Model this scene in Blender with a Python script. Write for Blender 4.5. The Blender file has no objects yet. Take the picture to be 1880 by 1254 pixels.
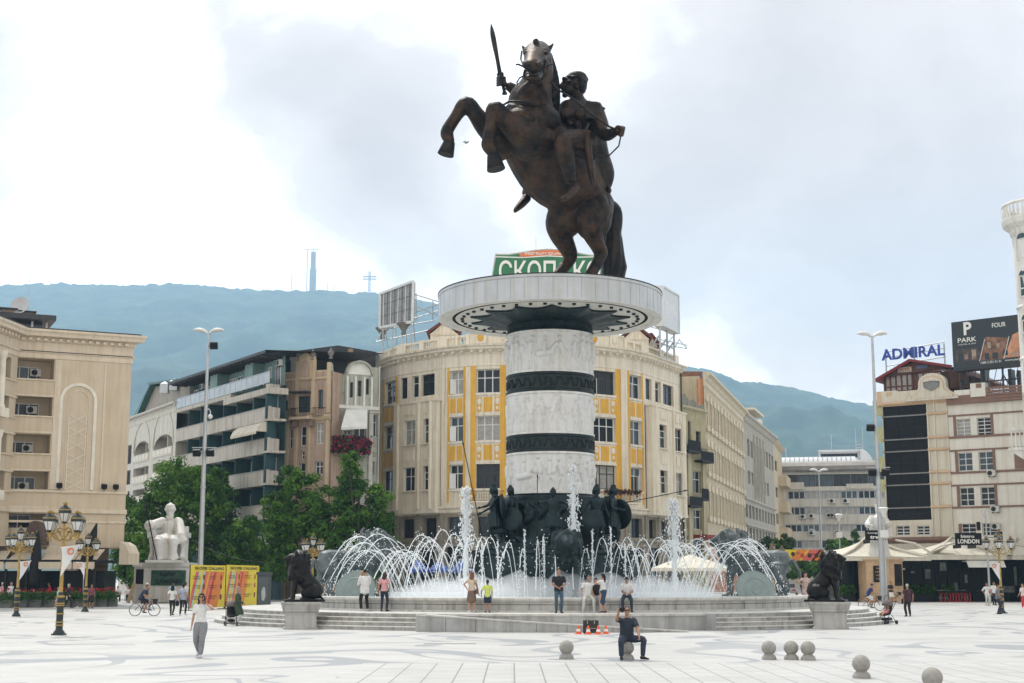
import bpy,math,random
from mathutils import Vector,Matrix,noise
V=Vector
R=math.radians
PI=math.pi
random.seed(7)
SC=bpy.context.scene
COL=SC.collection
#  camera model: metres, camera looks along +Y from (0,0,HC)
FPX,TILT,HC=2611.0,R(9.42),2.1
CT,ST=math.cos(TILT),math.sin(TILT)
def at(px,py,Y):
 u,v=(px-940)/FPX,(627-py)/FPX
 s=Y/(CT-v*ST)
 return V((u*s,Y,HC+s*(v*CT+ST)))
def gnd(px,py,z=0.0):
 u,v=(px-940)/FPX,(627-py)/FPX
 s=(z-HC)/(v*CT+ST)
 return V((u*s,s*(CT-v*ST),z))
def zof(py,Y):
 return at(940,py,Y).z
def xof(px,Y,py=1000):
 return at(px,py,Y).x
 #  materials
MATS={}
def new_mat(name):
 m=bpy.data.materials.new(name)
 m.use_nodes=True
 nt=m.node_tree
 return m,nt,nt.nodes,nt.links,nt.nodes['Principled BSDF']
def c4(c):
 return(c[0],c[1],c[2],1.0)
def mat(name,col,rough=0.7,metal=0.0,var=0.10,scale=1.2,bump=0.0,bscale=12.0,streak=0.0,spec=0.5,emit=None,alpha=None,trans=0.0,col2=None,detail=6):
 if name in MATS:
  return MATS[name]
 m,nt,N,L,B=new_mat(name)
 B.inputs['Roughness'].default_value=rough
 B.inputs['Metallic'].default_value=metal
 B.inputs['Specular IOR Level'].default_value=spec
 tc=N.new('ShaderNodeTexCoord')
 nz=N.new('ShaderNodeTexNoise');nz.inputs['Scale'].default_value=scale;nz.inputs['Detail'].default_value=detail
 nz.inputs['Roughness'].default_value=0.65
 L.new(tc.outputs['Object'],nz.inputs['Vector'])
 cr=N.new('ShaderNodeValToRGB')
 lo=[max(0,c*(1-var)) for c in col];hi=[min(1,c*(1+var)) for c in col]
 if col2:lo,hi=col,col2
 cr.color_ramp.elements[0].color=c4(lo);cr.color_ramp.elements[1].color=c4(hi)
 cr.color_ramp.elements[0].position=0.33;cr.color_ramp.elements[1].position=0.67
 L.new(nz.outputs['Fac'],cr.inputs['Fac'])
 out=cr.outputs['Color']
 if streak:
  mp=N.new('ShaderNodeMapping');mp.inputs['Scale'].default_value=(2.2,2.2,0.12)
  L.new(tc.outputs['Object'],mp.inputs['Vector'])
  n2=N.new('ShaderNodeTexNoise');n2 .inputs['Scale'].default_value=1.6;n2 .inputs['Detail'].default_value=5
  L.new(mp.outputs['Vector'],n2 .inputs['Vector'])
  r2=N.new('ShaderNodeValToRGB');r2 .color_ramp.elements[0].position=0.45;r2 .color_ramp.elements[1].position=0.72
  r2 .color_ramp.elements[0].color=(1,1,1,1);k=1-streak
  r2 .color_ramp.elements[1].color=(k*0.98,k*0.94,k*0.86,1)
  L.new(n2 .outputs['Fac'],r2 .inputs['Fac'])
  mx=N.new('ShaderNodeMix');mx.data_type='RGBA';mx.blend_type='MULTIPLY';mx.inputs['Factor'].default_value=1
  L.new(out,mx.inputs['A']);L.new(r2 .outputs['Color'],mx.inputs['B'])
  out=mx.outputs['Result']
 L.new(out,B.inputs['Base Color'])
 if bump:
  n3=N.new('ShaderNodeTexNoise');n3 .inputs['Scale'].default_value=bscale;n3 .inputs['Detail'].default_value=5
  L.new(tc.outputs['Object'],n3 .inputs['Vector'])
  bp=N.new('ShaderNodeBump');bp.inputs['Strength'].default_value=bump;bp.inputs['Distance'].default_value=0.05
  L.new(n3 .outputs['Fac'],bp.inputs['Height']);L.new(bp.outputs['Normal'],B.inputs['Normal'])
 if emit:
  B.inputs['Emission Color'].default_value=c4(emit);B.inputs['Emission Strength'].default_value=1.0
 if alpha is not None:
  B.inputs['Alpha'].default_value=alpha
 if trans:
  B.inputs['Transmission Weight'].default_value=trans
 MATS[name]=m
 return m
 #  mesh builder
def smooth_path(secs,sub=3):
 """Catmull-Rom through (point, ra, rb) sections"""
 q=[V((*s[0],s[1],s[2])) if False else[*s[0],s[1],s[2]] for s in secs];out=[]
 for i in range(len(q)-1):
  p0,p1,p2,p3=q[max(i-1,0)],q[i],q[i+1],q[min(i+2,len(q)-1)]
  for k in range(sub):
   t=k/sub
   c=[.5*(2*b+(c_-a)*t+(2*a-5*b+4*c_-d)*t*t+(3*b-a-3*c_+d)*t**3) for a,b,c_,d in zip(p0,p1,p2,p3)]
   out.append((V(c[:3]),max(c[3],.3*min(p1[3],p2[3])),max(c[4],.3*min(p1[4],p2[4]))))
 out.append((V(q[-1][:3]),q[-1][3],q[-1][4]));return out
class MB:
 def __init__(s,M=None):
  s.v=[];s.f=[];s.m=[];s.sm=[];s.M=M
 def add(s,vs,fs,mi=0,smooth=False):
  b=len(s.v)
  if s.M is not None:
   vs=[s.M@V(p) for p in vs]
  s.v.extend([tuple(p) for p in vs])
  for f in fs:
   s.f.append([i+b for i in f]);s.m.append(mi);s.sm.append(smooth)
  return s
 def quad(s,a,b,c,d,mi=0):
  return s.add([a,b,c,d],[(0,1,2,3)],mi)
 def box(s,x0,x1,y0,y1,z0,z1,mi=0):
  vs=[(x,y,z) for z in(z0,z1) for y in(y0,y1) for x in(x0,x1)]
  return s.add(vs,[(0,2,3,1),(4,5,7,6),(0,1,5,4),(2,6,7,3),(0,4,6,2),(1,3,7,5)],mi)
 def rbox(s,c,size,rot=None,mi=0):
  hx,hy,hz=size[0]/2,size[1]/2,size[2]/2
  rot=rot or Matrix.Identity(3)
  vs=[V(c)+rot@V((x,y,z)) for z in(-hz,hz) for y in(-hy,hy) for x in(-hx,hx)]
  return s.add(vs,[(0,2,3,1),(4,5,7,6),(0,1,5,4),(2,6,7,3),(0,4,6,2),(1,3,7,5)],mi)
 def bar(s,p0,p1,w,h=None,mi=0):
  p0,p1=V(p0),V(p1);d=p1-p0
  q=d.to_track_quat('Y','Z').to_matrix()
  return s.rbox((p0+p1)/2,(w,d.length,h or w),q,mi)
 def tube(s,pts,rad,n=6,mi=0,caps=True,smooth=True,closed=False):
  pts=[V(p) for p in pts];k=len(pts)
  if not isinstance(rad,(list,tuple)):rad=[rad]*k
  vs=[];fs=[];ref=None
  for i,p in enumerate(pts):
   if closed:t=pts[(i+1)%k]-pts[i-1]
   else:t=pts[min(i+1,k-1)]-pts[max(i-1,0)]
   if t.length<1e-9:t=V((0,0,1))
   t.normalize()
   if ref is None:
    ref=V((0,0,1)) if abs(t.z)<0.9 else V((1,0,0))
   a=t.cross(ref)
   if a.length<1e-4:
    ref=V((1,0,0)) if abs(t.x)<.9 else V((0,1,0));a=t.cross(ref)
   a.normalize();b=a.cross(t);ref=b
   for j in range(n):
    th=2*PI*j/n
    vs.append(p+(a*math.cos(th)+b*math.sin(th))*rad[i])
  m=k if closed else k-1
  for i in range(m):
   i2=(i+1)%k
   for j in range(n):
    j2=(j+1)%n
    fs.append((i*n+j,i*n+j2,i2*n+j2,i2*n+j))
  s.add(vs,fs,mi,smooth)
  if caps and not closed:
   s.add(vs[:n],[tuple(reversed(range(n)))],mi);s.add(vs[-n:],[tuple(range(n))],mi)
  return s
 def cyl(s,p0,p1,r0,r1=None,n=10,mi=0,smooth=True):
  return s.tube([p0,p1],[r0,r0 if r1 is None else r1],n,mi,True,smooth)
 def lathe(s,prof,n=32,c=(0,0,0),a0=0.0,a1=2*PI,mi=0,smooth=False,mis=None):
  full=abs(a1-a0-2*PI)<1e-6
  m=n if full else n+1
  vs=[]
  for(r,z) in prof:
   for j in range(m):
    a=a0+(a1-a0)*j/n
    vs.append((c[0]+r*math.cos(a),c[1]+r*math.sin(a),c[2]+z))
  for i in range(len(prof)-1):
   fs=[]
   for j in range(n):
    j2=(j+1)%m
    fs.append((i*m+j,i*m+j2,(i+1)*m+j2,(i+1)*m+j))
   b=len(s.v)
   if i==0:base=b;s.add(vs,fs,mis[i] if mis else mi,smooth)
   else:
    for f in fs:
     s.f.append([q+base for q in f]);s.m.append(mis[i] if mis else mi);s.sm.append(smooth)
  return s
 def loft(s,secs,n=12,mi=0,side=None):
  """secs: (point, ra, rb); ra is the half width along 'side', rb across it. Rounded caps."""
  secs=smooth_path(secs) if 2<len(secs)<26 else secs
  pts=[V(q[0]) for q in secs];k=len(pts);vs=[];fs=[]
  side=V(side or(0,1,0))
  for i in range(k):
   t=(pts[min(i+1,k-1)]-pts[max(i-1,0)]).normalized()
   a=(side-t*side.dot(t))
   if a.length<1e-4:a=t.orthogonal()
   a.normalize();b=t.cross(a)
   for j in range(n):
    th=2*PI*j/n
    vs.append(pts[i]+a*math.cos(th)*secs[i][1]+b*math.sin(th)*secs[i][2])
  for i in range(k-1):
   for j in range(n):
    j2=(j+1)%n
    fs.append((i*n+j,i*n+j2,(i+1)*n+j2,(i+1)*n+j))
  t0=(pts[0]-pts[1]).normalized();t1=(pts[-1]-pts[-2]).normalized()
  c0=pts[0]+t0*min(secs[0][1],secs[0][2])*.6;c1=pts[-1]+t1*min(secs[-1][1],secs[-1][2])*.6
  i0=len(vs);vs+=[c0,c1]
  for j in range(n):
   j2=(j+1)%n
   fs.append((i0,j2,j));fs.append((i0+1,(k-1)*n+j,(k-1)*n+j2))
  return s.add(vs,fs,mi,True)
 def limb(s,pts,rads,n=10,mi=0):
  return s.loft([(p,r,r) for p,r in zip(pts,rads)],n,mi)
 def ell(s,c,r,rot=None,nu=12,nv=8,mi=0,smooth=True):
  if not isinstance(r,(list,tuple)):r=(r,r,r)
  rot=rot or Matrix.Identity(3);vs=[];fs=[]
  for i in range(1,nv):
   ph=PI*i/nv
   for j in range(nu):
    th=2*PI*j/nu
    vs.append(V(c)+rot@V((r[0]*math.sin(ph)*math.cos(th),r[1]*math.sin(ph)*math.sin(th),r[2]*math.cos(ph))))
  top=len(vs);vs.append(V(c)+rot@V((0,0,r[2])));vs.append(V(c)-rot@V((0,0,r[2])))
  for i in range(nv-2):
   for j in range(nu):
    j2=(j+1)%nu
    fs.append((i*nu+j,(i+1)*nu+j,(i+1)*nu+j2,i*nu+j2))
  for j in range(nu):
   j2=(j+1)%nu
   fs.append((top,j,j2));fs.append((top+1,(nv-2)*nu+j2,(nv-2)*nu+j))
  return s.add(vs,fs,mi,smooth)
 def prism(s,poly,y0,y1,mi=0,ms=None):
  """polygon in (x,z) given counter-clockwise seen from -y, extruded from y0 (front) to y1."""
  n=len(poly)
  vs=[(p[0],y0,p[1]) for p in poly]+[(p[0],y1,p[1]) for p in poly]
  s.add(vs,[tuple(range(n)),tuple(reversed(range(n,2*n)))],mi)
  return s.add(vs,[(i,i+n,(i+1)%n+n,(i+1)%n) for i in range(n)],mi if ms is None else ms)
 def slab(s,poly,z0,z1,mi=0):
  n=len(poly)
  vs=[(p[0],p[1],z0) for p in poly]+[(p[0],p[1],z1) for p in poly]
  s.add(vs,[tuple(reversed(range(n))),tuple(range(n,2*n))],mi)
  return s.add(vs,[(i,(i+1)%n,(i+1)%n+n,i+n) for i in range(n)],mi)
 def mesh(s,name,mats):
  me=bpy.data.meshes.new(name)
  me.from_pydata(s.v,[],s.f)
  if not isinstance(mats,(list,tuple)):mats=[mats]
  for m in mats:me.materials.append(m)
  me.polygons.foreach_set('material_index',s.m)
  me.polygons.foreach_set('use_smooth',s.sm)
  me.update()
  return me
 def build(s,name,mats,parent=None,world=False,loc=None):
  if world and parent is not None:
   o=V((0,0,0));q=parent
   while q is not None:o=o+q.location;q=q.parent
   s.v=[(p[0]-o.x,p[1]-o.y,p[2]-o.z) for p in s.v]
  return link(name,s.mesh(name,mats),parent,loc)
def link(name,me,parent=None,loc=None,rotz=0):
 o=bpy.data.objects.new(name,me);COL.objects.link(o)
 if parent is not None:o.parent=parent
 if loc is not None:o.location=loc
 if rotz:o.rotation_euler=(0,0,rotz)
 return o
def tag(o,label=None,cat=None,group=None,kind=None):
 if label:o['label']=label
 if cat:o['category']=cat
 if group:o['group']=group
 if kind:o['kind']=kind
 return o
def thing(name,label,cat,loc=(0,0,0),rotz=0.0,group=None):
 o=bpy.data.objects.new(name,None);COL.objects.link(o)
 o.location=loc;o.rotation_euler=(0,0,rotz);o.empty_display_size=0.2
 return tag(o,label,cat,group)
def copy_tree(o,parent=None):
 c=o.copy();COL.objects.link(c);c.parent=parent
 for ch in o.children:copy_tree(ch,c)
 return c
def dup(root,loc,rotz=0.0,label=None,scale=None):
 c=copy_tree(root)
 c.location=loc;c.rotation_euler=(0,0,rotz)
 if scale:c.scale=(scale,)*3
 if label:c['label']=label
 return c
PENDING=[]
def organic(mb,name,m,parent=None,voxel=0.03,smooth=3,world=False,tex=None):
 """one continuous skin round everything in mb (voxel remesh, then smoothed); evaluated once at the end of the script"""
 o=mb.build(name,m,parent,world)
 r=o.modifiers.new('skin','REMESH');r.mode='VOXEL';r.voxel_size=voxel;r.use_smooth_shade=True
 if smooth:
  q=o.modifiers.new('soft','SMOOTH');q.factor=0.5;q.iterations=smooth
 if tex:
  t=bpy.data.textures.new(name+'_relief','CLOUDS');t.noise_scale=tex[0];t.noise_depth=2
  d=o.modifiers.new('relief','DISPLACE');d.texture=t;d.strength=tex[1];d.mid_level=0.5;d.texture_coords='LOCAL'
 PENDING.append(o)
 return o
def bake_organics():
 dg=bpy.context.evaluated_depsgraph_get()
 done=[]
 for o in PENDING:
  me=bpy.data.meshes.new_from_object(o.evaluated_get(dg))
  me.name=o.name;done.append((o,me))
 for o,me in done:
  users=[q for q in bpy.data.objects if q.data is o.data]
  for q in users:
   q.modifiers.clear();q.data=me
   #  lettering
TXT={}
def texts(items):
 """items: key -> (string, offset for weight, extrude). Height 1 capital letters, origin at left baseline, facing -y after rot."""
 tmp=[]
 for k,(st,off,ext) in items.items():
  cu=bpy.data.curves.new('lettering','FONT');cu.body=st;cu.size=1.0;cu.offset=off;cu.extrude=ext;cu.resolution_u=3
  o=bpy.data.objects.new('lettering',cu);COL.objects.link(o);tmp.append((k,o,cu))
 dg=bpy.context.evaluated_depsgraph_get()
 for k,o,cu in tmp:
  me=bpy.data.meshes.new_from_object(o.evaluated_get(dg))
  vs=[v.co.copy() for v in me.vertices];fs=[tuple(p.vertices) for p in me.polygons]
  x0=min(v.x for v in vs);x1=max(v.x for v in vs);y0=min(v.y for v in vs);y1=max(v.y for v in vs)
  TXT[k]=([((v.x-x0)/(x1-x0),v.z,(v.y-y0)/(y1-y0)) for v in vs],fs)
  bpy.data.objects.remove(o);bpy.data.curves.remove(cu)
def put_text(mb,key,x0,x1,z0,z1,y,mi=0,depth=None,shear=0.0):
 """lettering key fitted into the rectangle x0..x1, z0..z1 standing at depth y (front towards -y)"""
 vs,fs=TXT[key]
 vs=[(x0+(x1-x0)*a+shear*c*(z1-z0),y-b*(depth/0.02 if depth else 1),z0+(z1-z0)*c) for a,b,c in vs]
 mb.add(vs,fs,mi)
texts({'skopsko':('СКОПСКО',.012,.02),'premium':('PREMIUM QUALITY',.012,.01),'admiral':('ADMIRAL',.02,.06),'hotel':('HOTEL',.02,.01),'park':('PARK',.01,.005),'bigp':('P',.03,.005),'four':('FOUR',.01,.005),'tel':('+389 2 551 51 51',.01,.005),'www':('www.park',.01,.005),'parksub':('HOTEL & SPA',.0,.005),'evn':('EVN',.01,.005),'bistro':('bistro',.02,.01),'london':('LONDON',.03,.01),'trend':('trend',.03,
 .01),'lounge':('Lounge Bar',.01,.01),'calling':('SKOPJE CALLING',.02,.004),'act1':('LUNELL',.005,.004),'act2':('PARADISO',.0,.004),'act3':('TEXAS',.01,.004),'act4':('LEROY',.0,.004),'act5':('ROBOTS',.0,.004),'act6':('11.06',.0,.004),'tsar':('ЦАР',.03,.02),'samuil':('САМОИЛ',.03,.02),'insc':('ЦАР',.02,.01),})
#  camera, sun, sky
cam=bpy.data.cameras.new('camera');cam.lens=50;cam.sensor_width=36;cam.sensor_fit='HORIZONTAL'
cam.clip_start=0.5;cam.clip_end=30000
camo=bpy.data.objects.new('camera',cam);COL.objects.link(camo)
camo.location=(0,0,HC);camo.rotation_euler=(PI/2+TILT,0,0)
SC.camera=camo
SC.view_settings.view_transform='Standard';SC.view_settings.look='None';SC.view_settings.gamma=1;SC.view_settings.exposure=0.0
SC.cycles.volume_bounces=4;SC.cycles.max_bounces=6;SC.cycles.diffuse_bounces=3;SC.cycles.glossy_bounces=3;SC.cycles.transparent_max_bounces=12
SC.cycles.use_denoising=True
SUN_EL,SUN_AZ=R(60),R(-28)
sd=V((math.sin(SUN_AZ)*math.cos(SUN_EL),math.cos(SUN_AZ)*math.cos(SUN_EL),math.sin(SUN_EL)))
sun=bpy.data.lights.new('sun','SUN');sun.energy=3.1;sun.angle=R(2.0);sun.color=(1.0,0.955,0.88)
suno=bpy.data.objects.new('sun',sun);COL.objects.link(suno);suno.rotation_euler=(-sd).to_track_quat('-Z','Y').to_euler();suno.location=(0,40,60)
w=bpy.data.worlds.new('World');SC.world=w;w.use_nodes=True
nt=w.node_tree;N,L=nt.nodes,nt.links
bg=N['Background'];bg.inputs['Strength'].default_value=1.0
sky=N.new('ShaderNodeTexSky');sky.sky_type='NISHITA';sky.sun_disc=False;sky.sun_elevation=SUN_EL;sky.sun_rotation=SUN_AZ
tc=N.new('ShaderNodeTexCoord')
nz=N.new('ShaderNodeTexNoise');nz.inputs['Scale'].default_value=3.2;nz.inputs['Detail'].default_value=7;nz.inputs['Roughness'].default_value=0.55
mp=N.new('ShaderNodeMapping');mp.inputs['Scale'].default_value=(1,1,1.7)
L.new(tc.outputs['Generated'],mp.inputs['Vector']);L.new(mp.outputs['Vector'],nz.inputs['Vector'])
off=N.new('ShaderNodeVectorMath');off.operation='SUBTRACT';L.new(nz.outputs['Color'],off.inputs[0]);off.inputs[1].default_value=(.5,.5,.5)
sc_=N.new('ShaderNodeVectorMath');sc_.operation='SCALE';sc_.inputs['Scale'].default_value=0.22;L.new(off.outputs[0],sc_.inputs[0])
wd=N.new('ShaderNodeVectorMath');wd.operation='ADD';L.new(tc.outputs['Generated'],wd.inputs[0]);L.new(sc_.outputs[0],wd.inputs[1])
def vdir(px,py):
 d=at(px,py,1.0)-V((0,0,HC));return d.normalized()
acc=None
for px,py,rad,wt in[(610,210,.085,.7),(740,310,.09,.75),(520,120,.06,.5),(1250,330,.10,.7),(1420,230,.12,.6),(1700,200,.13,.65),(1640,420,.13,.8),(1820,560,.10,.7),(1330,460,.08,.6),(900,420,.07,.45),(1500,560,.08,.7),(430,40,.05,.35),(2300,300,.2,.5),(-500,200,.2,.4)]:
 ds=N.new('ShaderNodeVectorMath');ds.operation='DISTANCE';L.new(wd.outputs[0],ds.inputs[0]);ds.inputs[1].default_value=vdir(px,py)
 mr=N.new('ShaderNodeMapRange');mr.interpolation_type='SMOOTHSTEP'
 mr.inputs['From Min'].default_value=rad*1.35;mr.inputs['From Max'].default_value=rad*.25;mr.inputs['To Min'].default_value=0;mr.inputs['To Max'].default_value=wt
 L.new(ds.outputs['Value'],mr.inputs['Value'])
 if acc is None:acc=mr.outputs[0]
 else:
  a=N.new('ShaderNodeMath');a.operation='MAXIMUM';L.new(acc,a.inputs[0]);L.new(mr.outputs[0],a.inputs[1]);acc=a.outputs[0]
n2=N.new('ShaderNodeTexNoise');n2 .inputs['Scale'].default_value=7;n2 .inputs['Detail'].default_value=6;L.new(wd.outputs[0],n2 .inputs['Vector'])
md=N.new('ShaderNodeMapRange');md.inputs['From Min'].default_value=.35;md.inputs['From Max'].default_value=.65;md.inputs['To Min'].default_value=-.12;md.inputs['To Max'].default_value=.16
L.new(n2 .outputs['Fac'],md.inputs['Value'])
ad=N.new('ShaderNodeMath');ad.operation='ADD';ad.use_clamp=True;L.new(acc,ad.inputs[0]);L.new(md.outputs[0],ad.inputs[1])
cr=N.new('ShaderNodeValToRGB');e=cr.color_ramp.elements
e[0].position=0.0;e[0].color=(1.0,.975,.94,1);e[1].position=1.0;e[1].color=(.385,.295,.235,1)
q=e.new(.35);q.color=(.60,.505,.44,1)
L.new(ad.outputs[0],cr.inputs['Fac'])
skm=N.new('ShaderNodeMix');skm.data_type='RGBA';skm.blend_type='MIX';skm.inputs['Factor'].default_value=0.93
sks=N.new('ShaderNodeVectorMath');sks.operation='SCALE';sks.inputs['Scale'].default_value=0.10;L.new(sky.outputs[0],sks.inputs[0])
L.new(sks.outputs[0],skm.inputs['A']);L.new(cr.outputs['Color'],skm.inputs['B'])
sxyz=N.new('ShaderNodeSeparateXYZ');L.new(tc.outputs['Generated'],sxyz.inputs[0])
def mr_(v,a,b,c,d):
 n=N.new('ShaderNodeMapRange');n.interpolation_type='SMOOTHSTEP'
 for k_,q in zip(('From Min','From Max','To Min','To Max'),(a,b,c,d)):n.inputs[k_].default_value=q
 L.new(v,n.inputs['Value']);return n.outputs[0]
fr=mr_(sxyz.outputs['Y'],.1,.85,1.3,1.65);lo=mr_(sxyz.outputs['Z'],.45,.12,1.0,1.25)
pr=N.new('ShaderNodeMath');pr.operation='MULTIPLY';L.new(fr,pr.inputs[0]);L.new(lo,pr.inputs[1])
fin=N.new('ShaderNodeVectorMath');fin.operation='SCALE';L.new(skm.outputs['Result'],fin.inputs[0]);L.new(pr.outputs[0],fin.inputs['Scale'])
L.new(fin.outputs[0],bg.inputs['Color'])
#  haze, ground, hills
hm=bpy.data.materials.new('haze_air');hm.use_nodes=True
hn,hl=hm.node_tree.nodes,hm.node_tree.links
for n_ in list(hn):
 if n_.type!='OUTPUT_MATERIAL':hn.remove(n_)
pv=hn.new('ShaderNodeVolumePrincipled');pv.inputs['Density'].default_value=0.00015;pv.inputs['Color'].default_value=(.47,.74,1.0,1);pv.inputs['Anisotropy'].default_value=0.45
hl.new(pv.outputs[0],[n_ for n_ in hn if n_.type=='OUTPUT_MATERIAL'][0].inputs['Volume'])
tag(MB().box(-5200,5200,-60,5300,-3.0,1080).build('haze',hm),kind='stuff')
m,nt,N,L,B=new_mat('plaza_stone');B.inputs['Roughness'].default_value=.55
tc=N.new('ShaderNodeTexCoord');sp=N.new('ShaderNodeSeparateXYZ');L.new(tc.outputs['Object'],sp.inputs[0])
def mth(op,a,b=None,cl=False):
 n=N.new('ShaderNodeMath');n.operation=op;n.use_clamp=cl
 for i,q in enumerate((a,b)):
  if q is None:continue
  if isinstance(q,(int,float)):n.inputs[i].default_value=q
  else:L.new(q,n.inputs[i])
 return n.outputs[0]
def rng(v,a,b,c,d,sm=True):
 n=N.new('ShaderNodeMapRange');n.interpolation_type='SMOOTHSTEP' if sm else 'LINEAR'
 for k_,q in zip(('From Min','From Max','To Min','To Max'),(a,b,c,d)):n.inputs[k_].default_value=q
 L.new(v,n.inputs['Value']);return n.outputs[0]
nzp=N.new('ShaderNodeTexNoise');nzp.inputs['Scale'].default_value=.11;nzp.inputs['Detail'].default_value=1.0;nzp.inputs['Distortion'].default_value=1.4
L.new(tc.outputs['Object'],nzp.inputs['Vector'])
band=rng(mth('ABSOLUTE',mth('SUBTRACT',mth('FRACT',mth('MULTIPLY',nzp.outputs['Fac'],5.0)),.5)),.10,.125,1,0)
nzq=N.new('ShaderNodeTexNoise');nzq.inputs['Scale'].default_value=.05;nzq.inputs['Detail'].default_value=1;L.new(tc.outputs['Object'],nzq.inputs['Vector'])
band=mth('MULTIPLY',band,rng(nzq.outputs['Fac'],.36,.46,0,1))
band=mth('MULTIPLY',band,rng(sp.outputs['Y'],36.4,36.6,0,1)) if False else band
inx=mth('MULTIPLY',rng(sp.outputs['X'],-3.7,-3.68,0,1),rng(sp.outputs['Y'],36.15,36.17,1,0))
jx=mth('FRACT',mth('DIVIDE',mth('ADD',sp.outputs['X'],100.12),.634))
col_i=mth('FLOOR',mth('DIVIDE',mth('ADD',sp.outputs['X'],100.12),.634))
jy=mth('FRACT',mth('ADD',mth('DIVIDE',sp.outputs['Y'],1.25),mth('MULTIPLY',col_i,.371)))
line=mth('MAXIMUM',mth('MAXIMUM',rng(jx,.022,.03,1,0),rng(jx,.970,.978,0,1)),mth('MULTIPLY',mth('MAXIMUM',rng(jy,.016,.024,1,0),rng(jy,.976,.984,0,1)),.7))
line=mth('MULTIPLY',line,inx)
band=mth('MULTIPLY',band,mth('SUBTRACT',1,inx))
dg_=mth('ADD',mth('MULTIPLY',sp.outputs['X'],.55),mth('MULTIPLY',sp.outputs['Y'],-.835))
dband=mth('MULTIPLY',rng(mth('ABSOLUTE',mth('ADD',dg_,37.6)),.62,.66,1,0),rng(sp.outputs['X'],-5.2,-5.0,1,0))
band=mth('MAXIMUM',band,dband)
brk=N.new('ShaderNodeTexBrick');brk.inputs['Scale'].default_value=1.0;brk.inputs['Mortar Size'].default_value=.012;brk.inputs['Brick Width'].default_value=1.2;brk.inputs['Row Height'].default_value=.6
brk.inputs['Color1'].default_value=(1,1,1,1);brk.inputs['Color2'].default_value=(.955,.955,.955,1);brk.inputs['Mortar'].default_value=(.86,.86,.86,1)
L.new(tc.outputs['Object'],brk.inputs['Vector'])
dirt=N.new('ShaderNodeTexNoise');dirt.inputs['Scale'].default_value=.35;dirt.inputs['Detail'].default_value=9;dirt.inputs['Roughness'].default_value=.7;L.new(tc.outputs['Object'],dirt.inputs['Vector'])
c0=N.new('ShaderNodeValToRGB');c0 .color_ramp.elements[0].color=(.40,.395,.38,1);c0 .color_ramp.elements[1].color=(.475,.47,.455,1)
c0 .color_ramp.elements[0].position=.35;c0 .color_ramp.elements[1].position=.6;L.new(dirt.outputs['Fac'],c0 .inputs['Fac'])
def mix(a,b,f,bl='MIX'):
 n=N.new('ShaderNodeMix');n.data_type='RGBA';n.blend_type=bl
 for k_,q in(('A',a),('B',b),('Factor',f)):
  if isinstance(q,tuple):n.inputs[k_].default_value=q
  elif isinstance(q,(int,float)):n.inputs[k_].default_value=q
  else:L.new(q,n.inputs[k_])
 return n.outputs['Result']
col=mix(c0 .outputs['Color'],brk.outputs['Color'],1.0,'MULTIPLY')
col=mix(col,(.26,.275,.29,1),band)
col=mix(col,(.20,.20,.195,1),line)
L.new(col,B.inputs['Base Color'])
bp=N.new('ShaderNodeBump');bp.inputs['Strength'].default_value=.15;bp.inputs['Distance'].default_value=.01;L.new(dirt.outputs['Fac'],bp.inputs['Height']);L.new(bp.outputs['Normal'],B.inputs['Normal'])
PLAZA=m
g=MB();g.quad((-5000,-50,0),(5000,-50,0),(5000,5200,0),(-5000,5200,0))
tag(g.build('plaza_ground',PLAZA),kind='structure')
hillm=mat('forest_hillside',(.004,.012,.008),.95,var=.0,scale=.009,col2=(.045,.085,.035),bump=.6,bscale=.05,detail=12)
def hills(name,sil,Yr,Yb,px_step=6,depthf=1.0,seed=0):
 xs=[];p=sil[0][0]
 while p<=sil[-1][0]:xs.append(p);p+=px_step
 rows=96;vs=[];fs=[]
 for px in xs:
  for(a,b) in zip(sil,sil[1:]):
   if a[0]<=px<=b[0]:t=(px-a[0])/(b[0]-a[0]);py=a[1]+(b[1]-a[1])*t;break
  top=at(px,py,Yr)
  for r in range(rows+3):
   f=r/rows
   Y=Yb+(Yr-Yb)*f if r<=rows else Yr+(r-rows)*300
   x=top.x*(Y/Yr)
   prof=f**1.25 if f<=1 else 1-(f-1)*1.5
   h=top.z*prof
   n=noise.fractal(V((x*.0022+seed,Y*.0022,0)),1.0,2.1,5)
   h+=n*85*min(1,max(0,f*(1.0-f)*4 if f<1 else 0))+noise.fractal(V((x*.02,Y*.02,seed)),1,2,3)*9*min(f*3,1)+noise.fractal(V((x*.07,Y*.07,seed+3)),1,2,2)*4.5*min(f*3,1)
   vs.append((x,Y,h-1.2 if r==0 else h))
 k=rows+3
 for i in range(len(xs)-1):
  for r in range(k-1):
   fs.append((i*k+r,(i+1)*k+r,(i+1)*k+r+1,i*k+r+1))
 o=MB().add(vs,fs,0,True).build(name,hillm);return tag(o,kind='structure')
hills('hills',[(-500,560),(-200,530),(0,524),(100,520),(200,524),(330,521),(450,531),(520,534),(600,534),(690,538),(780,552),(900,585),(1000,610),(1100,636),(1200,668),(1320,700),(1500,800),(1700,930)],4600,1300)
hills('hills',[(1000,640),(1150,655),(1255,672),(1310,681),(1360,700),(1400,705),(1480,718),(1540,735),(1590,742),(1700,765),(1900,800),(2400,860)],3900,1100,seed=9)
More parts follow.
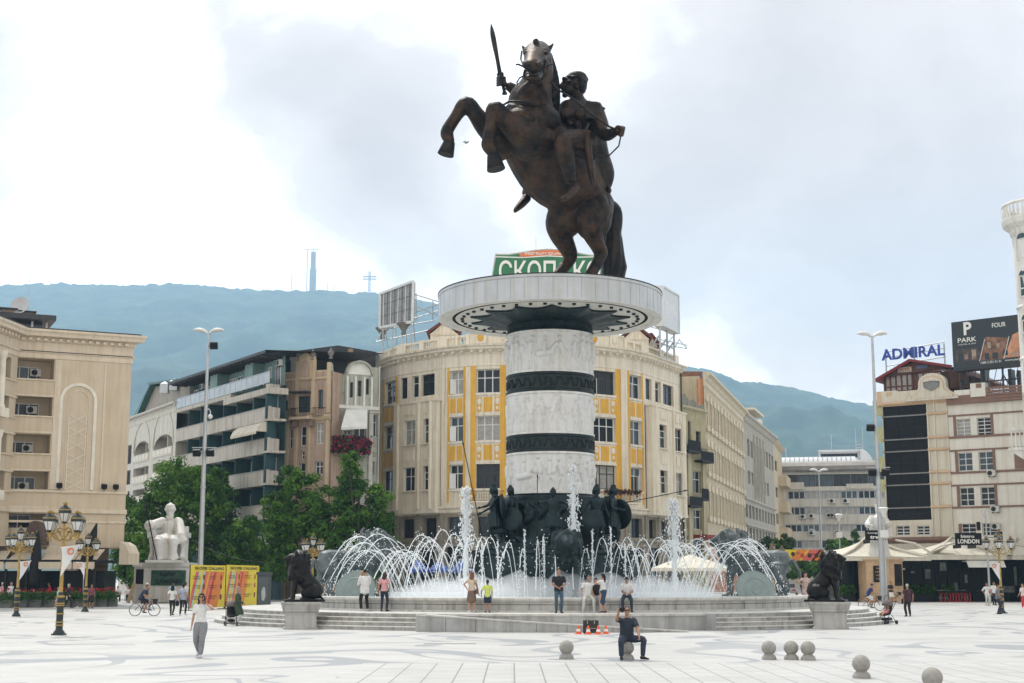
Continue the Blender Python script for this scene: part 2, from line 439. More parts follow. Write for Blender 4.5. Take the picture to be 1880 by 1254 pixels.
#  the equestrian bronze on the column
CY=73.4
CX=at(1011,900,CY).x
def bronze(name,a,b,rough,pat=None,metal=.75,sc=.9):
 m,nt,N,L,B=new_mat(name);B.inputs['Metallic'].default_value=metal
 tc=N.new('ShaderNodeTexCoord')
 n1=N.new('ShaderNodeTexNoise');n1 .inputs['Scale'].default_value=sc;n1 .inputs['Detail'].default_value=8;n1 .inputs['Roughness'].default_value=.7
 L.new(tc.outputs['Object'],n1 .inputs['Vector'])
 cr=N.new('ShaderNodeValToRGB');cr.color_ramp.elements[0].position=.40;cr.color_ramp.elements[0].color=c4(a);cr.color_ramp.elements[1].position=.62;cr.color_ramp.elements[1].color=c4(b)
 L.new(n1 .outputs['Fac'],cr.inputs['Fac']);L.new(cr.outputs['Color'],B.inputs['Base Color'])
 n2=N.new('ShaderNodeTexNoise');n2 .inputs['Scale'].default_value=sc*6;n2 .inputs['Detail'].default_value=6;L.new(tc.outputs['Object'],n2 .inputs['Vector'])
 mr=N.new('ShaderNodeMapRange');mr.inputs['To Min'].default_value=rough-.12;mr.inputs['To Max'].default_value=rough+.16;L.new(n2 .outputs['Fac'],mr.inputs['Value']);L.new(mr.outputs[0],B.inputs['Roughness'])
 bp=N.new('ShaderNodeBump');bp.inputs['Strength'].default_value=.5;bp.inputs['Distance'].default_value=.09;L.new(n2 .outputs['Fac'],bp.inputs['Height']);L.new(bp.outputs['Normal'],B.inputs['Normal'])
 MATS[name]=m;return m
BRONZE=bronze('brown_bronze',(.008,.008,.009),(.062,.036,.022),.48)
BRONZED=bronze('dark_bronze',(.010,.010,.011),(.038,.030,.025),.5)
GREENB=bronze('green_bronze',(.005,.013,.016),(.022,.042,.047),.45,sc=.6,metal=.6)
GREYB=bronze('grey_bronze',(.05,.065,.07),(.14,.16,.165),.5,sc=.8,metal=.5)
BLACKB=bronze('black_bronze',(.008,.008,.009),(.022,.021,.02),.42)
BANDB=bronze('black_green_bronze',(.004,.009,.010),(.014,.025,.027),.5,sc=.8,metal=.4)
KP=.0291
def P(px,py,d=0.0):return at(px,py,CY+d)
def lofts(mb,pts,n=16,side=None):
 mb.loft([(P(*q[:3]),q[3]*KP,(q[4] if len(q)>4 else q[3])*KP) for q in pts],n,0,side)
DARKP=mat('hollow_shade',(.006,.005,.005),.6)  # near-black lumps on the face; shade of the hollows put in the colour
hs=thing('equestrian_statue','huge brown bronze statue of a sword bearing rider on a rearing horse atop the column','statue',(P(1050,545).x,CY,P(1050,546).z))
h=MB()
lofts(h,[(1086,376,1.3,41),(1064,350,.8,58),(1022,312,.2,70),(985,265,-.5,64),(966,230,-1.1,53),(970,203,-1.3,40)],20)
lofts(h,[(975,225,-.7,50),(974,196,-1.0,43),(976,180,-1.1,40),(985,154,-1.3,29),(990,125,-1.3,26),(989,100,-1.2,23)],18)
for q in[(962,222,-1.9,36,26),(998,222,-1.9,32,28),(978,262,-1.6,44,38),(1088,400,.3,36,44),(1040,398,.9,33,40),(945,262,-.9,34,34)]:
 h.ell(P(*q[:3]),(q[3]*KP,1.0,q[4]*KP),None,16,10)
for q in[(1100,380,-.2,18,26),(985,232,-2.5,6,24),(1030,262,-1.9,22,30)]:
 h.ell(P(*q[:3]),(q[3]*KP,.5,q[4]*KP),None,14,10)
lofts(h,[(952,180,-1.8,8),(962,165,-2.0,8),(975,152,-2.1,7)],8);lofts(h,[(1000,215,-1.9,10),(1000,185,-2.1,9),(996,160,-2.1,7)],8)
lofts(h,[(988,94,-1.2,23,20),(985,98,-2.0,23.5,19),(982,106,-2.8,20,17),(979,114,-3.5,16.5,14),(978,121,-4.0,16,13),(978,126,-4.2,13,9)],16,(1,0,0))
lofts(h,[(992,122,-1.4,22,18),(985,134,-2.4,17,13),(979,142,-3.3,14.5,8),(978,144,-3.8,13,5.5)],14,(1,0,0))
for q in[(966,117,-4.1,5.5,5),(990,117,-4.1,5.5,5),(966,97,-2.3,6.5,6),(1003,97,-2.3,6.5,6),(972,120,-2.4,10,12),(1000,120,-2.4,10,12)]:
 h.ell(P(*q[:3]),(q[3]*KP,.25,q[4]*KP))
lofts(h,[(1001,97,-1.6,8,6),(1008,90,-1.6,8,5),(1013,84,-1.6,4.5,3),(1017,79,-1.6,1.6,1.5)],8);lofts(h,[(968,97,-1.6,7,6),(963,91,-1.6,6,4),(958,83,-1.6,1.8,1.5)],8)
for sx in(-1,1):
 x0=978+sx*12
 h.tube([P(x0+5.5*math.cos(k*PI/4),118+6*math.sin(k*PI/4),-4.15) for k in range(9)],.085,6)
 x0=984+sx*18
 lofts(h,[(x0-6,94,-2.75,2.2),(x0,90.5,-2.7,3),(x0+6,94,-2.5,2.2)],8);h.ell(P(x0,96.5,-2.75),(4.2*KP,.16,3.4*KP))
 lofts(h,[(x0-sx*3,104,-2.9,3),(x0,112,-3.2,2.6)],8)
lofts(h,[(935,272,-1.0,30),(912,252,-1.5,23),(890,231,-1.9,19),(873,209,-2.2,15),(860,192,-2.3,14.5),(850,196,-2.3,14),(838,213,-2.3,11),(822,238,-2.3,11.5),(821,248,-2.3,12),(825,258,-2.3,9.5),(825,264,-2.3,9)],14)
lofts(h,[(985,262,-1.6,40),(966,249,-2.4,31),(944,234,-2.9,23),(924,215,-3.2,17),(910,201,-3.3,16),(905,208,-3.3,14),(902,228,-3.3,11),(897,254,-3.3,11),(897,266,-3.3,13.5),(904,279,-3.3,11),(907,286,-3.3,10),(909,291,-3.3,9.5)],14)
lofts(h,[(1090,372,.7,38),(1090,395,.2,35),(1086,415,-.1,24),(1089,433,.1,18),(1097,450,.4,14.5),(1103,465,.7,13.5),(1098,480,.5,11),(1084,505,.2,10.5),(1075,522,0,13),(1068,536,-.2,12),(1064,545,-.3,16),(1062,552,-.3,17)],14)
lofts(h,[(1050,370,1.0,44),(1036,395,.8,34),(1026,412,.7,26),(1030,432,.9,21),(1040,452,1.2,17),(1047,470,1.5,14),(1041,484,1.3,11),(1024,506,1.0,10.5),(1014,523,.8,13),(1008,536,.6,12),(1004,545,.5,16),(1002,552,.5,17)],14)
for q in[(1064,402,-.2,7,10),(1072,408,-.1,9,8)]:h.ell(P(*q[:3]),(q[3]*KP,.3,q[4]*KP))
horse=organic(h,'horse',BRONZE,hs,.06,3,True)
for q in[((825,261,-2.3,10.5),(818,284,-2.35,15)),((906,286,-3.3,11.5),(911,311,-3.4,16.5)),((1066,540,-.2,12),(1061,556,-.4,18)),((1006,540,.6,12),(1001,556,.4,18))]:
 e=MB();a,b=P(*q[0][:3]),P(*q[1][:3]);e.loft([(a,q[0][3]*KP,q[0][3]*KP),(b,q[1][3]*KP,q[1][3]*KP*.9)],18,0,(1,0,0));e.v=e.v[:-1]+[tuple(b)];e.sm=[i<18 for i in range(len(e.f))];e.build('hoof',BRONZED,hs,True)
t=MB()
lofts(t,[(1118,372,1.6,8),(1128,385,2.1,13),(1129,405,2.2,15),(1124,435,2.2,17),(1126,465,2.2,19.5),(1129,490,2.2,19),(1127,515,2.2,17),(1122,545,2.2,13)],14)
for k in range(9):
 a=k*.7;rr=13
 t.tube([P(1122+rr*math.cos(a)*.4,385,2.0+.1*math.sin(a)),P(1124+rr*math.cos(a),440,2.2-.45*math.sin(a)),P(1128+(rr+4)*math.cos(a+.5),490,2.2-.5*math.sin(a+.5)),P(1123+rr*math.cos(a+.8),545,2.2-.4*math.sin(a+.8))],[.12,.2,.22,.12],7)
organic(t,'tail',BRONZED,hs,.07,2,True)
t=MB()
lofts(t,[(986,90,-2.2,8,7),(985,81,-2.4,8,6),(983,74,-2.4,7.5,6)],8)
lofts(t,[(1004,100,-.9,8,10),(1012,130,-.4,7,12),(1016,165,.1,7,14),(1017,205,.5,6,12)],8)
for k in range(6):t.tube([P(1008+k*1.4,105+17*k,-.8+.2*k),P(1015+k,122+15*k,-.5+.2*k),P(1012+k,135+15*k,-.7+.2*k)],[.18,.14,.06],6)
organic(t,'mane',BRONZED,hs,.07,2,True)
t=MB()
t.tube([P(964,116,-3.3),P(966,106,-3.2),P(982,101,-3.2),P(996,105,-3.2),P(998,118,-3.2)],.05,6)
for sx in(-1,1):
 x0=981+sx*18
 t.tube([P(x0+sx*3,122,-3.3),P(x0+sx*12,118,-3.4),P(x0+sx*16,119,-3.4)],.045,6)
 t.tube([P(x0-sx*1,128,-3.6),P(x0+sx*1,136,-3.5),P(x0-sx*2,146,-3.4)],.07,6)
 t.tube([P(x0+sx*1,124,-3.0),P(x0+sx*7,108,-2.2),P(x0+sx*5,94,-1.8)],.05,6)
t.tube([P(962,139,-3.0),P(954,143,-2.8),P(949,151,-2.6),P(950,156,-2.5)],.04,6)
br=[(925,192,-1.4),(935,186,-2.0),(955,186,-2.45),(985,193,-2.35),(1008,215,-1.9),(1020,243,-1.5)]
t.tube([P(*q) for q in br],.06,6)
for sx in(-1,1):
 e=MB();x0=978+sx*12;e.ell(P(x0,118,-4.32),(6.2*KP,.2,5.2*KP));e.build('nostril',DARKP,hs,True)
 e=MB();x0=984+sx*18;e.ell(P(x0,97,-2.84),(5.2*KP,.16,3.8*KP));e.build('eye',DARKP,hs,True)
e=MB();lofts(e,[(968,136,-3.1,4,3.2),(979,137.5,-3.5,5,3.5),(990,136,-3.1,4,3.2)],10);e.build('mouth',DARKP,hs,True)
t.build('bridle',BRONZED,hs,True)
t=MB()
t.tube([P(1010,150,-2.6),P(1022,163,-2.4),P(1050,180,-2.0),P(1090,212,-1.9),P(1118,232,-2.2),P(1138,241,-2.5)],.05,6)
t.tube([P(1140,248,-2.5),P(1136,268,-2.5),P(1120,284,-2.4),P(1100,289,-2.2),P(1083,276,-1.9),P(1072,256,-1.7),P(1058,244,-1.8)],.045,6)
t.build('reins',BRONZED,hs,True)
r=MB()
lofts(r,[(1066,268,-.3,33,28),(1056,244,-.4,23,21),(1056,222,-.3,29,24),(1058,205,-.2,33,24),(1060,192,-.1,28,20),(1060,180,-.1,13,13),(1059,168,-.1,11,11)],16,(1,.3,0))
for q in[(1040,210,-.9,16,11),(1068,211,-1.0,17,12),(1046,228,-.9,8,7),(1060,229,-1.0,8,7),(1046,241,-.9,7,6),(1060,241,-1.0,7,6),(1030,218,-.6,7,14)]:
 r.ell(P(*q[:3]),(q[3]*KP,.32,q[4]*KP))
r.ell(P(1055,154,-.1),(19*KP,.58,21*KP));r.ell(P(1045,165,-.15),(13*KP,.42,12.5*KP))
lofts(r,[(1036,150,-.1,4,4),(1030,159,-.1,4.2,4),(1033,162,-.1,3,3)],8);r.ell(P(1035,145,-.1),(4*KP,.35,3*KP));r.ell(P(1034,167,-.1),(3.6*KP,.2,2.6*KP));r.ell(P(1037,175,-.1),(5.5*KP,.22,4.5*KP));r.ell(P(1059,158,-.65),(4*KP,.1,6*KP))
lofts(r,[(1088,200,-.5,19),(1100,222,-.9,15.5),(1109,243,-1.3,13),(1116,246,-1.7,13),(1129,242,-2.2,8.5)],12)
r.ell(P(1137,240,-2.4),(10*KP,.3,9*KP))
for k in range(4):r.limb([P(1142-k*1,233+k*4.6,-2.35),P(1146-k,235+k*4.4,-2.6),P(1140-k,237+k*4.2,-2.78)],[.085,.085,.07],7)
r.limb([P(1131,235,-2.5),P(1134,232,-2.7),P(1140,233,-2.8)],[.085,.08,.07],7)
lofts(r,[(1026,200,.6,16),(1000,205,1.0,13),(970,190,1.0,12),(948,168,.7,11.5),(932,157,.5,8.5)],12)
r.ell(P(922,150,.45),(8*KP,.27,9*KP))
for k in range(4):r.limb([P(928,143+k*4.6,.2),P(919,141+k*4.8,.02),P(912,143+k*4.9,.3)],[.08,.085,.07],7)
r.limb([P(926,144,.3),P(921,141,.2),P(915,142,.5)],[.08,.08,.07],7)
lofts(r,[(1078,262,-.7,22),(1056,256,-1.7,19),(1036,258,-2.7,16.5),(1033,268,-2.8,17),(1039,290,-2.75,16.5),(1044,315,-2.7,12),(1048,334,-2.7,9.5)],14)
lofts(r,[(1056,340,-2.5,9,9),(1052,349,-2.7,10,9),(1044,358,-3.0,11,7),(1035,364,-3.3,10,5)],12)
for k in range(5):r.ell(P(1029+k*4.2,367-k*.9,-3.45+.02*k),(2.4*KP,.16,2.2*KP))
lofts(r,[(1000,300,1.9,18),(978,335,1.9,15),(967,358,1.7,10)],12);lofts(r,[(968,362,1.6,9,9),(960,372,1.4,10,8),(951,381,1.1,9,6),(946,386,.9,7,4)],12)
rider=organic(r,'rider',BRONZE,hs,.05,2,True)
t=MB()
t.ell(P(1059,143,-.1),(20*KP,.64,11.5*KP));t.ell(P(1067,155,-.1),(11.5*KP,.6,20*KP))
random.seed(3)
for k in range(46):
 a=random.uniform(-.6,3.6);b=random.uniform(-1,1)
 x,y=1058+20*math.cos(a)*math.sqrt(1-b*b*.8),150-16*math.sin(a)*math.sqrt(1-b*b*.8)
 if x<1044 and y>143:continue
 t.ell(P(x,y,-.1+.6*b),(4.2*KP,.14,3*KP),None,7,5)
organic(t,'hair',BRONZED,rider,.05,1,True)
t=MB()
for k in range(4):
 for j in range(4):
  t.rbox(P(1080+j*8.5,190+k*7.5+j*j*1.2,-1.22+.14*j-.04*k),(8.6*KP,.12,8.8*KP),Matrix.Rotation(.18*j-.1,3,'Y'))
for k in range(9):t.rbox(P(1052+k*5,270+k*2.4,-1.75+.12*k),(4.6*KP,.09,26*KP),Matrix.Rotation(.1*k-.2,3,'Y'))
t.build('armour_straps',BRONZED,rider,True)
t=MB();lofts(t,[(1086,205,.7,15,20),(1092,245,.8,17,20),(1097,285,.6,20,22),(1103,320,.4,20,26),(1105,345,.5,11,18)],14)
for k in range(5):lofts(t,[(1082+4*k,255,.1+.05*k,3),(1086+4.4*k,300,-.35+.12*k,4.5),(1090+4.8*k,340-2*k,-.5+.2*k,3)],8)
t.ell(P(1112,336,.4),(7*KP,.35,12*KP));t.ell(P(1117,350,.3),(6*KP,.35,8*KP))
organic(t,'cloak',BRONZED,rider,.07,2,True)
t=MB()
t.loft([(P(1076,243,-1.75),.2,.12),(P(1080,275,-2.0),.2,.12),(P(1086,320,-2.15),.17,.11),(P(1089,342,-2.1),.1,.08)],8,0,(1,0,0));t.rbox(P(1076,244,-1.75),(.42,.22,.25))
t.build('scabbard',BRONZE,rider,True)
t=MB()
a=[(925.5,172),(926.5,166),(922,150),(918.5,137)]
t.tube([P(926.5,173,.3),P(926,168,.3)],[.16,.1],8);t.tube([P(926,168,.3),P(918.5,137,.3)],.09,8)
t.bar(P(912.5,138.5,.3),P(924.5,135.5,.3),.16,.16)
bl=[(918,136,4.0),(913,108,3.6),(908,82,4.6),(904,60,4.2),(901.5,43,.3)]
t.loft([(P(x,y,.3),w_*KP,.05) for x,y,w_ in bl],8,0,(1,0,0))
t.build('sword',BRONZED,rider,True)
#  column
MARBLE=mat('white_marble',(.62,.62,.60),.45,var=.10,scale=.9,streak=.22)
MARBLE2=mat('relief_marble',(.60,.60,.59),.5,var=.07,scale=1.1,bump=.12,bscale=4,streak=.12)
SOFFIT=mat('soffit_plaster',(.62,.60,.55),.7,streak=.1)
DARK=mat('black_gap',(.012,.012,.012),.8)
col=thing('monument_column','thick white marble drum column with two dark bands and a wide overhanging disc','column',(CX,CY,1.0))
RC=2.24
def zc(py,r=RC):return at(1011,py,CY-r).z-1.0
def relief(z0,z1,seed,amp):
 """a drum of carved figures: height field of standing and riding bodies, as real displaced geometry"""
 rnd=random.Random(seed);caps=[];L_=RC*2*PI;hh=z1-z0;x=0.0
 while x<L_:
  big=rnd.random()<.3
  s_=hh*rnd.uniform(.36,.42);y0=rnd.uniform(.02,.09)*hh;l=rnd.uniform(-.18,.18)*s_
  if big:
   b0=(x,y0+s_*.95);b1=(x+s_*.95,y0+s_*1.05)
   caps+=[(b0,b1,s_*.27,1.),((b1[0],b1[1]+.1),(b1[0]+s_*.4,y0+s_*1.65),s_*.15,1.),((b1[0]+s_*.4,y0+s_*1.65),(b1[0]+s_*.62,y0+s_*1.4),s_*.1,1.1)]
   for q in(0,.2,.75,1.0):caps.append(((x+s_*q,y0+s_*.75),(x+s_*(q+rnd.uniform(-.25,.3)),y0+rnd.uniform(0,.25)*s_),s_*.075,.8))
   caps+=[((x+s_*.45,y0+s_*1.2),(x+s_*.5,y0+s_*1.8),s_*.15,1.1),((x+s_*.52,y0+s_*2.1),(x+s_*.53,y0+s_*2.12),s_*.12,1.1)]
   x+=s_*rnd.uniform(1.6,2.0)
  else:
   cx=x
   caps+=[((cx,y0+s_*1.05),(cx+l,y0+s_*1.7),s_*.17,1.),((cx+l*1.3,y0+s_*2.1),(cx+l*1.3,y0+s_*2.14),s_*.125,1.1)]
   for sg in(-1,1):
    k=rnd.uniform(.05,.35)*sg
    caps+=[((cx,y0+s_*1.0),(cx+k*s_,y0+s_*.5),s_*.1,.9),((cx+k*s_,y0+s_*.5),(cx+k*s_*rnd.uniform(.6,1.5),y0),s_*.075,.8)]
    e=(cx+l+sg*s_*rnd.uniform(.25,.42),y0+s_*rnd.uniform(1.2,1.75));caps+=[((cx+l,y0+s_*1.75),e,s_*.075,.9),(e,(e[0]+rnd.uniform(-.3,.4)*s_,e[1]+rnd.uniform(-.4,.5)*s_),s_*.06,.8)]
   if rnd.random()<.45:e=(cx+rnd.uniform(-.4,.4)*s_,y0+s_*1.3);caps.append((e,(e[0]+.01,e[1]),s_*.3,.6))
   if rnd.random()<.4:caps.append(((cx+.35*s_,y0+.1),(cx+rnd.uniform(.2,.7)*s_,min(hh*.93,y0+s_*2.4)),s_*.03,.6))
   x+=s_*rnd.uniform(.55,.95)
 nx,nz_=430,62;a0,a1=PI*1.5-1.75,PI*1.5+1.75
 bins={}
 for c_ in caps:
  lo=min(c_[0][0],c_[1][0])-c_[2];hi=max(c_[0][0],c_[1][0])+c_[2]
  for b in range(int(lo//.5),int(hi//.5)+1):bins.setdefault(b,[]).append(c_)
 vs=[];fs=[]
 for i in range(nx+1):
  a=a0+(a1-a0)*i/nx;sx=(a-a0+.3)*RC
  for k in range(nz_+1):
   z=hh*k/nz_;hgt=0
   for(p,q,rr,am) in bins.get(int(sx//.5),()):
    dx,dz=q[0]-p[0],q[1]-p[1];l2=dx*dx+dz*dz+1e-9
    t_=max(0,min(1,((sx-p[0])*dx+(z-p[1])*dz)/l2));ex,ez=sx-p[0]-dx*t_,z-p[1]-dz*t_
    d2=(ex*ex+ez*ez)/(rr*rr)
    if d2<1:hgt=max(hgt,am*math.sqrt(1-d2)*min(1,rr/(.12)))
   hgt+=noise.noise(V((sx*2.2,z*2.2,seed)))*.12
   edge=min(1,k/3,(nz_-k)/3)
   rad=RC-.03+amp*hgt*edge
   vs.append((rad*math.cos(a),rad*math.sin(a),z0+z))
 for i in range(nx):
  for k in range(nz_):
   b=i*(nz_+1)+k;fs.append((b,b+nz_+1,b+nz_+2,b+1))
 mb=MB();mb.add(vs,fs,0,True)
 mb.lathe([(RC-.03,z0),(RC-.03,z1)],40,(0,0,0),PI*1.5+1.75,PI*1.5-1.75+2*PI,0,True)
 return mb
zs=[zc(604),zc(681),zc(717),zc(795),zc(828),zc(905)]
ztop=zs[0]
for i,(a,b,am) in enumerate([(zs[1],zs[0],.17),(zs[3],zs[2],.12),(zs[5],zs[4],.14)]):
 relief(a+.12,b-.12,5+i,am).build('relief_drum',MARBLE2,col)
mb=MB()
for z in(zs[1],zs[3],zs[5]):mb.lathe([(RC-.1,z),(RC+.05,z),(RC+.05,z+.1),(RC-.04,z+.13)],64,mi=0)
for z in(zs[0],zs[2],zs[4]):mb.lathe([(RC-.04,z-.13),(RC+.04,z-.1),(RC+.04,z),(RC-.1,z)],64,mi=0)
mb.build('drum_moulding',MARBLE,col)
for z0,z1 in((zs[2],zs[1]),(zs[4],zs[3])):
 mb=MB();mb.lathe([(RC-.02,z0),(RC+.06,z0+.04),(RC+.06,z0+.12),(RC,z0+.16),(RC,z1-.16),(RC+.06,z1-.12),(RC+.06,z1-.04),(RC-.02,z1)],72)
 n=48;zm=(z0+z1)/2
 for k in range(n):
  a=2*PI*k/n;c,s=math.cos(a),math.sin(a);rr=RC
  pts=[(rr*math.cos(a+q*.06),rr*math.sin(a+q*.06),zm+.2*math.sin(q*2.2)*(1 if k%2 else-1)) for q in(-1.2,-.6,0,.6,1.2)]
  mb.tube(pts,[.02,.05,.06,.05,.02],5);mb.ell((rr*c,rr*s,zm+(.17 if k%2 else-.17)),.07,None,6,4)
 mb.build('bronze_band',BANDB,col)
RD=5.84
zr0,zr1=zc(549,RD),zc(501,RD)
mb=MB();zu=zr0+.06
mb.lathe([(RC-.02,ztop),(RC+.05,ztop+.05),(RC,ztop+.2),(RC-.05,ztop+.6),(RC,zu-.35),(RC+.25,zu-.1)],64)
nst=14;ring=[]
for k in range(nst*6):
 f=(k%6)/6;a=2*PI*k/(nst*6)-PI/2
 rr=3.45+.8*(2*abs(f-.5))**2.2
 ring.append((rr*math.cos(a),rr*math.sin(a)))
vs=[];n=len(ring)
for k in range(n):
 a=math.atan2(ring[k][1],ring[k][0]);f=(k%6)/6;dip=.1*math.cos(2*PI*f)
 vs+=[((RC+.0)*math.cos(a),(RC+.0)*math.sin(a),zu-.42),(3.0*math.cos(a),3.0*math.sin(a),zu-.22-dip*.6),(ring[k][0],ring[k][1],zu-.10),(ring[k][0],ring[k][1],zu+.02)]
fs=[]
for k in range(n):
 k2=(k+1)%n
 for j in range(3):fs.append((k*4+j,k2*4+j,k2*4+j+1,k*4+j+1))
mb.add(vs,fs,0)
mb.build('star_capital',GREENB,col)
mb=MB()
mb.lathe([(RC-.3,zu),(4.95,zu)],96,mi=0);mb.lathe([(4.95,zu),(4.95,zu+.12),(5.12,zu+.12),(5.12,zu)],96,mi=2)
mb.lathe([(5.12,zu),(5.35,zu-.03),(5.45,zr0-.02),(RD,zr0)],96,mi=0)
mb.lathe([(RD,zr0),(RD,zr0+.05)],96,mi=1,smooth=True)
mb.lathe([(RD,zr0+.05),(RD,zr1-.16)],96,mi=1,smooth=True)
mb.lathe([(RD,zr1-.16),(RD+.03,zr1-.15),(RD+.03,zr1-.02)],96,mi=1);mb.lathe([(RD+.03,zr1-.02),(RD+.05,zr1-.02),(RD+.05,zr1+.03),(RD-.1,zr1+.03)],96,mi=2)
mb.lathe([(RD-.1,zr1+.03),(RD-.1,zr1-.01),(0.01,zr1-.01)],96,mi=0)
DISCM=mat('disc_panels',(.43,.45,.465),.35,var=.12,scale=.5,streak=.08)
mb.build('disc',[SOFFIT,DISCM,DARK],col)
mb=MB();n=52
for k in range(n):
 a=2*PI*k/n;c,s=math.cos(a),math.sin(a)
 mb.bar(((RD+.001)*c,(RD+.001)*s,zr0+.06),((RD+.001)*c,(RD+.001)*s,zr1-.17),.012,.012)
mb.lathe([(RD+.004,zr1-.19),(RD+.004,zr1-.175)],96)
mb.build('panel_joints',mat('joint_grey',(.25,.26,.27),.8),col)
for k in range(40):
 a=2*PI*(k+.5)/40;mb=MB();x,y=4.6*math.cos(a),4.6*math.sin(a)
 mb.cyl((x,y,zu-.09),(x,y,zu+.01),.09,.10,10,0)
 if k==0:sp0=mb.mesh('spotlight',DARK);base0=(x,y)
 o=link('spotlight',sp0,col,(x-base0[0],y-base0[1],0))
 #  human figures
def ik(a,b,l1,l2,hint):
 a,b=V(a),V(b);d=b-a;L_=max(1e-4,min(d.length,(l1+l2)*.999));d.normalize()
 x=(l1*l1-l2*l2+L_*L_)/(2*L_);hgt=math.sqrt(max(0,l1*l1-x*x))
 hint=V(hint);hint=hint-d*hint.dot(d)
 if hint.length<1e-4:hint=d.orthogonal()
 return a+d*x+hint.normalized()*hgt
def skeleton(p):
 """joints of a 1.75 m figure that faces -y; p: pose dictionary"""
 J={};fem=p.get('fem',False)
 J['P']=V(p.get('P',(0,0,.95)));ln=V(p.get('lean',(0,0,0)))
 up=V((ln.x,ln.y,.52+ln.z));J['C']=J['P']+up*.64;J['N']=J['P']+up
 tr=Matrix.Rotation(p.get('turn',0),3,'Z');pt=Matrix.Rotation(p.get('pturn',0),3,'Z')
 hd=V(p.get('head',(0,-.03,.165)));J['H']=J['N']+hd;J['hr']=Matrix.Rotation(p.get('yaw',0),3,'Z')@Matrix.Rotation(p.get('nod',0),3,'X')
 sw=.165 if fem else .19;hw=.085
 for s_,n in((1,'L'),(-1,'R')):
  J['s'+n]=J['N']+tr@V((s_*sw,0,-.075));J['h'+n]=J['P']+pt@V((s_*hw,0,-.03))
  J['w'+n]=V(p.get('w'+n,(s_*.24,-.03,.86)));J['a'+n]=V(p.get('a'+n,(s_*.10,.02,.08)))
  J['e'+n]=ik(J['s'+n],J['w'+n],.29,.265,p.get('eh'+n,(s_*.5,1,-.1)))
  d=J['w'+n]-J['e'+n]
  if d.length>.27:J['w'+n]=J['e'+n]+d.normalized()*.265
  J['k'+n]=ik(J['h'+n],J['a'+n],.45,.43,p.get('kh'+n,(s_*.15,-1,0)))
  d=J['a'+n]-J['k'+n]
  if d.length>.44:J['a'+n]=J['k'+n]+d.normalized()*.43
  J['f'+n]=V(p.get('f'+n,(s_*.25,-1,0))).normalized()
 J['tr'],J['pt']=tr,pt
 return J
def hand(mb,w,d,curl,side,f=1.0):
 """palm, four fingers of different lengths and a thumb, growing from wrist w along d; side is the thumb's direction"""
 w,d=V(w),V(d).normalized();side=V(side);side=(side-d*side.dot(d))
 if side.length<.01:side=d.orthogonal()
 side.normalize();nrm=d.cross(side)
 mb.loft([(w,.026*f,.018*f),(w+d*.05*f,.04*f,.016*f),(w+d*.085*f,.04*f,.015*f)],8,0,side)
 for k,ln in enumerate((.066,.075,.07,.055)):
  b=w+d*.085*f+side*(.03-.02*k)*f;c=curl*(1+.12*k)
  m=b+(d*math.cos(c*.6)+nrm*math.sin(c*.6))*ln*.55*f
  e=m+(d*math.cos(c*1.5)+nrm*math.sin(c*1.5))*ln*.5*f
  mb.limb([b,m,e],[.0105*f,.0095*f,.008*f],6)
 t0=w+d*.03*f+side*.028*f;t1=t0+(d*.7+side*.7+nrm*.25*curl)*.035*f;t2=t1+(d*.9+side*.1+nrm*.6*curl)*.032*f
 mb.limb([t0,t1,t2],[.013*f,.0115*f,.009*f],6)
def body_parts(mb,J,fem=False,fat=1.0,bare=True):
 tr,pt=J['tr'],J['pt'];P_,C,Nk=J['P'],J['C'],J['N'];sx=tr@V((1,0,0));u=(Nk-P_)
 w=.86 if fem else 1.0
 mb.loft([(P_-V((0,0,.09)),.12,.10*fat),(P_,.165,.115*fat),(P_+u*.25,.135*w*fat,.10*fat),(P_+u*.5,.150*w*fat,.105*fat),(C+u*.05,.17*w,.11),(Nk-u*.13,.15*w,.085),(Nk-u*.02,.07,.06),(Nk+(J['H']-Nk)*.5,.052,.054),(J['H']-V((0,0,.03)),.05,.055)],12,0,sx)
 hr,H=J['hr'],J['H']
 mb.ell(H,(.074,.092,.112),hr,14,10);mb.ell(H+hr@V((0,-.03,-.055)),(.052,.06,.062),hr,10,8)
 mb.limb([H+hr@V((0,-.088,.02)),H+hr@V((0,-.113,-.022)),H+hr@V((0,-.09,-.03))],[.011,.016,.01],8)
 mb.ell(H+hr@V((0,-.09,-.058)),(.024,.012,.007),hr,8,5);mb.ell(H+hr@V((0,-.09,-.07)),(.021,.012,.007),hr,8,5)
 mb.ell(H+hr@V((0,-.08,-.098)),(.025,.022,.02),hr,8,6)
 for s_ in(-1,1):
  mb.ell(H+hr@V((s_*.076,.008,-.01)),(.011,.02,.032),hr,8,6);mb.ell(H+hr@V((s_*.032,-.083,.03)),(.024,.012,.009),hr,8,5)
 for n,s_ in(('L',1),('R',-1)):
  a,e,wv=J['s'+n],J['e'+n],J['w'+n];k=.88 if fem else 1
  mb.limb([a+(C-a)*.12,a,a+(e-a)*.35,e,e+(wv-e)*.35,wv],[.055*k,.056*k,.05*k,.04*k,.041*k,.027*k],10)
  d=(wv-e).normalized();hand(mb,wv,d,J.get('curl'+n,.5),J.get('th'+n,V((-s_*.5,-1,0))))
  h,kn,an=J['h'+n],J['k'+n],J['a'+n]
  mb.limb([h+V((0,0,.02)),h+(kn-h)*.3,kn,kn+(an-kn)*.3,an],[.088,.08,.055,.057,.036],10)
  f=J['f'+n]
  mb.loft([(an+V((0,0,-.02))-f*.05,.03,.03),(an+V((0,0,-.035))+f*.03,.036,.034),(an+V((0,0,-.05))+f*.11,.04,.022),(an+V((0,0,-.055))+f*.165,.028,.014)],8,0,V((f.y,-f.x,0)))
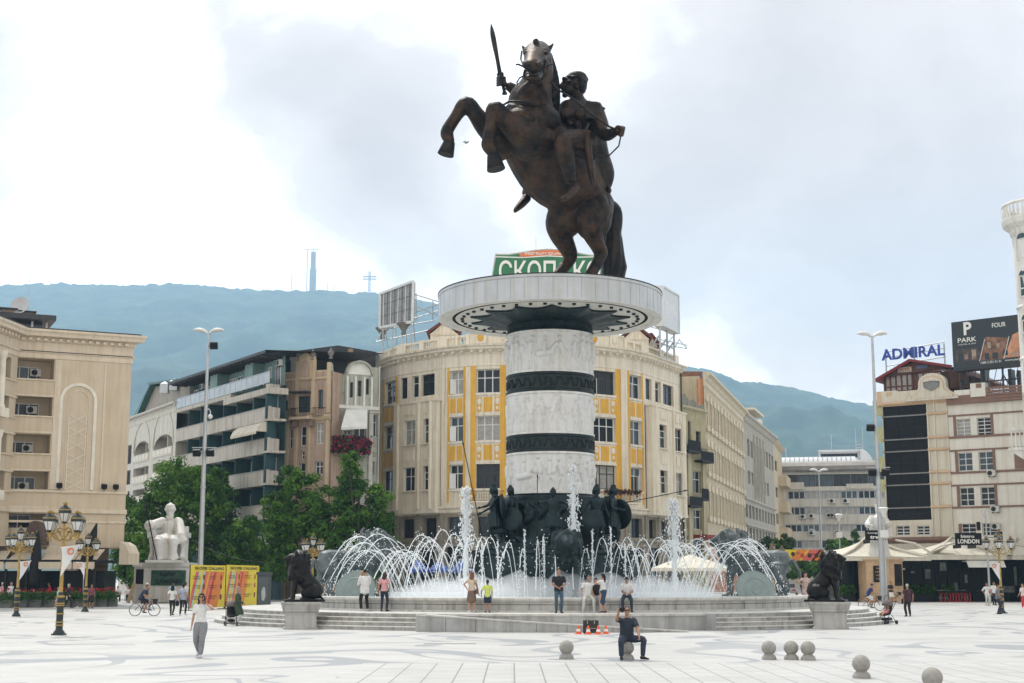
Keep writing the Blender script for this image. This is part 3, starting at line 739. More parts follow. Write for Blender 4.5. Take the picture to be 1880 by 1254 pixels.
SKIN=mat('skin',(.40,.225,.15),.55,var=.06);SKIN2=mat('skin_tan',(.33,.175,.11),.55,var=.06)
CL={}
def cloth(c,var=.10):
 k=tuple(round(q,3) for q in c)
 if k not in CL:CL[k]=mat('cloth_%d'%len(CL),c,.85,var=.16,scale=6,bump=.6,bscale=9)
 return CL[k]
HAIRC={'black':(.012,.010,.009),'brown':(.045,.024,.014),'red':(.16,.06,.025),'grey':(.42,.41,.40),'white':(.6,.6,.58)}
def person(label,loc,rotz=0.0,H=1.75,pose=None,top=(.6,.6,.6),sleeve=.6,hem=-.06,bottom=(.02,.03,.06),kind='trousers',wide=1.0,shoes=(.03,.03,.03),hair='black',style='short',fem=False,fat=1.0,skin=None,vox=.013,group=None,extra=None,pattern=None,length=.5):
 pose=dict(pose or{});pose['fem']=fem
 t=thing('person',label,'person',loc,rotz,group);f=H/1.75;t.scale=(f,f,f)
 J=skeleton(pose)
 for k in('curlL','curlR','thL','thR'):
  if k in pose:J[k]=pose[k]
 b=MB();body_parts(b,J,fem,fat);organic(b,'body',skin or SKIN,t,vox,1)
 P_,C,Nk,tr=J['P'],J['C'],J['N'],J['tr'];u=Nk-P_;sx=tr@V((1,0,0));w=.86 if fem else 1.0
 hr,Hd=J['hr'],J['H']
 m=MB();g=.016
 bust=.02 if fem else 0
 fr=tr@V((0,-1,0))
 m.loft([(P_+V((0,0,hem)),.172*fat+g,.122*fat+g),(P_+u*.04,.165*fat+g,.118*fat+g),(P_+u*.27,.138*w*fat+g+.01,.105*fat+g+.008),(P_+u*.5+fr*bust,.152*w*fat+g,.108*fat+g+bust),(C+u*.05+fr*bust*.5,.172*w+g,.112+g+bust*.5),(Nk-u*.13,.152*w+g,.09+g),(Nk-u*.03,.078+g*.3,.066+g*.3)],14,0,sx)
 for n in 'LR':
  a,e,wv=J['s'+n],J['e'+n],J['w'+n];k=.9 if fem else 1
  if sleeve<=0:continue
  pts=[a+(C-a)*.12,a,a+(e-a)*min(1,sleeve)];rr=[.057*k+g,.06*k+g*.9,.052*k+g]
  if sleeve>1:pts+=[e+(wv-e)*(sleeve-1)*.5,e+(wv-e)*(sleeve-1)];rr[2]=.046+g*.8;rr+=[.044+g*.7,.033+g*.7]
  m.limb(pts,rr,10)
 organic(m,{'dress':'dress','coat':'coat'}.get(kind,'shirt'),pattern or cloth(top),t,.014,1)
 m=MB()
 if kind in('trousers','shorts','coat'):
  m.loft([(P_+u*.14,.142*fat+.012,.108*fat+.012),(P_,.17*fat+.01,.12*fat+.012),(P_-V((0,0,.10)),.14,.115)],12,0,J['pt']@V((1,0,0)))
  for n in 'LR':
   h,kn,an=J['h'+n],J['k'+n],J['a'+n]
   if kind=='shorts':m.limb([h+V((0,0,.02)),h+(kn-h)*.4,h+(kn-h)*.88],[.1,.097*wide,.088*wide],10)
   else:m.limb([h+V((0,0,.02)),h+(kn-h)*.35,kn,kn+(an-kn)*.35,an+(kn-an)*.06],[.099,.092*wide,.067*wide,.066*wide,.053*wide],10)
  organic(m,'shorts' if kind=='shorts' else 'trousers',cloth(bottom),t,.014,1)
  if kind=='coat':
   m=MB();mid=(J['kL']+J['kR'])/2
   m.loft([(P_+u*.15,.16*fat,.13*fat),(P_,.195*fat,.15*fat),(P_+(mid-P_)*.95,.24,.19)],16,0,sx);organic(m,'coat_skirt',cloth(top),t,.016,1)
 else:
  mid=(J['kL']+J['kR'])/2;end=P_+(mid-P_)*(length*2)
  m.loft([(P_+u*.16,.135,.105),(P_,.178,.135),(P_+(end-P_)*.5,.20*wide,.165*wide),(end,.215*wide,.18*wide)],18,0,sx)
  for k in range(9):
   a=2*PI*k/9;q=V((math.cos(a)*.2*wide,math.sin(a)*.165*wide,0))
   m.limb([P_+q*.8,P_+(end-P_)*.6+q*.98,end+q*1.03],[.012,.022,.03],6)
  organic(m,'skirt',pattern or cloth(bottom),t,.016,1)
 for n in 'LR':
  an,fv=J['a'+n],J['f'+n];m=MB();q=V((fv.y,-fv.x,0))
  m.loft([(an+V((0,0,-.03))-fv*.065,.036,.045),(an+V((0,0,-.03))+fv*.02,.044,.046),(an+V((0,0,-.048))+fv*.11,.05,.03),(an+V((0,0,-.053))+fv*.185,.036,.022)],10,0,q)
  organic(m,'shoe',cloth(shoes),t,.012,1)
 m=MB();hc=cloth(HAIRC.get(hair,hair) if isinstance(hair,str) else hair,.3)
 if style in('short','long','tail'):
  m.ell(Hd+hr@V((0,.018,.035)),(.083,.096,.094),hr,14,10);m.ell(Hd+hr@V((0,.045,-.02)),(.077,.066,.085),hr,12,8)
  m.loft([(Hd+hr@V((-.06,-.06,.085)),.02,.02),(Hd+hr@V((0,-.075,.097)),.022,.022),(Hd+hr@V((.06,-.06,.085)),.02,.02)],8)
  if style=='long':
   for s_ in(-1,1):m.limb([Hd+hr@V((s_*.06,-.01,.04)),Hd+hr@V((s_*.082,.01,-.06)),Hd+hr@V((s_*.075,.03,-.17)),Hd+hr@V((s_*.06,.05,-.26))],[.035,.03,.034,.02],8)
   m.loft([(Hd+hr@V((0,.06,0)),.075,.05),(Hd+hr@V((0,.085,-.13)),.085,.04),(Hd+hr@V((0,.10,-.3)),.06,.03)],10,0,hr@V((1,0,0)))
  if style=='tail':m.limb([Hd+hr@V((0,.09,.04)),Hd+hr@V((0,.14,0)),Hd+hr@V((0,.13,-.2)),Hd+hr@V((0,.12,-.4))],[.04,.04,.045,.02],8)
  organic(m,'hair',hc,t,.012,1)
 elif style=='cap':
  m.ell(Hd+hr@V((0,.012,.04)),(.082,.1,.085),hr,14,10);m.loft([(Hd+hr@V((0,-.07,.055)),.07,.012),(Hd+hr@V((0,-.16,.045)),.05,.008)],10,0,hr@V((1,0,0)))
  organic(m,'cap',hc,t,.012,1)
 elif style=='scarf':
  m.ell(Hd+hr@V((0,.02,.02)),(.095,.105,.115),hr,14,10);m.loft([(Hd+hr@V((0,.02,-.05)),.095,.1),(Hd+V((0,0,-.14)),.09,.09),(Hd+V((0,0,-.23)),.16,.12)],12);organic(m,'headscarf',hc,t,.014,1)
 elif style=='crop':
  m.ell(Hd+hr@V((0,.012,.022)),(.0765,.0935,.097),hr,14,10);organic(m,'hair',hc,t,.012,1)
 if extra:extra(t,J)
 return t
def sunglasses(t,J):
 m=MB();hr,H=J['hr'],J['H']
 for s_ in(-1,1):
  m.ell(H+hr@V((s_*.036,-.096,.012)),(.03,.012,.024),hr,10,6);m.limb([H+hr@V((s_*.065,-.085,.018)),H+hr@V((s_*.085,.01,.015))],[.006,.006],6)
 m.limb([H+hr@V((-.01,-.105,.018)),H+hr@V((.01,-.105,.018))],[.006,.006],6)
 m.build('sunglasses',mat('lens_black',(.01,.01,.012),.15),t)
def eyes(t,J):
 m=MB();hr,H=J['hr'],J['H']
 for s_ in(-1,1):
  m=MB();m.ell(H+hr@V((s_*.031,-.087,.014)),(.014,.008,.008),hr,8,6);m.build('eye',mat('eye_dark',(.03,.02,.015),.2),t)
def statue_body(mb,J,armour=True,kilt=True):
 body_parts(mb,J);P_,C,Nk=J['P'],J['C'],J['N'];u=Nk-P_
 if armour:mb.loft([(P_+u*.1,.17,.13),(P_+u*.3,.155,.125),(C,.19,.14),(Nk-u*.13,.17,.11),(Nk-u*.03,.09,.08)],12,0,J['tr']@V((1,0,0)))
 if kilt:
  mb.loft([(P_+u*.12,.165,.13),(P_,.19,.15),(P_-V((0,0,.28)),.24,.2)],16)
  for k in range(14):a=2*PI*k/14;mb.limb([P_+V((.18*math.cos(a),.14*math.sin(a),.05)),P_+V((.24*math.cos(a),.2*math.sin(a),-.32))],[.02,.035],6)
  #  fountain: stepped platform, ramp, basin
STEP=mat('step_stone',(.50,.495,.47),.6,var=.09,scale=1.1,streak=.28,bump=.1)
STEPD=mat('shaded_step_stone',(.40,.395,.375),.65,var=.16,scale=.9,streak=.4,bump=.1)  # step stone, streakier, with the shade of risers put in as darker colour
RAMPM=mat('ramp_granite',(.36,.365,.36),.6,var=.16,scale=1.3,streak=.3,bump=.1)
pf=thing('fountain_platform','round pale stone platform with steps and a sloping ramp wall around the fountain','platform',(CX,CY,0))
SA0=math.atan2(57.5-CY,xof(765,57.5)-CX);SA1=math.atan2(57.9-CY,xof(1310,57.9)-CX)
SH=.165
NSTEP=4
for k in range(NSTEP):
 ro=16.75-.36*k;z0,z1=SH*k,SH*(k+1)
 mb=MB();a0,a1=SA1,SA0+2*PI
 rin=ro-.38 if k<NSTEP-1 else 1.0
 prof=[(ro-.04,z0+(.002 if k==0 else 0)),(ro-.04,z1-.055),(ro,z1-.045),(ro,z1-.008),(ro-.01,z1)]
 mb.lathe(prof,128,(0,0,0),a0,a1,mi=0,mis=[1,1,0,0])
 if k<NSTEP-1:mb.lathe([(ro-.01,z1),(rin,z1)],128,(0,0,0),a0,a1,0)
 else:mb.lathe([(ro-.01,z1),(12.6,z1)],128,(0,0,0),0,2*PI,0) if False else mb.lathe([(ro-.01,z1),(12.6,z1)],128,(0,0,0),a0,a1,0)
 n=46
 rnd=random.Random(k)
 for j in range(n):
  a=a0+(a1-a0)*(j+rnd.uniform(.2,.8))/n;c,s=math.cos(a),math.sin(a)
  mb.bar(((ro-.039)*c,(ro-.039)*s,z0+.01),((ro-.039)*c,(ro-.039)*s,z1-.06),.014,.006,2)
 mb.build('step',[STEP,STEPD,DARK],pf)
RW=15.9
mb=MB();zt=SH*NSTEP
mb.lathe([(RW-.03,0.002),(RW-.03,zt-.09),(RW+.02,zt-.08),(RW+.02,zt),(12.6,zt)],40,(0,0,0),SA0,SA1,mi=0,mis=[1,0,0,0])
for a,sg in((SA0,1),(SA1,-1)):
 c,s=math.cos(a),math.sin(a)
 mb.add([(c*12.6,s*12.6,zt),(c*16.75,s*16.75,zt),(c*16.75,s*16.75,0),(c*12.6,s*12.6,0)],[(0,1,2,3)],1)
mb.build('platform_wall',[STEP,RAMPM],pf)
pL,pR=V((xof(765,56.9)-CX,56.9-CY,0)),V((xof(1262,56.2)-CX,56.3-CY,0))
mb=MB();n=24;tk=.28
cen=lambda f:pL.lerp(pR,f)+V((0,-.5*math.sin(PI*f)*1.0,0))
dn=(pR-pL).normalized();nn=V((-dn.y,dn.x,0))
vs=[];fs=[]
for i in range(n+1):
 f=i/n;q=cen(f);zz=zt-(zt-.06)*max(0,min(1,(f-.03)/.97))**1.0
 for(o,z) in((0,0.002),(0,zz-.06),(-.03,zz-.055),(-.03,zz),(tk,zz),(tk,0.002)):w_=q+nn*o;vs.append((w_.x,w_.y,z))
for i in range(n):
 for j in range(5):fs.append((i*6+j,(i+1)*6+j,(i+1)*6+j+1,i*6+j+1))
b=MB();b.add(vs,fs,0);b.f=b.f
for i,f in enumerate(b.f):b.m[i]=1 if(i%5)==0 else 0
b.add([vs[k] for k in range(6)],[(0,1,2,3,4,5)],1)
for i in range(1,9):
 q=cen(i/9)-nn*.002;zz=zt-(zt-.06)*i/9;b.bar((q.x,q.y,.01),(q.x,q.y,max(.02,zz-.06)),.012,.006,2)
b.build('ramp_parapet',[STEP,RAMPM,DARK],pf)
vs=[];fs=[]
for i in range(n+1):
 f=i/n;q=cen(f)+nn*tk;zz=(zt-.02)*(1-f)+.006
 a=math.atan2(q.y,q.x);e=V((RW*math.cos(a)*.998,RW*math.sin(a)*.998,0));vs+=[(q.x,q.y,zz),(e.x,e.y,zz)]
for i in range(n):fs.append((i*2,i*2+2,i*2+3,i*2+1))
MB().add(vs,fs,0).build('ramp_floor',STEP,pf)
RB=12.95;zb=zt;zr=zt+.60
bs=thing('fountain_basin','wide round pale stone fountain basin brimming with water','basin',(CX,CY,zt))
mb=MB()
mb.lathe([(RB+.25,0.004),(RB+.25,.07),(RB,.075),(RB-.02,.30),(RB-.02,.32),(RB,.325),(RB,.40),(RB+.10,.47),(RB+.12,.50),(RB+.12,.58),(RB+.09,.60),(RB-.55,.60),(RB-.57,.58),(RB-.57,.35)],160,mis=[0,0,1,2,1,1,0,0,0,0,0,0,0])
n=64
for j in range(n):
 a=2*PI*j/n;c,s=math.cos(a),math.sin(a);mb.bar(((RB-.005)*c,(RB-.005)*s,.08),((RB-.005)*c,(RB-.005)*s,.39),.012,.01,2)
mb.build('basin_wall',[STEP,STEPD,DARK],bs)
m,nt,N,L,B=new_mat('fountain_water');B.inputs['Base Color'].default_value=(.42,.52,.54,1);B.inputs['Roughness'].default_value=.12;B.inputs['IOR'].default_value=1.33
tc=N.new('ShaderNodeTexCoord');n1=N.new('ShaderNodeTexNoise');n1 .inputs['Scale'].default_value=3;n1 .inputs['Detail'].default_value=6;L.new(tc.outputs['Object'],n1 .inputs['Vector'])
bp=N.new('ShaderNodeBump');bp.inputs['Strength'].default_value=.8;bp.inputs['Distance'].default_value=.15;L.new(n1 .outputs['Fac'],bp.inputs['Height']);L.new(bp.outputs['Normal'],B.inputs['Normal'])
cr=N.new('ShaderNodeValToRGB');cr.color_ramp.elements[0].color=(.30,.40,.42,1);cr.color_ramp.elements[1].color=(.75,.8,.82,1);cr.color_ramp.elements[0].position=.4;cr.color_ramp.elements[1].position=.65
L.new(n1 .outputs['Fac'],cr.inputs['Fac']);L.new(cr.outputs['Color'],B.inputs['Base Color'])
WATER=m
mb=MB();mb.lathe([(RB-.56,.52),(8,.53),(0.01,.53)],96);mb.build('water',WATER,bs)
m,nt,N,L,B=new_mat('spray');B.inputs['Base Color'].default_value=(.93,.95,.96,1);B.inputs['Roughness'].default_value=.25;tl=N.new('ShaderNodeBsdfTranslucent');tl.inputs['Color'].default_value=(.95,.97,.98,1);ms=N.new('ShaderNodeMixShader');ms.inputs['Fac'].default_value=.5
L.new(B.outputs[0],ms.inputs[1]);L.new(tl.outputs[0],ms.inputs[2]);L.new(ms.outputs[0],N['Material Output'].inputs['Surface'])
SPRAY=m
def arc_mesh(r0,r1,hgt,seed,wide=.05):
 """a parabola from radius r0 to r1 along +x: a smooth rope of water that breaks into drops past its top"""
 rnd=random.Random(seed);mb=MB();n=26;pts=[];rad=[]
 brk=rnd.uniform(.72,1.0)
 for i in range(n+1):
  f=i/n;pts.append(V((r0+(r1-r0)*f+rnd.gauss(0,.008),rnd.gauss(0,.012)*f,4*hgt*f*(1-f))));rad.append(wide*(.55+.6*f)*rnd.uniform(.75,1.25))
 k=min(n,int(n*brk)+1)
 mb.tube(pts[:k],rad[:k],5)
 for i in range(k-1,n):
  for j in range(5):
   f=(i+rnd.random())/n;s_=wide*rnd.uniform(.45,1.05)
   mb.ell((r0+(r1-r0)*f+rnd.gauss(0,.03),rnd.gauss(0,.04)*f,4*hgt*f*(1-f)+rnd.gauss(0,.06)),(s_*.85,s_*.85,s_*rnd.uniform(1,2.4)),None,5,4)
 for j in range(34):
  f=rnd.uniform(.5,1);s_=rnd.uniform(.012,.028);mb.ell((r0+(r1-r0)*f+rnd.gauss(0,.1),rnd.gauss(0,.12),max(0,4*hgt*f*(1-f)+rnd.gauss(0,.14))),s_,None,5,4)
 return mb
zw=zt+.53
JL='thin white arching jet of the ring of water jets inside the basin'
arcs=[arc_mesh(7.9+.12*(s_%3),12.0-.35*(s_%4),h_,s_,.021).mesh('water_jet',SPRAY) for s_,h_ in enumerate((2.75,2.45,2.95,2.6,2.85,2.3,2.7,2.5))]
rnd=random.Random(5)
NJ=126
for k in range(NJ):
 a=2*PI*(k+.5)/NJ
 o=link('water_jet',arcs[rnd.randrange(8)],None,(CX,CY,zw),a+rnd.uniform(-.02,.02));o.scale=(1,1,rnd.uniform(.86,1.06))
 tag(o,JL,'water jet','arching water jets of the fountain ring')
def plume(hgt,seed,wide,n=900):
 rnd=random.Random(seed);mb=MB();k=14
 mb.tube([(rnd.gauss(0,.015),rnd.gauss(0,.015),hgt*.97*i/k) for i in range(k+1)],[wide*(.5+.9*math.sin(PI*min(1,i/k*.62+.15)))*rnd.uniform(.7,1.3)*.5 for i in range(k+1)],7)
 for i in range(n):
  f=rnd.random()**.6;top=rnd.random()<.6
  z=hgt*(1-rnd.random()**1.5*.55) if top else hgt*f
  w_=wide*(1.0+1.6*(1-z/hgt))
  s_=rnd.uniform(.010,.042)*(.6+.4*n/900);mb.ell((rnd.gauss(0,w_*.62),rnd.gauss(0,w_*.62),max(.02,z+rnd.gauss(0,.06))),(s_,s_,s_*rnd.uniform(1,2.4)),None,5,4)
 return mb
for px,pt,Yj,w_,lb in[(855,897,69.0,.13,'tallest white upright plume left of the dark column base'),(1053,857,68.5,.12,'upright plume of spray rising in front of the marble column'),(1238,920,68.8,.14,'upright white plume right of the dark column base')]:
 X_=xof(px,Yj,1000);o=plume(zof(pt,Yj)-zw,px,w_*1.25).build('water_plume',SPRAY,None,loc=(X_,Yj,zw));tag(o,lb,'water plume')
for i,(px,pt) in enumerate([(914,993),(963,974),(999,995),(1033,1000),(1088,975),(1122,970),(885,1000),(1148,1000)]):
 Yj=64.5+.6*(i%3);X_=xof(px,Yj,1040);o=plume(zof(pt,Yj)-zw,px,.035,120).build('water_spout',SPRAY,None,loc=(X_,Yj,zw));tag(o,'thin upright spout of water at the front of the fountain basin','water spout','thin upright spouts at the front of the basin')
mm=bpy.data.materials.new('mist_air');mm.use_nodes=True;hn,hl=mm.node_tree.nodes,mm.node_tree.links
for n_ in list(hn):
 if n_.type!='OUTPUT_MATERIAL':hn.remove(n_)
pv=hn.new('ShaderNodeVolumePrincipled');pv.inputs['Density'].default_value=.34;pv.inputs['Color'].default_value=(.97,.98,1,1);hl.new(pv.outputs[0],[n_ for n_ in hn if n_.type=='OUTPUT_MATERIAL'][0].inputs['Volume'])
MISTFLIP=False
mb=MB()
MISTS=((-134,-46,1.5,1.05),(-130,-98,1.15,.85),(-82,-50,1.1,.8))
for b0,b1,mw,mh in MISTS:
 mb=MB();a0,a1=R(b0),R(b1);n=40;vs=[];k=14
 for i in range(n+1):
  a=a0+(a1-a0)*i/n;e=math.sin(PI*i/n)**.4*.98+.02;rc,rw,rh=10.7,mw*e,mh*e*(1+.18*math.sin(i*1.3)+.1*math.sin(i*2.9))
  for j in range(k):
   th=2*PI*j/k;r_=rc+rw*math.cos(th);vs.append((CX+r_*math.cos(a),CY+r_*math.sin(a),zw+.02+max(0,rh*math.sin(th))))
 mb.add(vs,[(i*k+j,(i+1)*k+j,(i+1)*k+(j+1)%k,i*k+(j+1)%k) for i in range(n) for j in range(k)],0,True)
 mb.add(vs[:k],[tuple(range(k))]);mb.add(vs[-k:],[tuple(reversed(range(k)))])
 mb.f=[list(reversed(q)) for q in mb.f] if MISTFLIP else mb.f
 tag(mb.build('mist',mm),kind='stuff')
 #  dark base of the column: plinth, drum, soldiers
bp_=thing('carved_plinth','dark green bronze drum base with carved figures under the marble column','plinth',(CX,CY,zw))
z9=zs[5]+1.0-zw
mb=MB()
prof=[(4.6,-.5),(4.6,.1),(4.35,.2),(4.3,2.0),(4.5,2.08),(4.5,2.24),(3.2,2.26)]
mb.lathe(prof,8,(0,0,0),R(22.5),R(22.5)+2*PI)
mb.build('plinth',GREENB,bp_)
mb=MB();mb.lathe([(.01,2.2),(3.3,2.25),(3.1,2.6),(2.75,3.4),(2.5,4.6),(2.35,z9-.45),(2.42,z9-.4),(2.42,z9-.12),(2.2,z9-.02),(.01,z9-.01)],48)
rnd=random.Random(4)
for k in range(46):
 a=R(rnd.uniform(195,345));z=rnd.uniform(2.6,z9-.7);rr=2.4+max(0,(4.6-z))*.28;c,s=math.cos(a),math.sin(a)
 d=V((rnd.uniform(-1,1)*-s,rnd.uniform(-1,1)*c,rnd.uniform(-1,1)))*.5
 mb.limb([V((rr*c,rr*s,z))-d,V((rr*c*1.05,rr*s*1.05,z)),V((rr*c,rr*s,z))+d],[.08,.17,.07],7)
for k in range(16):
 a=R(232);c0=V((2.55*math.cos(a),2.55*math.sin(a),z9-.9));th=2*PI*k/16;mb.tube([c0+V((-math.sin(a)*math.cos(th),math.cos(a)*math.cos(th),math.sin(th)))*q+V((math.cos(a),math.sin(a),0))*.06 for q in(.25,.9)],[.05,.02],5)
organic(mb,'carved_drum',GREENB,bp_,.06,1)
def soldier(label,px,py_f,Yd,rot,pose,shield=None,spear=None,H=3.1):
 t=thing('soldier_statue',label,'statue',(xof(px,Yd,1000),Yd,zw+2.25),rot);f=H/1.75;t.scale=(f,f,f)
 J=skeleton(pose);mb=MB();statue_body(mb,J);hr,Hd=J['hr'],J['H']
 mb.ell(Hd+hr@V((0,.01,.03)),(.1,.115,.115),hr,14,10);mb.limb([Hd+hr@V((0,.1,.02)),Hd+hr@V((0,.12,-.1))],[.05,.04]);mb.ell(Hd+hr@V((0,.005,.15)),(.02,.09,.04),hr)
 for n in 'LR':mb.limb([J['k'+n],J['a'+n]],[.075,.05]);mb.ell(J['a'+n]+V((0,-.06,-.05)),(.055,.12,.035))
 mb.loft([(J['N']+V((0,.08,0)),.16,.05),(J['P']+V((0,.15,.1)),.2,.06),(J['P']+V((0,.18,-.5)),.24,.05)],10)
 organic(mb,'body',GREENB,t,.022,1)
 if shield:
  c,nrm,r_=V(shield[0]),V(shield[1]).normalized(),shield[2];q=nrm.to_track_quat('Z','Y').to_matrix();s_=MB()
  s_.ell(c,(r_,r_,.07),q,24,10);s_.tube([c+q@V((r_*.97*math.cos(k*PI/12),r_*.97*math.sin(k*PI/12),0)) for k in range(24)],.022,6,closed=True);s_.build('shield',GREENB,t)
 if spear:
  s_=MB();a,b=V(spear[0]),V(spear[1]);s_.tube([a,b],[.014,.012],6);d=(b-a).normalized();s_.limb([b,b+d*.05,b+d*.16],[.012,.024,.003],6);s_.build('spear',BLACKB,t)
 return t
soldier('bronze soldier at far left of the plinth holding a very long spear',907,1018,70.6,R(-75),dict(wR=(-.30,-.30,1.18),wL=(.05,-.36,1.02),ehR=(-1,.3,-.3),aL=(.12,-.12,.08),aR=(-.12,.12,.08)),((.18,.2,1.2),(.4,1,.1),.34),((-.02,-.30,.2),(.28,-.95,2.85)))
soldier('dark bronze soldier with a shield between the spearman and the drum on the left',938,1018,71.2,R(-40),dict(wR=(-.3,-.3,1.1),wL=(.25,-.3,1.0)),((.3,-.32,.85),(.3,-1,.1),.31),((-.3,-.35,.05),(-.32,-.33,1.95)))
soldier('bronze soldier facing forward in a pleated kilt at the middle of the base',1016,980,69.35,R(-10),dict(wR=(-.42,-.2,1.35),wL=(.4,-.15,1.3),aL=(.12,0,.08),aR=(-.12,0,.08)),None,((-.45,-.22,.3),(-.43,-.22,2.05)),2.9)
soldier('bronze soldier with a helmet next to the drum on the right side',1096,1018,70.3,R(25),dict(wR=(-.3,-.1,.95),wL=(.34,-.1,.9),yaw=.5),((-.28,-.25,.8),(-.2,-1,.1),.28))
soldier('bronze soldier at far right of the plinth with a round shield and levelled spear',1126,1018,71.0,R(75),dict(wR=(-.25,-.3,1.1),wL=(.2,-.32,1.05),aL=(.12,.1,.08),aR=(-.12,-.12,.08)),((.22,-.15,1.0),(.9,-.5,.1),.42),((.2,.3,1.2),(-.1,-2.0,1.6)))
#  lions
def lion_seated(mb,f=1.0):
 """seated lion facing -y, about 2.2 m high at f = 1, mane down the chest"""
 q=lambda x,y,z:V((x*f,y*f,z*f))
 Lf=lambda pts,n=14:mb.loft([(q(*p[:3]),p[3]*f,(p[4] if len(p)>4 else p[3])*f) for p in pts],n,0,(1,0,0))
 Lf([(0,.72,.28,.36,.30),(0,.55,.52,.40,.40),(0,.25,.85,.36,.38),(0,-.02,1.18,.36,.38),(0,-.16,1.45,.32,.32),(0,-.2,1.7,.28,.3)])
 Lf([(0,-.12,1.1,.42,.42),(0,-.12,1.4,.50,.50),(0,-.12,1.7,.50,.50),(0,-.14,1.98,.42,.40),(0,-.18,2.14,.26,.26)])
 Lf([(0,-.35,1.0,.24,.16),(0,-.42,1.3,.32,.2),(0,-.36,1.6,.34,.22)])
 Lf([(0,-.25,1.88,.25,.24),(0,-.48,1.88,.22,.22),(0,-.62,1.82,.17,.17),(0,-.70,1.79,.155,.15)]);mb.ell(q(0,-.78,1.86),(.075*f,.06*f,.05*f));Lf([(0,-.5,1.70,.15,.09),(0,-.68,1.64,.12,.07)])
 rnd=random.Random(2)
 for k in range(80):
  a=rnd.uniform(0,2*PI);z=rnd.uniform(.95,2.15);r_=.50-abs(z-1.6)*.22
  c=q(r_*math.cos(a),-.14+r_*math.sin(a),z)
  if c.y<-.48*f and z>1.6:continue
  mb.limb([c+V((0,0,.08*f)),c*1.0+V((.05*math.cos(a)*f,.05*math.sin(a)*f,-.04*f)),c+V((0,0,-.2*f))],[.045*f,.06*f,.015*f],6)
 for s_ in(-1,1):
  Lf([(s_*.24,-.18,1.15,.17,.18),(s_*.25,-.3,.75,.125,.13),(s_*.25,-.36,.4,.10,.10),(s_*.25,-.38,.16,.10,.11)]);Lf([(s_*.25,-.36,.10,.12,.09),(s_*.26,-.58,.08,.125,.075)])
  Lf([(s_*.34,.6,.4,.22,.34),(s_*.38,.32,.42,.2,.32),(s_*.37,.08,.3,.14,.2)]);Lf([(s_*.38,.35,.09,.11,.09),(s_*.38,-.02,.09,.13,.085)])
  mb.ell(q(s_*.25,-.36,2.02),(.05*f,.04*f,.045*f));mb.ell(q(s_*.1,-.57,1.91),(.05*f,.05*f,.03*f))
 mb.tube([q(0,.85,.2),q(.3,.95,.1),q(.6,.7,.08),q(.7,.3,.08)],[.06*f,.05*f,.05*f,.08*f],8)
def lion_standing(mb,f=1.0):
 q=lambda x,y,z:V((x*f,y*f,z*f))
 Lf=lambda pts,n=14:mb.loft([(q(*p[:3]),p[3]*f,(p[4] if len(p)>4 else p[3])*f) for p in pts],n,0,(1,0,0))
 Lf([(0,1.3,1.2,.3,.36),(0,1.0,1.22,.36,.42),(0,.4,1.2,.38,.42),(0,-.2,1.28,.42,.5),(0,-.6,1.45,.38,.45),(0,-.75,1.7,.3,.36)])
 Lf([(0,-.35,1.55,.46,.52),(0,-.65,1.8,.48,.5),(0,-.75,2.1,.40,.4),(0,-.75,2.28,.22,.24)])
 Lf([(0,-.85,2.02,.27,.27),(0,-1.1,1.98,.22,.2),(0,-1.3,1.9,.16,.15),(0,-1.4,1.88,.13,.12)]);Lf([(0,-1.05,1.82,.14,.08),(0,-1.3,1.75,.11,.05)])
 rnd=random.Random(6)
 for k in range(90):
  a=rnd.uniform(0,2*PI);z=rnd.uniform(1.3,2.3);r_=.48-abs(z-1.85)*.2;c=q(r_*math.cos(a),-.62+r_*math.sin(a),z)
  if c.y<-.95*f and z>1.75:continue
  mb.limb([c+V((0,0,.08*f)),c+V((.05*math.cos(a)*f,.05*math.sin(a)*f,-.04*f)),c+V((0,0,-.2*f))],[.05*f,.065*f,.015*f],6)
 for s_ in(-1,1):
  k=.12*s_
  Lf([(s_*.27,-.45,1.2,.2,.24),(s_*.28,-.5-k,.75,.14,.15),(s_*.28,-.5-k,.4,.11,.11),(s_*.28,-.52-k,.12,.11,.12)]);Lf([(s_*.28,-.5-k,.1,.13,.1),(s_*.28,-.78-k,.08,.13,.08)])
  Lf([(s_*.26,1.1,1.15,.24,.36),(s_*.28,1.0+k,.75,.17,.22),(s_*.28,1.25+k,.42,.11,.12),(s_*.28,1.15+k,.12,.1,.11)]);Lf([(s_*.28,1.15+k,.1,.12,.1),(s_*.28,.9+k,.08,.13,.08)])
  mb.ell(q(s_*.22,-.75,2.3),(.08*f,.05*f,.08*f))
 mb.tube([q(0,1.5,1.3),q(.05,1.75,.9),q(.05,1.8,.4),q(.1,1.9,.2)],[.08*f,.06*f,.05*f,.09*f],8)
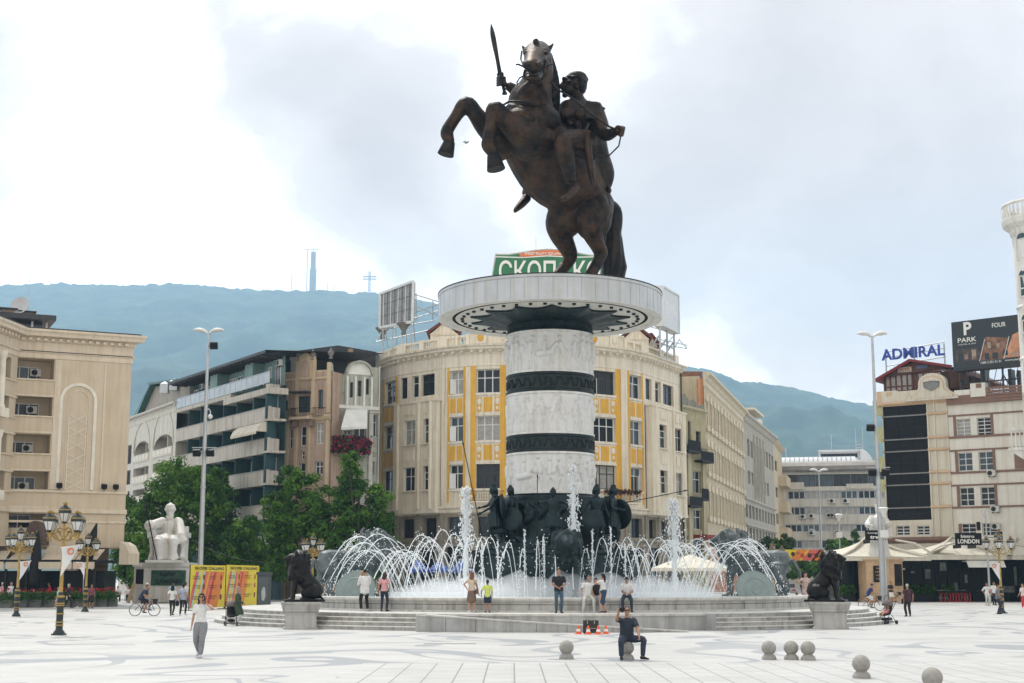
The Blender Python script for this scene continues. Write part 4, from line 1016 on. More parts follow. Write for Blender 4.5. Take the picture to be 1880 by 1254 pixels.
for px,Yl,rot,lb in[(553,60.4,R(-78),'black seated lion statue facing left on the pale pedestal at the left steps'),(1522,60.4,R(70),'black seated lion statue facing right on the pale pedestal at the right steps')]:
 X_=xof(px,Yl,1110);pd=thing('lion_pedestal',lb.split(' facing')[0].replace('black seated lion statue','moulded pale stone pedestal under the black seated lion')+(' beside the left flight of steps' if px<900 else ' beside the right flight of steps'),'pedestal',(X_,Yl,0),R(8) if px<900 else R(-8))
 mb=MB()
 def ring(pts):
  vs=[];fs=[]
  for hw,z in pts:vs+=[(-hw,-hw,z),(hw,-hw,z),(hw,hw,z),(-hw,hw,z)]
  for i in range(len(pts)-1):
   for j in range(4):fs.append((i*4+j,i*4+(j+1)%4,i*4+4+(j+1)%4,i*4+4+j))
  k=len(pts)*4;fs.append((k-4,k-3,k-2,k-1));mb.add(vs,fs)
 ring([(.72,.002),(.72,.06),(.66,.09),(.64,.55),(.66,.66),(.74,.72),(.74,.78),(.76,.82),(.80,.98),(.83,1.0),(.83,1.10)])
 mb.build('pedestal_block',STEPD,pd)
 ln=thing('lion_statue',lb,'statue',(X_,Yl,1.10),rot);mb=MB();lion_seated(mb,.95);organic(mb,'body',BLACKB,ln,.035,1)
 b=MB();b.box(-.55,.55,-.72,.95,0,.09);b.build('base_slab',BLACKB,ln)
for px,Yl,rot,f,lb,mt in[(1040,63.6,0,1.3,'bronze lion standing in the basin facing forward with spray on its back',GREENB),(655,71.5,R(118),1.45,'grey bronze lion striding in profile behind the left arcs of water',GREYB),(1378,71.8,R(-118),1.45,'grey bronze lion striding in profile behind the right arcs of water',GREYB)]:
 ln=thing('lion_statue',lb,'statue',(xof(px,Yl,1085),Yl,zw-.1),rot);mb=MB();lion_standing(mb,f);organic(mb,'body',mt,ln,.045,1)
SHM=mat('verdigris',(.20,.25,.24),.5,metal=.3,var=.12)
for px,Yl,rz,lb in[(652,65.6,R(-12),'large pale green disc shield leaning in the basin at the left'),(1388,65.8,R(12),'large pale green disc shield leaning in the basin at the right')]:
 mb=MB();c=V((0,0,.35));
 mb.lathe([(.01,.10),(.3,.09),(.34,.06),(.7,.05),(.74,.08),(.8,.08),(.84,.04),(1.2,.0),(1.28,.03),(1.32,-.02),(1.28,-.07),(.01,-.05)],40,smooth=False)
 o=mb.build('bronze_shield',SHM,None,loc=(xof(px,Yl,1090),Yl,zw+.35));o.scale=(.72,)*3;o.rotation_euler=(R(68),0,rz);tag(o,lb,'shield')
 #  building helpers
GLASS=mat('window_glass',(.018,.024,.03),.06,var=.3,scale=.4,spec=.22)
GLASS2=mat('window_glass_blue',(.05,.075,.09),.08,var=.4,scale=.5,spec=.3)
CURT=mat('window_curtain',(.30,.29,.27),.35,var=.25,scale=2.2)
WHITEF=mat('window_frame_white',(.66,.66,.64),.5,var=.05)
DARKF=mat('window_frame_dark',(.035,.03,.028),.5)
IRON=mat('black_iron',(.010,.010,.011),.55,spec=.2)
STEEL=mat('galvanised_steel',(.42,.44,.45),.42,metal=.55,var=.1)
ACM=mat('ac_white',(.52,.52,.49),.6)
def seg(A,B):
 A,B=V((A[0],A[1],0)),V((B[0],B[1],0));d=(B-A);W=d.length;d.normalize()
 M=Matrix(((d.x,-d.y,0,A.x),(d.y,d.x,0,A.y),(0,0,1,0),(0,0,0,1)))
 return M,W
def pp(px,Y,py=800):
 p=at(px,py,Y);return(p.x,p.y)
def wall(mb,W,z0,z1,ops,d=.25,mi=0,mr=None,x0=0.0,y=0.0):
 """front skin with real openings (x0,x1,z0,z1) and their reveals"""
 mr=mi if mr is None else mr
 ops=[(max(x0,a),min(x0+W,b),max(z0,c),min(z1,e)) for a,b,c,e in ops]
 ops=[o for o in ops if o[1]-o[0]>.02 and o[3]-o[2]>.02]
 xs=sorted(set([x0,x0+W]+[q for o in ops for q in o[:2]]));zs_=sorted(set([z0,z1]+[q for o in ops for q in o[2:]]))
 for i in range(len(xs)-1):
  run=None
  for k in range(len(zs_)-1):
   cx,cz=(xs[i]+xs[i+1])/2,(zs_[k]+zs_[k+1])/2
   if any(o[0]<cx<o[1] and o[2]<cz<o[3] for o in ops):
    if run is not None:mb.quad((xs[i],y,run),(xs[i+1],y,run),(xs[i+1],y,zs_[k]),(xs[i],y,zs_[k]),mi);run=None
   elif run is None:run=zs_[k]
  if run is not None:mb.quad((xs[i],y,run),(xs[i+1],y,run),(xs[i+1],y,z1),(xs[i],y,z1),mi)
 for a,b,c,e in ops:
  mb.quad((a,y,c),(a,y+d,c),(a,y+d,e),(a,y,e),mr);mb.quad((b,y+d,c),(b,y,c),(b,y,e),(b,y+d,e),mr)
  mb.quad((a,y,e),(a,y+d,e),(b,y+d,e),(b,y,e),mr);mb.quad((a,y+d,c),(a,y,c),(b,y,c),(b,y+d,c),mr)
WCACHE={}
def window(root,M,x0,x1,z0,z1,d,nx=2,nz=(),frame=None,glass=None,fw=.07,sill=None,name='window',y=0.0,open_=0):
 frame=frame or WHITEF;glass=glass or GLASS
 w_,h_=round(x1-x0,2),round(z1-z0,2);key=(w_,h_,nx,tuple(nz),frame.name,glass.name,fw,sill and sill.name)
 if key not in WCACHE:
  mb=MB();w2,h2=w_-.004,h_-.004
  mb.box(.002,w2,0,.08,.002,fw);mb.box(.002,w2,0,.08,h2-fw,h2);mb.box(.002,fw,.001,.079,fw,h2-fw);mb.box(w2-fw,w2,.001,.079,fw,h2-fw)
  for i in range(1,nx):xm=w_*i/nx;mb.box(xm-fw*.55,xm+fw*.55,.003,.077,fw,h2-fw)
  for f in nz:mb.box(fw,w2-fw,.005,.075,h_*f-fw*.5,h_*f+fw*.5)
  pn=MB();pn.box(fw*.6,w_-fw*.6,.05,.056,fw*.6,h_-fw*.6)
  sl=None
  if sill:q=MB();q.box(-.12,w_+.12,-d-.14,.02,-.12,-.004);sl=q.mesh('sill',sill)
  WCACHE[key]=(mb.mesh(name,frame),pn.mesh('pane',glass),sl)
 fm,pm,sm=WCACHE[key]
 o=link(name,fm,root);o.matrix_basis=Matrix.Translation(-root.location)@M@Matrix.Translation((x0,y+d-.09,z0))
 link('pane',pm,o)
 if sm:link('sill',sm,o)
 return o
def gl(rnd,a=.62,b=.84):
 q=rnd.random();return GLASS if q<a else(GLASS2 if q<b else CURT)
ACMESH=None
def aircon(root,M,x,y,z,s=1.0):
 global ACMESH
 if ACMESH is None:
  mb=MB();mb.box(-.42,.42,-.16,.16,0,.6,0);mb.cyl((-.1,-.163,.3),(-.1,-.17,.3),.24,None,16,1);mb.tube([(-.1+.25*math.cos(k*PI/8),-.175,.3+.25*math.sin(k*PI/8)) for k in range(16)],.012,4,0,closed=True);mb.box(-.3,-.24,-.1,.3,-.08,0,1);mb.box(.24,.3,-.1,.3,-.08,0,1)
  ACMESH=mb.mesh('air_conditioner',[ACM,DARK])
 o=link('air_conditioner',ACMESH,root);o.matrix_basis=Matrix.Translation(-root.location)@M@Matrix.Translation((x,y,z))@Matrix.Scale(s,4);return o
def balusters(mb,x0,x1,y,z0,z1,step=.28,mi=0,r=.07):
 n=max(1,int((x1-x0)/step));h_=z1-z0
 for i in range(n):
  x=x0+(i+.5)*(x1-x0)/n
  mb.lathe([(r*.6,0),(r,h_*.25),(r*.5,h_*.55),(r*.55,h_*.9),(r*.8,h_)],6,(x,y,z0),mi=mi,smooth=True)
def railing(mb,x0,x1,y,z0,z1,step=.14,mi=0,r=.012):
 mb.box(x0,x1,y-.025,y+.025,z1-.04,z1,mi);mb.box(x0,x1,y-.02,y+.02,z0+.06,z0+.09,mi)
 n=max(1,int((x1-x0)/step))
 for i in range(n+1):x=x0+(x1-x0)*i/n;mb.box(x-r,x+r,y-r,y+r,z0,z1-.04,mi)
def cornice(mb,W,z,prof,mi=0,x0=0.0,e0=0.0,e1=0.0):
 """moulding along the segment; prof = (outward, dz) pairs from bottom to top; mitred roughly by e0/e1 per metre outward"""
 vs=[];fs=[];n=len(prof)
 for o,dz in prof:vs+=[(x0-e0*o,-o,z+dz),(x0+W+e1*o,-o,z+dz)]
 for i in range(n-1):fs.append((i*2,i*2+1,i*2+3,i*2+2))
 mb.add(vs,fs,mi)
 mb.add([vs[i*2] for i in range(n)]+[(x0,.05,z+prof[-1][1]),(x0,.05,z+prof[0][1])],[tuple(range(n+2))],mi);mb.add([vs[i*2+1] for i in range(n)]+[(x0+W,.05,z+prof[-1][1]),(x0+W,.05,z+prof[0][1])],[tuple(reversed(range(n+2)))],mi)
def arch_pts(xc,w,zs_,n=14):
 """half circle from right spring to left spring"""
 return[(xc+w/2*math.cos(PI*i/n),zs_+w/2*math.sin(PI*i/n)) for i in range(n+1)]
 #  beige apartment block at the left edge
BEIGE=mat('beige_render',(.55,.455,.335),.8,var=.05,scale=.8,streak=.10,bump=.05)
BEIGEL=mat('beige_trim',(.62,.53,.41),.75,var=.05,streak=.12)
BROWNST=mat('brown_stone',(.24,.175,.125),.7,var=.15,scale=.8)
SLATE=mat('roof_dark',(.035,.037,.042),.6,var=.2)
rnd=random.Random(11)
A0,A1,A2=pp(-62,99.0),pp(25,106.4),pp(236,110.0)
bd=thing('apartment_block','beige apartment block with recessed balconies and a blind arch panel at the left edge','building',(A1[0],A1[1],0))
ZT=zof(645,106.7)
lv=[(658,696),(726,763),(797,832),(862,900)]
M,W=seg(A1,A2)
b0,b1=-.2,xof(104,107.8,750)-A1[0]
mb=MB(M);ops=[(b0,b1,zof(b,107.2),zof(a,107.2)) for a,b in lv]
zled=zof(932,107.2);zbot=zof(1004,108.5)
x_r=W
wall(mb,W,zbot,ZT,ops+[(b0,xof(92,107.5)-A1[0],zof(985,107.5),zof(940,107.5))],2.0,0)
mb.box(b0-.3,b1+.3,2.0,2.1,zled-2.5,ZT,0)
mb.box(-.3,W,.3,14,ZT,ZT+.2,0);mb.quad((W,0,zbot),(W,16,zbot),(W,16,ZT),(W,0,ZT),0);mb.box(-.2,W-.02,.02,14,zbot-.06,zbot-.004,0)
for a,b in lv:
 zb_=zof(b,107.2);cornice(mb,b1-b0+.1,zb_-.12,[(.0,-.02),(.10,0),(.10,.1),(0,.12)],1,b0)
 cornice(mb,b1-b0+.1,zb_-1.35,[(.0,-.03),(.12,0),(.12,.14),(0,.16)],1,b0)
cornice(mb,W+.1,zled-.2,[(0,-.25),(.18,-.15),(.18,.1),(.06,.16),(0,.18)],1)
cornice(mb,W+.1,zof(902,108)-.1,[(0,-.05),(.14,0),(.14,.14),(0,.2)],1)
cornice(mb,W+.08,zof(960,108.5),[(0,-.05),(.08,0),(.08,.1),(0,.15)],1)
cornice(mb,W,ZT,[(.0,-.5),(.08,-.45),(.08,-.1),(.2,-.05),(.2,.08),(.08,.1),(.08,.75),(.25,.8),(.25,1.05),(.75,1.15),(.8,1.35),(.95,1.5),(.95,1.66),(0,1.7)],1,0,.4,1)
for i in range(int(W/.55)):mb.box(.1+i*.55,.35+i*.55,-.55,-.2,ZT+.82,ZT+1.03,1)
mb.box(-.2,W+.5,-.98,-.1,ZT+1.68,ZT+1.74,3);mb.box(0,W+.02,-.215,-.06,ZT+.0,ZT+.07,3)
ax0,ax1=xof(123,109,800)-A1[0],xof(193,109.5,800)-A1[0]
axc,aw=(ax0+ax1)/2,ax1-ax0;az0=zof(900,109);azs=zof(738,109)
def archband(w_,th,dp,zb,mi):
 o_,i_=arch_pts(axc,w_,azs),arch_pts(axc,w_-2*th,azs)
 pts=[(axc+w_/2,zb)]+o_+[(axc-w_/2,zb)];pin=[(axc+w_/2-th,zb)]+i_+[(axc-w_/2+th,zb)]
 for i in range(len(pts)-1):
  a,b_,c,e=pts[i],pts[i+1],pin[i+1],pin[i]
  mb.add([(q[0],-dp,q[1]) for q in(a,b_,c,e)]+[(q[0],.01,q[1]) for q in(a,b_,c,e)],[(3,2,1,0),(0,1,5,4),(2,3,7,6)],mi)
archband(aw,.24,.10,az0,2);archband(aw-1.15,.06,.05,az0,1)
lw=aw-1.5;lz1=zof(780,109)
for s_ in(-1,1):
 k=0
 while az0+k*1.0<lz1:
  za,zb_=az0+k*1.0,az0+k*1.0+lw*.55
  mb.bar((axc-s_*lw/2,-.02,za),(axc+s_*lw/2,-.02,min(zb_,lz1+1)),.05,.05,2);k+=1
 mb.box(axc+s_*lw/2-.03,axc+s_*lw/2+.03,-.05,0,az0,lz1+.6,2)
xp=xof(206,109.8,800)-A1[0];mb.box(xp,xp+.12,-.06,0,az0+.1,ZT-.5,1);mb.box(b1+.1,b1+.55,-.07,0,az0,ZT-.5,1)
mb.box(xof(176,110,1050)-A1[0],W-.9,1.2,13.5,0,zbot-.06,4)
for k in range(9):mb.box(xof(176,110,1050)-A1[0]-.03,W-.87,1.17,13.4,.5+k*.48,.53+k*.48,3)
mb.build('wall',[BEIGE,BEIGEL,mat('cream_trim',(.68,.63,.53),.7),SLATE,BROWNST],bd,True)
for i,(a,b) in enumerate(lv):
 zb_,zt_=zof(b,107.2)-.6,zof(a,107.2)-.45
 x0=xof(30,107.2,700)-A1[0];x1=x0+2.0+rnd.uniform(-.1,.1)
 window(bd,M,x0,x0+2.0+.25*(i%2),zb_-.3,zt_,2.0,3,(),WHITEF,GLASS2 if i%3==0 else GLASS)
 aircon(bd,M,b1-1.15-.15*i,1.75,zb_+1.0-.1*i,.95)
 for _ in range(5):
  pass
window(bd,M,xof(20,107.5)-A1[0],xof(66,107.5)-A1[0],zof(985,107.5),zof(944,107.5),1.95,2,(),WHITEF,GLASS)
M2,W2=seg(A0,A1);mb=MB(M2)
ops2=[(W2-3.0,W2-1.1,zof(b,105.5),zof(a,105.5)) for a,b in lv]+[(.2,W2-3.8,zof(b,104),zof(a,104)) for a,b in lv]
wall(mb,W2,zbot,ZT,ops2,1.6,0);mb.box(.1,W2,1.6,1.7,zbot,ZT,0)
for a,b in lv:
 zb_=zof(b,105.5);cornice(mb,W2,zb_-.12,[(.0,-.02),(.12,0),(.12,.1),(0,.12)],1);cornice(mb,W2,zb_-1.35,[(.0,-.03),(.14,0),(.14,.14),(0,.16)],1)
cornice(mb,W2,zled-.2,[(0,-.25),(.22,-.15),(.22,.1),(.06,.16),(0,.18)],1)
cornice(mb,W2,ZT,[(.0,-.5),(.08,-.45),(.08,-.1),(.2,-.05),(.2,.08),(.08,.1),(.08,.75),(.25,.8),(.25,1.05),(.75,1.15),(.8,1.35),(.95,1.5),(.95,1.66),(0,1.7)],1,0,0,-.4)
for i in range(int(W2/.55)-1):mb.box(.1+i*.55,.35+i*.55,-.55,-.2,ZT+.82,ZT+1.03,1)
mb.box(0,W2-.35,-.98,-.1,ZT+1.68,ZT+1.74,2);mb.quad((0,.3,ZT+.19),(W2,.3,ZT+.19),(W2,9,ZT+.19),(0,9,ZT+.19),1)
mb.build('wing_wall',[BEIGE,BEIGEL,SLATE],bd,True)
for a,b in lv:
 zb_,zt_=zof(b,105.5),zof(a,105.5)-.2;window(bd,M2,W2-2.9,W2-1.2,zb_,zt_,1.6,2,(),DARKF,GLASS);window(bd,M2,.3,W2-4,zb_,zt_,1.6,3,(),DARKF,GLASS)
for z0_,z1_ in((zof(750,103.5),zof(646,103.5)),(zof(900,103.5),zof(790,103.5))):
 mb=MB(M2);xc=W2-3.4;mb.lathe([(.34,z0_),(.34,z0_+.2),(.27,z0_+.25),(.24,z1_-.6),(.30,z1_-.5),(.36,z1_-.1),(.4,z1_)],16,(xc,-.42,0),smooth=True);mb.box(xc-.6,xc+.6,-.85,0,z0_-.7,z0_);mb.build('balcony_column',mat('cream_trim',(.68,.63,.53),.7),bd,True)
mb=MB(M);zr_=ZT+1.75;yb=4.0
mb.box(xof(-30,112)-A1[0],xof(150,112,600)-A1[0],yb-1.2,yb+6,zof(600,113),zof(591,113),0)
mb.box(xof(-30,112)-A1[0],xof(137,113,600)-A1[0],yb+.2,yb+5,zr_-1.6,zof(600,113),1)
for px in(50,72,112,137):x=xof(px,112,600)-A1[0];mb.box(x-.08,x+.08,yb-.1,yb+.18,zr_-1.5,zof(600,113),2)
mb.prism([(xof(-60,110,570)-A1[0],zof(590,110)),(xof(37,110,585)-A1[0],zof(587,110)),(xof(-5,110,570)-A1[0],zof(565,110)),(xof(-60,110,570)-A1[0],zof(548,110))],1.5,7,0)
mb.build('roof',[SLATE,mat('terrace_glazing',(.02,.025,.03),.15),STEEL],bd,True)
for px,py in((98,581),(130,584)):
 mb=MB(M);x=xof(px,115,585)-A1[0];mb.box(x-.5,x+.5,6,7,zof(592,115)-.1,zof(py,115),0);mb.box(x-.7,x+.7,5.8,7.2,zof(py,115),zof(py-2,115),1);mb.build('chimney',[BROWNST,SLATE],bd,True)
mb=MB(M);x,z=xof(112,114,570)-A1[0],zof(570,114);mb.lathe([(.02,.25),(.35,.18),(.62,.02),(.66,.0),(.6,-.02),(.02,-.18)],20)
for i,p in enumerate(mb.v):pass
dish=MB();q=Matrix.Rotation(R(75),3,'X');dish.lathe([(.02,0),(.35,.06),(.7,.22),(.72,.26),(.68,.24),(.33,.1),(.02,.05)],22);dish.v=[tuple(q@V(p)) for p in dish.v];dish.cyl((0,-.05,0),(.1,-.55,-.1),.02,None,5);dish.cyl((0,.1,-.1),(0,.3,-1.4),.05,None,6)
o=dish.build('satellite_dish',mat('dish_grey',(.5,.5,.5),.5),bd);c=M@V((x,6.2,z));o.location=c-bd.location
mb=MB(M);mb.cyl((x+.6,6.4,z-1),(x+.6,6.4,z+3.2),.03,.015,5);mb.build('antenna',STEEL,bd,True)
for px in(119,199,220):mb=MB(M);x=xof(px,109)-A1[0];mb.rbox((x,-.25,az0+.28),(.4,.3,.3),Matrix.Rotation(.5,3,'X'));mb.box(x-.05,x+.05,-.3,-.2,az0,az0+.2);mb.build('floodlight',IRON,bd,True)
#  white arcaded block beyond it
CREAMW=mat('white_render',(.56,.54,.48),.8,var=.06,streak=.22)
GREENR=mat('green_metal_roof',(.035,.105,.10),.5,var=.15)
B0,B1=pp(229,177),pp(323,157.6)
bd=thing('arcaded_block','white block with arched loggias and a green metal roof beyond the beige block','building',(B0[0],B0[1],0))
M,W=seg(B0,B1);mb=MB(M);zcn=zof(741,157.6)
rows=[(zof(838,165)-.1,zof(803,165)),(zof(880,165),zof(852,165)),(zof(918,165),zof(893,165))]
cols=[(W*.06,W*.16),(W*.22,W*.52),(W*.60,W*.95)]
ops=[(a,b,c,e) for c,e in rows for a,b in cols]
wall(mb,W,0,zcn,ops,1.6,0);mb.box(.2,W-.2,1.6,1.7,0,zcn,1)
for a,b in cols[1:]:
 z_=rows[0][1];rr=(b-a)/2;pts=arch_pts((a+b)/2,b-a,z_-.05)
 for s_ in(0,1):
  half=pts[:8] if s_ else pts[7:]
  cx=b if s_ else a
 wall_arch=[(a-.01,z_+rr*.0)]
for k,(a,b) in enumerate(cols[1:]):
 z_=rows[0][1]
 o_,i_=arch_pts((a+b)/2,(b-a)+.7,z_-1.2),arch_pts((a+b)/2,(b-a)+.1,z_-1.2)
 for i in range(len(o_)-1):mb.add([(q[0],-.12,q[1]) for q in(o_[i],o_[i+1],i_[i+1],i_[i])]+[(q[0],.0,q[1]) for q in(o_[i],o_[i+1],i_[i+1],i_[i])],[(3,2,1,0),(0,1,5,4),(2,3,7,6)],0)
 for sx in(a,b):
  s_=1 if sx==b else-1;xc=(a+b)/2;w_=(b-a)
  prev=None
  for i in range(8):
   th=PI/2*i/7;x_,zz=xc+s_*w_/2*math.cos(th),z_-1.35+min(1.35,w_/2)*math.sin(th)
   if prev is not None:mb.add([(prev[0],.05,prev[1]),(x_,.05,zz),(x_,.05,z_+.01),(prev[0],.05,z_+.01)],[(0,1,2,3) if s_<0 else(3,2,1,0)],0)
   prev=(x_,zz)
for c,e in rows:
 for a,b in cols[1:]:
  mb.box(a-.05,b+.05,-.12,.1,c-.15,c+.75,0)
  n=5
  for i in range(n):mb.box(a+(b-a)*(i+.2)/n,a+(b-a)*(i+.8)/n,-.14,-.1,c+.05,c+.6,2)
  mb.box((a+b)/2-.1,(a+b)/2+.1,.5,1.7,c,e,0)
cornice(mb,W,zcn,[(0,-.9),(.1,-.8),(.1,-.3),(.3,-.2),(.3,0),(.5,.1),(.5,.25),(0,.3)],0)
mb.box(0,W,.0,12,zcn-.1,zcn+.28,0)
for i in range(30):mb.box(W*i/30+.05,W*i/30+.3,-.42,-.3,zcn-.16,zcn-.02,1)
zm=zof(703,159)
mb.prism([(W*.18,zcn+.3),(W+1.2,zcn+.3),(W+1.2,zof(697,157)),(W*.92,zm),(W*.42,zof(735,170)+1.6)],1.0,9,1,1)
mb.build('wall',[CREAMW,mat('stucco_grey',(.33,.30,.26),.8,streak=.2),mat('cream_trim',(.68,.63,.53),.7)],bd,True)
mb=MB(M);mb.add([(W*.05,.4,zcn+.3),(W*.18,.2,zcn+.3),(W*.44,.3,zof(735,170)+1.9),(W*.93,.4,zm+.35),(W*.93,9,zm+.35),(W*.40,9,zof(735,170)+1.9),(W*.05,9,zcn+.3)],[(0,1,2,5,6),(2,3,4,5)],0)
mb.add([(W*.16,.15,zcn+.3),(W*.46,.2,zof(735,170)+1.7),(W*.46,.2,zof(735,170)+2.0),(W*.13,.15,zcn+.3)],[(0,1,2,3)],0);mb.bar((W*.42,.2,zof(735,170)+1.85),(W*.95,.3,zm+.3),.3,.25,0)
mb.box(-3,W*.25,6,12,zcn-1,zcn+1.2,1);mb.box(-3.6,W*.3,5.5,12.5,zcn+1.2,zcn+1.45,0)
mb.build('roof',[GREENR,CREAMW],bd,True)
for px,py in((301,702),(318,697)):mb=MB();p=at(px,py,160);mb.box(p.x-.45,p.x+.45,160,161,p.z-1.2,p.z-.15);mb.lathe([(.0,.2),(.6,-.15)],8,(p.x,160.5,p.z));mb.build('chimney',STEEL,bd,True)
for c,e in rows[1:]:aircon(bd,M,cols[2][0]+1.0,1.3,c+.9);aircon(bd,M,cols[2][1]-1.0,1.3,c+1.2)
for c,e in rows:window(bd,M,cols[0][0],cols[0][1],c,e-.1,.3,2,(),DARKF,GLASS,name='window')
#  teal modernist block with long balconies
TEAL=mat('teal_render',(.018,.062,.068),.7,var=.15,streak=.2);TEALL=mat('pale_teal_render',(.17,.27,.255),.75,var=.1,streak=.15)
PARA=mat('balcony_parapet',(.46,.425,.37),.8,var=.10,scale=.6,streak=.35)
FGL=mat('balcony_glass',(.34,.37,.38),.25,var=.15,scale=.6)
C0,C1,C2=pp(323,157.4),pp(493.5,135.5),pp(513,136.6)
bd=thing('terraced_block','dark teal block of flats with long pale balcony parapets and a black overhanging roof','building',(C1[0],C1[1],0))
M,W=seg(C0,C1);YR=135.5
par=[(746.5,772),(804,831),(863,890),(927,953),(985,1010)]
zro=zof(645,134.8);ztf=zof(704,YR)
mb=MB(M)
mb.quad((0,1.7,0),(W,1.7,0),(W,1.7,ztf),(0,1.7,ztf),0)
mb.box(-.05,0,0,10,0,zof(700,YR)-3,1)
for a,b in par:
 za,zb_=zof(a,YR),zof(b,YR);mb.box(0,W,0,.18,zb_,za,1);mb.box(-.02,W,-.05,.22,za,za+.08,2);mb.box(0,W,.18,1.75,zb_+.02,zb_+.25,1)
 for f in(.13,.27,.36,.52,.66,.83):mb.box(W*f-.06,W*f+.06,.2,1.7,za+.0,za+2.2,0)
M3,W3=seg(C1,C2);m3=MB(M3);m3 .box(0.002,W3,.4,.6,0,ztf,0)
for a,b in par:za,zb_=zof(a,YR),zof(b,YR);m3 .box(0,W3,.0,.18,zb_,za,1);m3 .box(0,W3,.18,.6,zb_,zb_+.2,1)
m3 .box(0,W3,.05,.6,ztf-.9,ztf,1)
mb.box(0,W*.62,-.1,1.9,ztf-.35,ztf+.05,1);mb.box(W*.55,W,-.15,1.9,ztf-.95,ztf-.35,1)
mb.quad((0,1.5,ztf),(W,1.5,ztf),(W,1.5,zro-.2),(0,1.5,zro-.2),3)
mb.quad((W*.0,1.48,ztf),(W*.38,1.48,ztf),(W*.38,1.48,zro-.2),(W*.0,1.48,zro-.2),0)
mb.box(W*.72,W*.8,.3,1.5,ztf+.9,zro-.2,3);mb.box(W*.36,W*.44,.2,1.5,ztf,zro-.3,3)
mb.build('wall',[TEAL,PARA,mat('coping_grey',(.3,.29,.27),.7),TEALL],bd,True);m3 .build('corner_wall',[TEAL,PARA],bd,True)
mb=MB(M);n=18
for i in range(n):mb.box(W*i/n+.03,W*(i+1)/n-.03,-.08,-.05,ztf+.1,ztf+1.15,0);mb.box(W*i/n-.025,W*i/n+.025,-.1,-.03,ztf,ztf+1.22,1)
mb.box(0,W,-.11,-.02,ztf+1.17,ztf+1.23,1);mb.build('glass_balustrade',[FGL,STEEL],bd,True)
mb=MB(M);mb.add([(-1,-.8,zro-2.0*0-.15),(W+.5,-.8,zro-.15),(W+.5,-.8,zro+.12),(-1,-.8,zro+.12),(-1,12,zro+.9),(W+.5,12,zro+.9)],[(0,1,2,3),(3,2,5,4)],0);mb.quad((-1,1.5,zro-.2),(W+.5,1.5,zro-.2),(W+.5,-.8,zro-.15),(-1,-.8,zro-.15),0)
for i in range(26):mb.box(W*i/26,W*i/26+.12,-.7,1.5,zro-.38,zro-.2,1)
r0=at(514,648,140);r1=at(621,634,146);r2=at(690,646,150)
q=MB();q.add([tuple(r0),tuple(r1),tuple(r2),(r2 .x,r2 .y,r2 .z-3),(r1 .x,r1 .y,r1 .z-3.2),(r0 .x,r0 .y,r0 .z-.7)],[(5,4,1,0),(4,3,2,1)],0);q.add([tuple(r0),tuple(r1),tuple(r2),(r2 .x,r2 .y+10,r2 .z+.5),(r0 .x,r0 .y+14,r0 .z+.8)],[(0,1,2,3,4)],0)
q.build('rear_roof',SLATE,bd,True);mb.build('roof',[SLATE,DARKF],bd,True)
p0,p1=at(513,700,141),at(552,700,142);q=MB();q.box(p0 .x,p1 .x,141,149,0,zof(652,141),0);q.build('white_end_wall',mat('white_paint',(.72,.72,.70),.7,streak=.1),bd,True)
q=MB();q.box(at(524,670,141).x,at(534,670,141).x,140.9,141.0,zof(684,141),zof(662,141));q.build('window',GLASS2,bd,True)
for i,(a,b) in enumerate(par):
 z0_=zof(b,YR)+.25
 for f0,f1,nx in((.02,.1,2),(.155,.23,2),(.29,.345,1),(.40,.50,2),(.545,.63,2),(.69,.76,2),(.85,.93,2)):
  g=gl(rnd,.75,.9);window(bd,M,W*f0,W*f1,z0_+(.0 if rnd.random()<.5 else .9),z0_+2.55,1.7,nx,(),WHITEF if rnd.random()<.45 else DARKF,g)
 for f in(.09,.47,.80):
  if rnd.random()<.75:aircon(bd,M,W*f,1.4,z0_+1.7)
for f0,f1,zlo in((.05,.10,0),(.46,.52,.8),(.54,.60,.8),(.64,.70,.8),(.735,.76,.6),(.85,.88,.9),(.92,.965,0),(.18,.23,0)):
 window(bd,M,W*f0,W*f1,ztf+zlo+.1,zro-.9,1.5,2 if f1-f0>.04 else 1,(),WHITEF,gl(rnd,.4,.7))
for f in(.16,.66,.725,.745,.965):aircon(bd,M,W*f,1.3,zro-1.1)
mb=MB(M);x0,x1=W*.735,W*.985;za=zof(772,YR)-.05
pts=[(-.05,za),(-.5,za-.15),(-.9,za-.5),(-1.15,za-1.0)]
vs=[(x,y_,z) for y_,z in pts for x in(x0,x1)];mb.add(vs,[(i*2,i*2+1,i*2+3,i*2+2) for i in range(3)],0)
mb.add([(x0,y_,z) for y_,z in pts]+[(x0,-.05,za-1.0)],[(0,1,2,3,4)],0);mb.add([(x1,y_,z) for y_,z in pts]+[(x1,-.05,za-1.0)],[(4,3,2,1,0)],0);mb.box(x0,x1,-1.16,-1.13,za-1.25,za-1.0,0)
mb.build('awning',mat('awning_cream',(.56,.51,.42),.8,streak=.2),bd,True)
